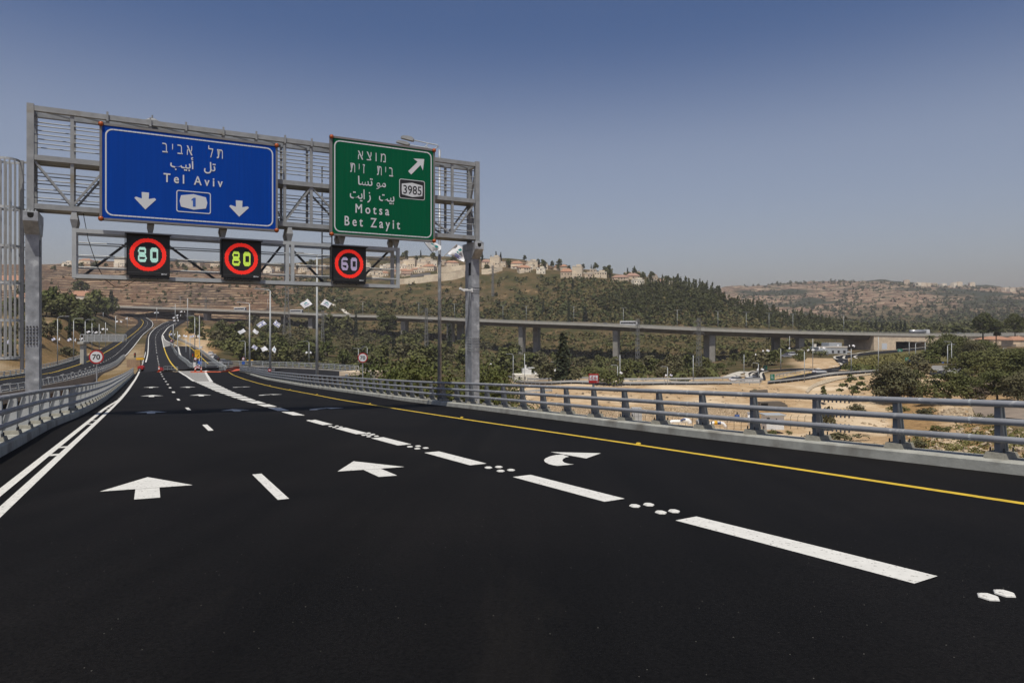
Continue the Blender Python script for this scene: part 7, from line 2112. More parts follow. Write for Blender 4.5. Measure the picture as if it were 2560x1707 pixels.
# ------------------------------------------------------------ vegetation
def leaf_cloud(lobes, n, size, seed, flat=0.0, up=0.35, shell=0.55):
    """many leaf-sized faces spread through the volume of the lobes (cx,cy,cz,rx,ry,rz)"""
    r = np.random.default_rng(seed)
    L = np.array(lobes, float); vol = (L[:,3]*L[:,4]*L[:,5])**(2/3); w = vol/vol.sum()
    k = r.choice(len(L), n, p=w)
    d = r.normal(size=(n,3)); d /= np.linalg.norm(d,axis=1)[:,None]
    d[:,2] = np.where(d[:,2] < -0.5, -d[:,2]*0.4, d[:,2])
    rad = shell+(1-shell)*r.random(n)**0.6
    rad *= 1+0.16*np.sin(d[:,0]*7+k*1.3)*np.sin(d[:,1]*6+k)*np.cos(d[:,2]*5)
    c = L[k,:3]+d*L[k,3:6]*rad[:,None]
    nn = d+r.normal(size=(n,3))*0.75; nn[:,2] += up; nn /= np.linalg.norm(nn,axis=1)[:,None]
    a = np.cross(nn, r.normal(size=(n,3))); a /= np.linalg.norm(a,axis=1)[:,None]
    b = np.cross(nn, a); s = size*(0.6+0.8*r.random(n))[:,None]
    V = np.stack([c-a*s-b*s*.6, c+a*s*.9-b*s*.5, c+a*s+b*s*.6, c-a*s*.8+b*s*.7], 1).reshape(-1,3)
    return V, np.arange(n*4).reshape(-1,4)
def lobes_broad(seed, n=9, w=0.5):
    r = np.random.default_rng(seed); out = [(0,0,0.50,0.27*w*2,0.27*w*2,0.30)]
    for i in range(n):
        a = 2.4*i+r.random(); z = 0.20+0.62*(i+.5)/n+0.06*r.random(); q = (0.14+0.20*r.random())*w*2*(1.15-0.55*max(0,z-.45)/.4); s = 0.13+0.10*r.random()
        out.append((q*math.cos(a), q*math.sin(a), z, s*w*2, s*w*2, s*0.95))
    out.append((0.05,0,0.82,0.15*w*2,0.15*w*2,0.16)); return out
def lobes_pine(seed):
    r = np.random.default_rng(seed); out = []
    for i in range(9):
        z = 0.40+0.06*i; a = 2.4*i; q = 0.17*(1-(z-0.4)*0.7); out.append((q*math.cos(a), q*math.sin(a), z, 0.17*(1.25-z*.8)+.02, 0.17*(1.25-z*.8)+.02, 0.09))
    out.append((0,0,0.92,0.09,0.09,0.08)); return out
def lobes_cypress(): return [(0,0,z,0.105*(1.1-z)**0.6+0.012,0.105*(1.1-z)**0.6+0.012,0.13) for z in np.linspace(0.14,0.92,8)]
def lobes_bush(seed):
    r = np.random.default_rng(seed); return [((r.random()-.5)*.8,(r.random()-.5)*.8,0.30+0.3*r.random(),0.32+.15*r.random(),0.32+.15*r.random(),0.30+.1*r.random()) for _ in range(5)]
def trunk_mesh(h, r, seed, limbs=4, spread=0.22):
    rr = random.Random(seed); m = MB()
    m.path([(0,0,-0.08),(0.01,0,h*0.5),(0.0,0.01,h)], r, 8, r*0.65)
    for i in range(limbs):
        a = 2*math.pi*i/limbs+rr.random(); m.path([(0,0,h*0.85),(spread*.5*math.cos(a),spread*.5*math.sin(a),h+0.12),(spread*math.cos(a),spread*math.sin(a),h+0.30)], r*0.5, 6, r*0.18)
    return m
KIND = {}
def make_kind(key, lobes, n, size, leaf, th, tr, limbs, seed, **k):
    V, Q = leaf_cloud(lobes, n, size, seed, **k); cm = quads_mesh('crown', V, Q); cm.materials.append(M[leaf])
    t_ = trunk_mesh(th, tr, seed, limbs, k.get('up',0.3)*0+0.2); tm = mesh_from('trunk', t_.v, t_.f, True); tm.materials.append(M['trunk'])
    KIND[key] = (cm, tm)
for i in range(3): make_kind('oak%d'%i, lobes_broad(20+i), 560, 0.050, 'leaf', 0.34, 0.03, 4, 30+i)
for i in range(2): make_kind('olive%d'%i, lobes_broad(50+i, 8, 0.6), 560, 0.047, 'leafolive', 0.30, 0.03, 4, 60+i)
for i in range(2): make_kind('pine%d'%i, lobes_pine(70+i), 520, 0.042, 'leafpine', 0.5, 0.022, 4, 80+i, up=0.6)
make_kind('cypress0', lobes_cypress(), 560, 0.028, 'leafdark', 0.2, 0.018, 2, 91, up=0.1, shell=.7)
make_kind('bright0', lobes_broad(95,9,0.55), 520, 0.045, 'leafbright', 0.3, 0.03, 4, 96)
for i in range(3): make_kind('bigoak%d'%i, lobes_broad(120+i, 16, 0.58), 5200, 0.0190, 'leaf', 0.30, 0.03, 6, 130+i, shell=.4)
for i in range(2): make_kind('bigolive%d'%i, lobes_broad(150+i, 15, 0.58), 5000, 0.0185, 'leafolive', 0.26, 0.03, 6, 160+i, shell=.4)
for i in range(2): make_kind('near%d'%i, lobes_broad(170+i, 15, 0.40), 5200, 0.0105, 'leafbright', 0.40, 0.016, 6, 180+i, shell=.2)
make_kind('bigpine0', [(0,0,.78,.30,.30,.13),(-.2,0,.62,.22,.22,.11),(.2,.05,.60,.22,.2,.1),(.05,-.1,.9,.18,.18,.09),(-.12,.1,.48,.16,.16,.08),(.25,0,.75,.15,.15,.09),(-.27,-.05,.74,.14,.14,.08)], 2400, 0.022, 'leafpine', 0.5, 0.03, 6, 201, up=.6)
make_kind('dry0', lobes_broad(210, 10, 0.65), 1500, 0.016, 'leafdry', 0.3, 0.025, 6, 211, shell=.2)
make_kind('bush0', lobes_bush(5), 420, 0.06, 'leaf', 0.2, 0.03, 3, 221); make_kind('bush1', lobes_bush(6), 420, 0.06, 'leafolive', 0.2, 0.03, 3, 222)
make_kind('sparse0', [(-.25,0,.62,.13,.13,.10),(.22,0,.70,.14,.14,.11),(0,.05,.86,.13,.13,.10),(.05,0,.55,.16,.16,.10),(-.12,0,.78,.11,.11,.09),(.33,0,.52,.10,.10,.08),(-.34,0,.45,.10,.1,.08),(.1,-.1,.42,.13,.13,.09),(-.05,0,.98,.08,.08,.07),(.24,.02,.90,.09,.09,.08)], 1100, 0.026, 'leaf', 0.36, 0.016, 6, 231, shell=.25)
def tree(kind, base, h, label, group, wx=1.0, cat='tree', name=None, rz=None):
    cm, tm = KIND[kind]
    nm = name or {'pi':'pine_tree','bi':'broadleaf_tree','cy':'cypress_tree','ol':'olive_tree','bu':'bush','dr':'dry_tree'}.get(kind[:2], 'broadleaf_tree')
    if kind == 'bigpine0': nm = 'pine_tree'
    t = thing(nm, label, cat, base, random.uniform(0,6.28) if rz is None else rz, group, (h*wx, h*wx, h))
    c = bpy.data.objects.new('crown', cm); link(c, t)
    q = bpy.data.objects.new('trunk', tm); link(q, t)
    return t
def gtree(kind, x, yb, yt, label, group=None, wpx=None, Ymin=40, **k):
    g = ground(x, yb, Ymin)
    if g is None: return
    h = (yb-yt)*g.y/F*1.03; wx = 1.0
    if wpx: wx = (wpx*g.y/F)/(h*{'cy':0.25,'pi':0.42,'sp':0.80,'bu':1.1}.get(kind[:2], 0.80))
    g = g-Vector((0,0,h*0.07)); h *= 1.07
    tree(kind, g, h, label, group, wx, **k)
# trees standing out one by one
gtree('cypress0',1408,957,842,'tallest dark conical tree in the valley, in front of the viaduct','dark conical trees in the valley',46); gtree('olive1',1372,957,906,'broad grey-green tree left of the tallest conical tree',None,46); gtree('olive0',1440,957,920,'round grey-green tree right of the tallest conical tree',None,34); gtree('bush0',1521,964,918,'dark round tree under the tall single viaduct pier',None,52,cat='tree',name='broadleaf_tree')
gtree('oak0',1262,930,868,'bushy green tree just right of the far gantry post, below the viaduct',None,60,Ymin=200); gtree('oak1',1330,930,884,'green tree behind the whitewashed building',None,60,Ymin=200)
gtree('bigpine0',967,858,778,'large spreading pine in front of the viaduct left of the lamp post','large spreading pines',66,Ymin=300); gtree('cypress0',889.5,850,782,'narrow dark cypress left of the large spreading pine','dark conical trees in the valley',12,Ymin=250); gtree('cypress0',1124,872,812,'narrow dark cypress just left of the far gantry post','dark conical trees in the valley',16,Ymin=250); gtree('cypress0',984,890,840,'dark cypress below the large spreading pine','dark conical trees in the valley',13,Ymin=200); gtree('cypress0',1009,894,848,'second dark cypress to the right below the large pine','dark conical trees in the valley',13,Ymin=200)
gtree('oak2',824,836,785,'dark tree touching the viaduct beside the lamp post',None,40,Ymin=300); gtree('oak0',862,838,790,'dark tree touching the viaduct, right of the lamp post',None,44,Ymin=300)
gtree('cypress0',1422,805,760,'dark cypress standing up behind the viaduct deck','cypresses beyond the viaduct',9,Ymin=500); gtree('cypress0',1463,803,768,'broader dark cypress behind the viaduct deck','cypresses beyond the viaduct',14,Ymin=500); gtree('cypress0',1432,722,699,'small dark cypress on the brown slope under the houses','cypresses beyond the viaduct',8,Ymin=500); gtree('cypress0',1358,786,750,'dark cypress on the slope above the viaduct right of the post','cypresses beyond the viaduct',8,Ymin=500)
gtree('pine0',205,862,770,'big dark conifer left of the far truss gantry',None,44,Ymin=180); gtree('cypress0',174,852,793,'thin dark cypress left of the big conifer',None,10,Ymin=180); gtree('pine1',222,856,800,'dark conifer close against the big one',None,30,Ymin=190)
gtree('olive0',165,893,866,'low olive tree on the sandy bank beside the lamp',None,34,Ymin=130); gtree('olive1',181,893,870,'low olive tree, right one of two on the sandy bank',None,26,Ymin=130); gtree('oak2',12,898,852,'dark green tree behind the caged ladder',None,60,Ymin=120)
for i, (x, yb, yt, w, k_) in enumerate(((128,790,715,50,'bright0'),(152,792,735,44,'oak0'),(172,792,750,30,'oak1'),(238,792,722,54,'bright0'),(256,790,745,36,'oak2'),(278,782,728,16,'cypress0'),(199,735,701,36,'oak1'),(215,800,762,30,'oak0'),(96,790,735,40,'oak2'),(30,800,742,50,'oak1'),(70,835,800,40,'olive0'),(60,760,705,40,'oak2'),(268,792,760,24,'pine0'),(140,830,800,34,'oak0'),(128,845,812,30,'olive1'))):
    gtree(k_, x, yb, yt, 'leafy tree of the grove by the orange-roofed houses, %s planted'%ordinal(i+1) if False else 'dark green tree in the grove round the orange-roofed houses', 'grove round the orange-roofed houses', w, Ymin=200 if x > 100 else 150)
# right side of the valley
gtree('sparse0',2131,1004,940,'open-crowned tree alone on the sand behind the railing',None,64,Ymin=60); gtree('bigolive0',2238,1006,908,'large grey-green tree at the edge of the sand, left of the group',None,96,Ymin=60); gtree('bigolive1',2212,1006,940,'lower grey-green tree on the left flank of the large one',None,50,Ymin=60); gtree('bigoak0',2275,1000,925,'dark green tree right behind the large grey-green one',None,60,Ymin=60); gtree('olive1',2305,942,903,'rounded tree behind the large grey-green one',None,46,Ymin=120); gtree('bigoak1',2372,1010,928,'wide dark green tree in the middle of the right-hand group',None,92,Ymin=60); gtree('dry0',2462,1008,952,'bare grey twiggy tree against dark foliage at the right',None,60,Ymin=60)
for i, (x, yb, yt, w, k_, lab) in enumerate(((2430,945,876,80,'bigoak2','tall dark tree behind the grey lot'),(2500,952,880,86,'bigoak0','broad dark tree second from the picture edge'),(2556,955,876,80,'bigoak1','broad dark tree cut by the picture edge'),(2492,1004,925,78,'bigoak2','dark tree over the bare twiggy one'),(2545,1006,932,70,'bigolive1','grey-green tree at the right picture edge above the railing'),(2420,1004,940,60,'bigoak0','dark tree left of the bare twiggy one'),(2378,888,834,58,'bigoak1','rounded green tree below the tall pines'),(2350,906,848,52,'bigoak2','green tree right of the palm'),(2394,908,842,48,'bigoak0','tall green tree behind the two lamp posts'),(2430,915,850,52,'bigolive0','olive tree behind the lamp posts'),(2320,908,872,46,'bright0','light green tree at the grassy island'),(2292,915,885,34,'olive0','small tree beside the grassy island lamps'),(2336,912,895,18,'bright0','small bright green bush by the grassy island'),(2480,905,868,60,'bigoak1','dark tree in front of the long orange roof'),(2538,912,870,56,'bigoak2','dark tree in front of the gabled orange roof'),(2450,912,868,60,'bigoak0','dark tree below the long orange roof'))):
    gtree(k_, x, yb, yt, lab, None, w, Ymin=60)
gtree('bigpine0',2458,868,782,'tall pine with a flat crown beside the white van, larger one',None,54,Ymin=300); gtree('bigpine0',2490,868,798,'tall pine adjoining the larger flat-crowned pine',None,40,Ymin=300); gtree('bigpine0',2538,864,784,'tall pine near the picture edge over the orange roofs',None,44,Ymin=300); gtree('pine0',2393,848,814,'small dark pine left of the tall flat-crowned pine',None,28,Ymin=300)
for i, (x, yb, yt) in enumerate(((2178,830,806),(2190,830,802),(2205,831,806),(2240,831,808),(2252,831,805),(2262,831,803),(2232,831,812))):
    gtree('cypress0',x,yb,yt,'small dark cypress in the row behind the end of the viaduct','row of small cypresses behind the viaduct end',9,Ymin=470)
for x, yb, yt, w, k_, lab in ((2139,1032,1008,50,'bush1','dry low bush seen between the upper and middle rails, left one'),(2247,1030,1010,44,'bush0','low bush under the large grey-green tree'),(2313,1042,1016,50,'bush1','grey bush right of the low one under the rail'),(2112,1102,1078,66,'bush1','olive bush below the bottom rail between two posts'),(2293,1122,1096,58,'bush1','olive bush on the slope below the bottom rail, right'),(1930,1088,1071,18,'bush0','small dark bush below the site kiosk'),(1972,1086,1074,12,'bush0','tiny bush right of the site kiosk'),(1885,982,970,12,'bush0','small green bush on the concrete wing wall'),(2350,1078,1060,30,'bush0','dark bush on the slope between middle and bottom rails'),(2470,1060,1030,40,'bush1','weedy bush at the edge of the grey lot'),(2060,1010,966,34,'sparse0','dead spindly tree by the ridged railing joint'),(2068,1075,1010,44,'bush1','dry brown tree behind the middle rail, left')):
    gtree(k_, x, yb, yt, lab, None, w, Ymin=45, cat='bush' if 'bush' in k_ else 'tree')
def inside(poly, x, y):
    c = False; n = len(poly)
    for i in range(n):
        (x0,y0),(x1,y1) = poly[i], poly[(i+1)%n]
        if (y0 > y) != (y1 > y) and x < (x1-x0)*(y-y0)/(y1-y0)+x0: c = not c
    return c
def scatter(poly, n, rnd):
    xs = [p[0] for p in poly]; ys = [p[1] for p in poly]; out = []
    while len(out) < n:
        x = rnd.uniform(min(xs),max(xs)); y = rnd.uniform(min(ys),max(ys))
        if inside(poly, x, y): out.append((x,y))
    return out
# the dense grove at the right and the one round the tiled houses
rnd_g = random.Random(21)
def grove(poly, n, kinds, h0_, h1_, lab, grp, Ymin):
    for x, y in scatter(poly, n, rnd_g):
        g = ground(x, y, Ymin)
        if g is None: continue
        h = rnd_g.uniform(h0_, h1_); tree(rnd_g.choice(kinds), g-Vector((0,0,h*.07)), h, lab, grp, rnd_g.uniform(1.0,1.35))
# palms
def palm(x, yb, yt, label, Ymin=150):
    g = ground(x, yb, Ymin); h = (yb-yt)*g.y/F; t = thing('palm_tree', label, 'palm tree', g, 0, 'palms in the valley')
    m = MB(); m.path([(0,0,-.5),(0.05,0,h*.5),(0,0,h*0.8)], 0.26, 8, 0.2); obj('trunk', m, M['trunk'], t, smooth=True)
    m = MB(); r = random.Random(x)
    for i in range(34):
        a = r.random()*6.28; e = r.uniform(-0.5,1.2); L = h*0.30; pts = []
        for k in range(6):
            s = k/5; pts.append(Vector((math.cos(a)*L*s*math.cos(e*(1-s*.3)), math.sin(a)*L*s*math.cos(e*(1-s*.3)), h*0.8+L*s*math.sin(e)-L*0.55*s*s)))
        sd = Vector((-math.sin(a),math.cos(a),0)); vs = []
        for k, p in enumerate(pts): w = L*0.10*(1-abs(k/5-.4)); vs += [p-sd*w+Vector((0,0,-w*.7)), p, p+sd*w+Vector((0,0,-w*.7))]
        m.add(vs, [f for k in range(5) for f in ((3*k,3*k+1,3*k+4,3*k+3),(3*k+1,3*k+2,3*k+5,3*k+4))])
    obj('crown', mesh_from('crown', m.v, m.f), M['leaf'], t)
palm(2326,880,834,'tall palm beside the underpass mouth'); palm(1152,882,846,'palm left of the far gantry post among the dark trees',250); palm(1048,872,842,'bushy palm below the viaduct left of the lamp post',250); palm(1034,870,846,'lower palm beside another left of the lamp post',250)
grove([(2440,935),(2470,900),(2600,895),(2600,1006),(2440,1004)], 14, ('bigoak0','bigoak1','bigoak2','bigolive0','bigolive1','bigoak0'), 4.2, 6.5, 'dark leafy tree within the dense grove at the right', 'dense grove at the right', 60)
grove([(2225,1004),(2232,960),(2290,950),(2290,1006)], 4, ('bigolive0','bigolive1','bigoak1'), 4.5, 7, 'grey-green tree in the clump left of the dense right-hand grove', 'clump left of the right-hand grove', 60)
grove([(2375,905),(2420,900),(2470,898),(2470,915),(2430,915)], 4, ('bigoak0','bigoak1','bigoak2'), 6, 9, 'tall dark tree at the back of the right-hand grove', 'back of the right-hand grove', 200)
grove([(108,792),(130,775),(290,770),(282,790),(180,800)], 20, ('oak0','oak1','oak2','bright0'), 9, 14, 'dark green tree in the grove round the orange-roofed houses', 'grove round the orange-roofed houses', 250)
grove([(-40,850),(60,815),(120,825),(118,850),(20,880)], 12, ('oak0','olive0','olive1'), 4, 7, 'scattered tree on the dry bank behind the caged ladder', 'trees on the dry bank', 120)
# young trees just behind the near railing
for i, (x, Y, yt, wx, lab) in enumerate(((967,80,892,1.0,'airy light green tree behind the railing, right of the 70 sign'),(1050,72,880,1.0,'airy light green tree behind the railing, left of the tall lamp post'),(1020,88,905,.9,'lower light green tree behind the railing, left of the lamp post'),(1140,76,930,.9,'light green tree between lamp post and gantry post'),(1225,84,893,1.0,'light green tree just right of the far gantry post'),(1262,95,925,1.0,'lower bushy tree right of the far gantry post'),(884,96,925,.8,'sparse young tree left of the 70 sign'),(1205,100,935,.9,'small tree hard behind the far gantry post'),(925,105,935,.8,'small light tree behind the 70 sign'),(1330,60,1020,.9,'thin low tree behind the railing right of the gantry'))):
    g = Vector(((x-1280)/F*Y, Y, 0)); g.z = gz(g.x, g.y); h = (HZ-yt)/F*Y-g.z
    tree('near%d'%(i%2), g, h, lab, 'young trees behind the near railing', wx, rz=i*1.7)
# the wooded valley floor: each tree its own
rnd = random.Random(5)
ZONES = [
 ([(470,822),(700,812),(700,905),(610,912),(520,892)], 40, 'dark bushy tree on the slope between slip road and viaduct', 'trees between slip road and viaduct', ('oak0','oak1','oak2','olive0','bush0'), 5.5, 8.5),
 ([(700,838),(900,842),(900,925),(620,915)], 34, 'bushy tree on the valley floor beyond the exit bridge', 'trees beyond the exit bridge', ('oak0','oak1','olive0','olive1','bush1','bright0'), 5, 8.5),
 ([(900,842),(1190,850),(1300,880),(1300,935),(900,925)], 44, 'bushy tree on the valley floor below the middle of the viaduct', 'trees below the middle of the viaduct', ('oak0','oak1','oak2','olive0','olive1','bush0','pine0'), 5, 9),
 ([(1300,880),(1500,915),(1800,905),(1850,935),(1720,952),(1300,950)], 40, 'bushy tree between the viaduct piers and the valley road', 'trees between the piers and the valley road', ('oak0','olive0','olive1','bush0','bush1','oak2'), 4, 6.5),
 ([(1800,880),(2060,893),(2000,905),(1900,930),(1820,935)], 18, 'dark tree near the white box building', 'trees near the white box building', ('oak0','oak1','bush0','olive0'), 3.5, 6)]
for poly, n, lab, grp, kinds, h0_, h1_ in ZONES:
    for x, y in scatter(poly, n, rnd):
        g = ground(x, y, 150)
        if g is None: continue
        k_ = rnd.choice(kinds); tree(k_, g, rnd.uniform(h0_,h1_)*(0.62 if k_[:2] == 'bu' else 1.15), lab, grp, rnd.uniform(1.05,1.5), cat='tree', name='broadleaf_tree' if k_[:2] == 'bu' else None)
# ridge trees among the houses
ridge = [(875,667),(930,652),(1010,651),(1090,648),(1160,648),(1230,655),(1300,660),(1340,668),(1400,668),(1450,676),(1500,680),(1540,690),(1600,696),(1650,702),(1680,705)]
for i in range(52):
    j = rnd.randrange(len(ridge)-1); u = rnd.random(); x = ridge[j][0]+(ridge[j+1][0]-ridge[j][0])*u; y = ridge[j][1]+(ridge[j+1][1]-ridge[j][1])*u+rnd.uniform(-3,10)
    g = ground(x, y, 600)
    if g is None: continue
    k_ = rnd.choice(('pine0','pine1','cypress0','oak0','oak1','oak2')); tree(k_, g, rnd.uniform(6,13) if k_ != 'oak0' else rnd.uniform(4,8), 'dark tree among the hilltop houses', 'trees among the hilltop houses', rnd.uniform(.8,1.2))
for i, (x, yb, yt, k_) in enumerate(((1240,655,630,'cypress0'),(1252,656,632,'cypress0'),(1312,655,638,'pine0'),(1275,668,650,'oak0'),(1440,672,656,'cypress0'),(1458,676,660,'pine1'),(1478,676,662,'cypress0'),(1483,677,663,'cypress0'),(1512,690,666,'pine0'),(1525,695,672,'cypress0'),(1597,694,678,'pine1'),(1671,705,694,'pine0'),(1683,708,691,'cypress0'),(1216,676,660,'oak1'))):
    gtree(k_, x, yb, yt, 'dark skyline tree standing on the village ridge', 'skyline trees of the village', None, Ymin=600)
for i in range(40):
    x = rnd.uniform(105,900); y = {0:672,1:668}.get(i%2)+rnd.uniform(-6,8); g = ground(x, y, 700)
    if g is None: continue
    tree(rnd.choice(('oak0','oak1','pine0','oak2')), g, rnd.uniform(4,9), 'dark tree on the crest of the burnt ridge', 'trees on the burnt ridge', rnd.uniform(.9,1.4))

# hillside scrub and far woods: nobody could count these
def mass(name, pts, n, size, leafm, rad, hgt, seed, shape='bush'):
    r = np.random.default_rng(seed); k = len(pts)
    P = np.array([tuple(p) for p in pts]); S_ = np.array(rad)[:,None]; H = np.array(hgt)
    d = r.normal(size=(k,n,3)); d /= np.linalg.norm(d,axis=2)[...,None]; d[...,2] = np.abs(d[...,2])*0.95-0.05
    q = (0.55+0.45*r.random((k,n)))
    c = np.empty((k,n,3)); 
    if shape == 'pine':
        z = r.random((k,n))**0.8; wd = np.sqrt(np.clip(1-z,0.02,1))*(0.6+0.4*np.sin(z*15+r.random((k,1))*6)*0.5+.2)
        c[...,0] = d[...,0]*wd*q; c[...,1] = d[...,1]*wd*q; c[...,2] = 0.18+z*0.82
    else:
        c[...] = d*q[...,None]*(1+0.25*np.sin(d[...,:1]*5+np.arange(k)[:,None,None]))
    c[...,0] *= S_; c[...,1] *= S_; c[...,2] *= H[:,None]
    c += P[:,None,:]; c[...,2] -= 0.2
    nn = d+r.normal(size=(k,n,3))*.7; nn[...,2] += .4; nn /= np.linalg.norm(nn,axis=2)[...,None]
    a = np.cross(nn, r.normal(size=(k,n,3))); a /= np.linalg.norm(a,axis=2)[...,None]; b = np.cross(nn,a)
    s = (size*(0.6+.8*r.random((k,n)))*np.maximum(S_,0.5))[...,None]
    V = np.stack([c-a*s-b*s*.6, c+a*s*.9-b*s*.5, c+a*s+b*s*.6, c-a*s*.8+b*s*.7], 2).reshape(-1,3)
    me = quads_mesh(name, V, np.arange(len(V)).reshape(-1,4))
    o = obj(name, me, M[leafm]); return tag(o, kind='stuff')
def spots(poly, n, Ymin, keep=None):
    out = []
    for x, y in scatter(poly, n, rnd):
        if keep and rnd.random() > keep(x, y): continue
        g = ground(x, y, Ymin)
        if g is not None and g.y > Ymin: out.append(g)
    return out
def patch(x, y, s=0.035): return 0.5+0.5*math.sin(x*s+1.7*math.sin(y*s*2.1))*math.cos(y*s*2.6+1.3*math.sin(x*s*.7))
slope = [(720,735),(800,715),(900,722),(1000,712),(1170,705),(1300,690),(1500,698),(1700,712),(1800,750),(2000,790),(2100,822),(1800,818),(1500,806),(1300,800),(1000,788),(760,776)]
def dens(x, y):
    d = 0.35+0.65*smooth(745,775,y+10*math.sin(x*.03)); d = max(d, float(smooth(1330,1480,x))*0.8); d *= 0.55+0.6*patch(x, y)
    if 860 < x < 1340 and 680 < y < 748: d *= 0.22
    return float(d)
sp = spots(slope, 4600, 480, dens)
mass('hill_scrub', sp, 16, 0.42, 'scrubleaf', [rnd.uniform(1.0,2.8) for _ in sp], [rnd.uniform(1.3,3.8) for _ in sp], 1)
sp = spots(slope, 2700, 480, lambda x, y: dens(x,y)*0.8)
mass('hill_scrub', sp, 18, 0.40, 'leafhill', [rnd.uniform(1.4,3.4) for _ in sp], [rnd.uniform(2,5.5) for _ in sp], 2)
under = [(690,800),(1190,812),(1320,826),(1560,838),(1800,845),(2000,850),(2100,862),(2080,880),(1960,890),(1800,905),(1500,915),(1300,880),(1180,852),(900,845),(700,835)]
sp = spots(under, 2600, 300, lambda x, y: 0.4+0.5*patch(x,y,.05))
mass('hill_scrub', sp, 18, 0.40, 'scrubleaf', [rnd.uniform(.8,2.0) for _ in sp], [rnd.uniform(1,2.8) for _ in sp], 3)
sp = spots(under, 1100, 300, lambda x, y: 0.8*patch(x,y,.05))
mass('hill_scrub', sp, 22, 0.36, 'leaf', [rnd.uniform(1.2,2.6) for _ in sp], [rnd.uniform(2,4) for _ in sp], 4)
floor_ = [(470,830),(700,838),(900,845),(1190,852),(1300,885),(1800,910),(1830,945),(1700,953),(1300,948),(900,935),(620,912)]
sp = spots(floor_, 1500, 140, lambda x, y: 0.5+.4*patch(x,y,.06))
mass('valley_scrub', sp, 20, 0.36, 'leaf', [rnd.uniform(.9,2.2) for _ in sp], [rnd.uniform(1,3) for _ in sp], 5)
sp = spots(floor_, 700, 140, lambda x, y: 0.6)
mass('valley_scrub', sp, 18, 0.36, 'scrubleaf', [rnd.uniform(.7,1.6) for _ in sp], [rnd.uniform(.8,1.8) for _ in sp], 6)
burn = [(105,690),(300,680),(620,680),(720,700),(760,735),(700,770),(560,764),(300,758),(105,780)]
sp = spots(burn, 330, 600, lambda x, y: 0.4+.5*patch(x,y,.03))
mass('hill_scrub', sp, 18, 0.40, 'leafpine', [rnd.uniform(.9,2.4) for _ in sp], [rnd.uniform(1.5,4.5) for _ in sp], 7)
sp = spots([(640,700),(880,690),(880,760),(700,770)], 380, 600, lambda x, y: .75)
mass('hill_scrub', sp, 18, 0.40, 'leafpine', [rnd.uniform(1.4,3) for _ in sp], [rnd.uniform(3,7) for _ in sp], 8)
wood = [(1490,770),(1560,735),(1640,712),(1700,706),(1780,720),(1830,742),(1900,768),(1980,790),(2090,812),(2140,826),(2000,824),(1900,812),(1840,790),(1780,790),(1700,800),(1560,795)]
sp = spots(wood, 820, 520, lambda x, y: min(1, .45+.5*patch(x,y,.04)+float(smooth(1600,1660,x))*(1-float(smooth(750,790,y)))*.6))
mass('pine_wood', sp, 60, 0.26, 'leafpine', [rnd.uniform(1.7,3.2) for _ in sp], [rnd.uniform(7,12.5) for _ in sp], 9, 'pine')
farhill = [(1830,735),(1870,715),(1950,708),(2110,704),(2350,716),(2580,725),(2580,825),(2200,828),(2050,812),(1930,775)]
def fdens(x, y):
    d = patch(x*1.0, y*2.0, .028)**2*0.85+.08; d += float(smooth(2250,2450,x)*smooth(735,760,y))*0.75; d += float(smooth(790,815,y))*.5; return min(1,d)
sp = spots(farhill, 3000, 1000, fdens)
mass('far_wood', sp, 12, 0.5, 'leafpine', [rnd.uniform(2,4.6) for _ in sp], [rnd.uniform(4,9) for _ in sp], 10)
sp = spots([(1840,722),(1900,709),(2100,702),(2340,714),(2570,723),(2570,728),(2340,719),(2100,707),(1900,714)], 130, 1800)
mass('far_wood', sp, 12, 0.5, 'leafpine', [rnd.uniform(3,6) for _ in sp], [rnd.uniform(6,11) for _ in sp], 11)
sp = spots([(1990,798),(2200,812),(2580,798),(2580,833),(2200,833),(2000,828)], 900, 470)
mass('hill_scrub', sp, 20, 0.36, 'leafhill', [rnd.uniform(1.6,3.6) for _ in sp], [rnd.uniform(2.5,6.5) for _ in sp], 17)
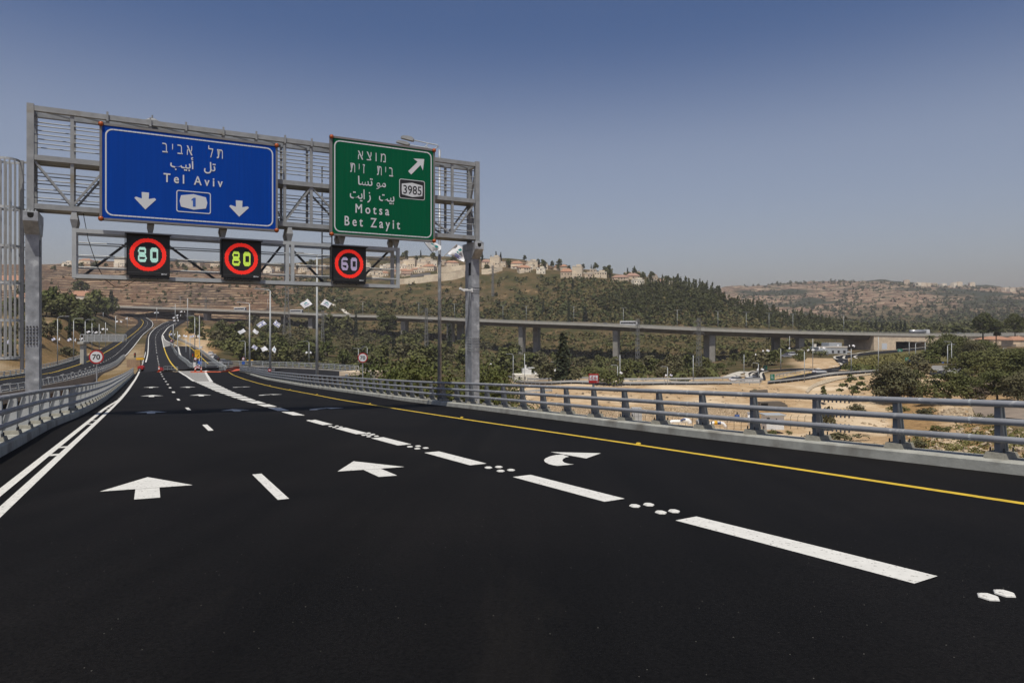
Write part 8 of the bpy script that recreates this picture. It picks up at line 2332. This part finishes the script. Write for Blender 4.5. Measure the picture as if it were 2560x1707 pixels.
# weeds, meadow and rubble on the right
sp = spots([zr(*q) for q in ((1560,600),(1700,470),(2100,405),(2352,380),(2750,400),(2700,520),(2400,600),(2100,615))], 1600, 180)
mass('meadow', sp, 10, 0.30, 'meadow', [rnd.uniform(.5,1.3) for _ in sp], [rnd.uniform(.4,1.2) for _ in sp], 12)
sp = spots([zr(*q) for q in ((1560,610),(1700,560),(2050,560),(2100,618),(1700,625))], 260, 180)
mass('meadow', sp, 14, 0.32, 'leafbright', [rnd.uniform(.6,1.3) for _ in sp], [rnd.uniform(.6,1.4) for _ in sp], 13)
sp = spots([(2280,1085),(2420,1060),(2560,1055),(2600,1150),(2480,1170),(2300,1130)], 420, 35, lambda x, y: .4+.5*patch(x,y,.05))
mass('dry_weeds', sp, 40, 0.16, 'meadow', [rnd.uniform(.35,.9) for _ in sp], [rnd.uniform(.4,1.1) for _ in sp], 14)
sp = spots([(1420,1075),(1500,1062),(2000,1085),(2200,1100),(2260,1140),(2000,1120)], 160, 35, lambda x, y: .5)
mass('dry_weeds', sp, 36, 0.15, 'leafdry', [rnd.uniform(.3,.7) for _ in sp], [rnd.uniform(.3,.7) for _ in sp], 15)
sp = spots([(1290,975),(1700,972),(1960,968),(2010,1000),(1880,1030),(1350,1015)], 240, 100, lambda x, y: .6)
mass('dry_weeds', sp, 16, 0.22, 'leafdry', [rnd.uniform(.3,.8) for _ in sp], [rnd.uniform(.2,.6) for _ in sp], 16)
sp = spots([(2200,1090),(2440,1070),(2560,1080),(2600,1140),(2420,1150)], 150, 35); sp += spots([(2335,1045),(2370,1020),(2430,1022),(2440,1045)], 160, 60); sp += spots([(2020,930),(2180,925),(2200,1000),(2060,1050),(2250,1075)], 60, 60)
m = MB()
for g in sp:
    s = rnd.uniform(.12,.42); a = Euler((rnd.random()*3,rnd.random()*3,rnd.random()*3)).to_matrix()
    P = [a @ Vector((x*s*rnd.uniform(.6,1), y*s*rnd.uniform(.6,1), z*s*rnd.uniform(.5,.9)))+g for z in (-1,1) for x, y in ((-1,-1),(1,-1),(1,1),(-1,1))]
    m.hexa(P)
tag(obj('rubble', m, M['stone']), kind='stuff')
# overhead wires
# ------------------------------------------------------------ air
hz = MB(); hz.box(-2600,2600,-60,3300,-40,215)
ho = obj('haze', hz, bpy.data.materials.new('haze_air'))
hm_ = ho.data.materials[0]; hm_.use_nodes = True; nt = hm_.node_tree; nt.nodes.remove(nt.nodes['Principled BSDF'])
pv = N(nt, 'ShaderNodeVolumePrincipled'); pv.inputs['Color'].default_value = (0.92,0.90,0.95,1); pv.inputs['Density'].default_value = 0.00012; pv.inputs['Anisotropy'].default_value = 0.0
nt.links.new(pv.outputs['Volume'], nt.nodes['Material Output'].inputs['Volume'])
tag(ho, kind='stuff')
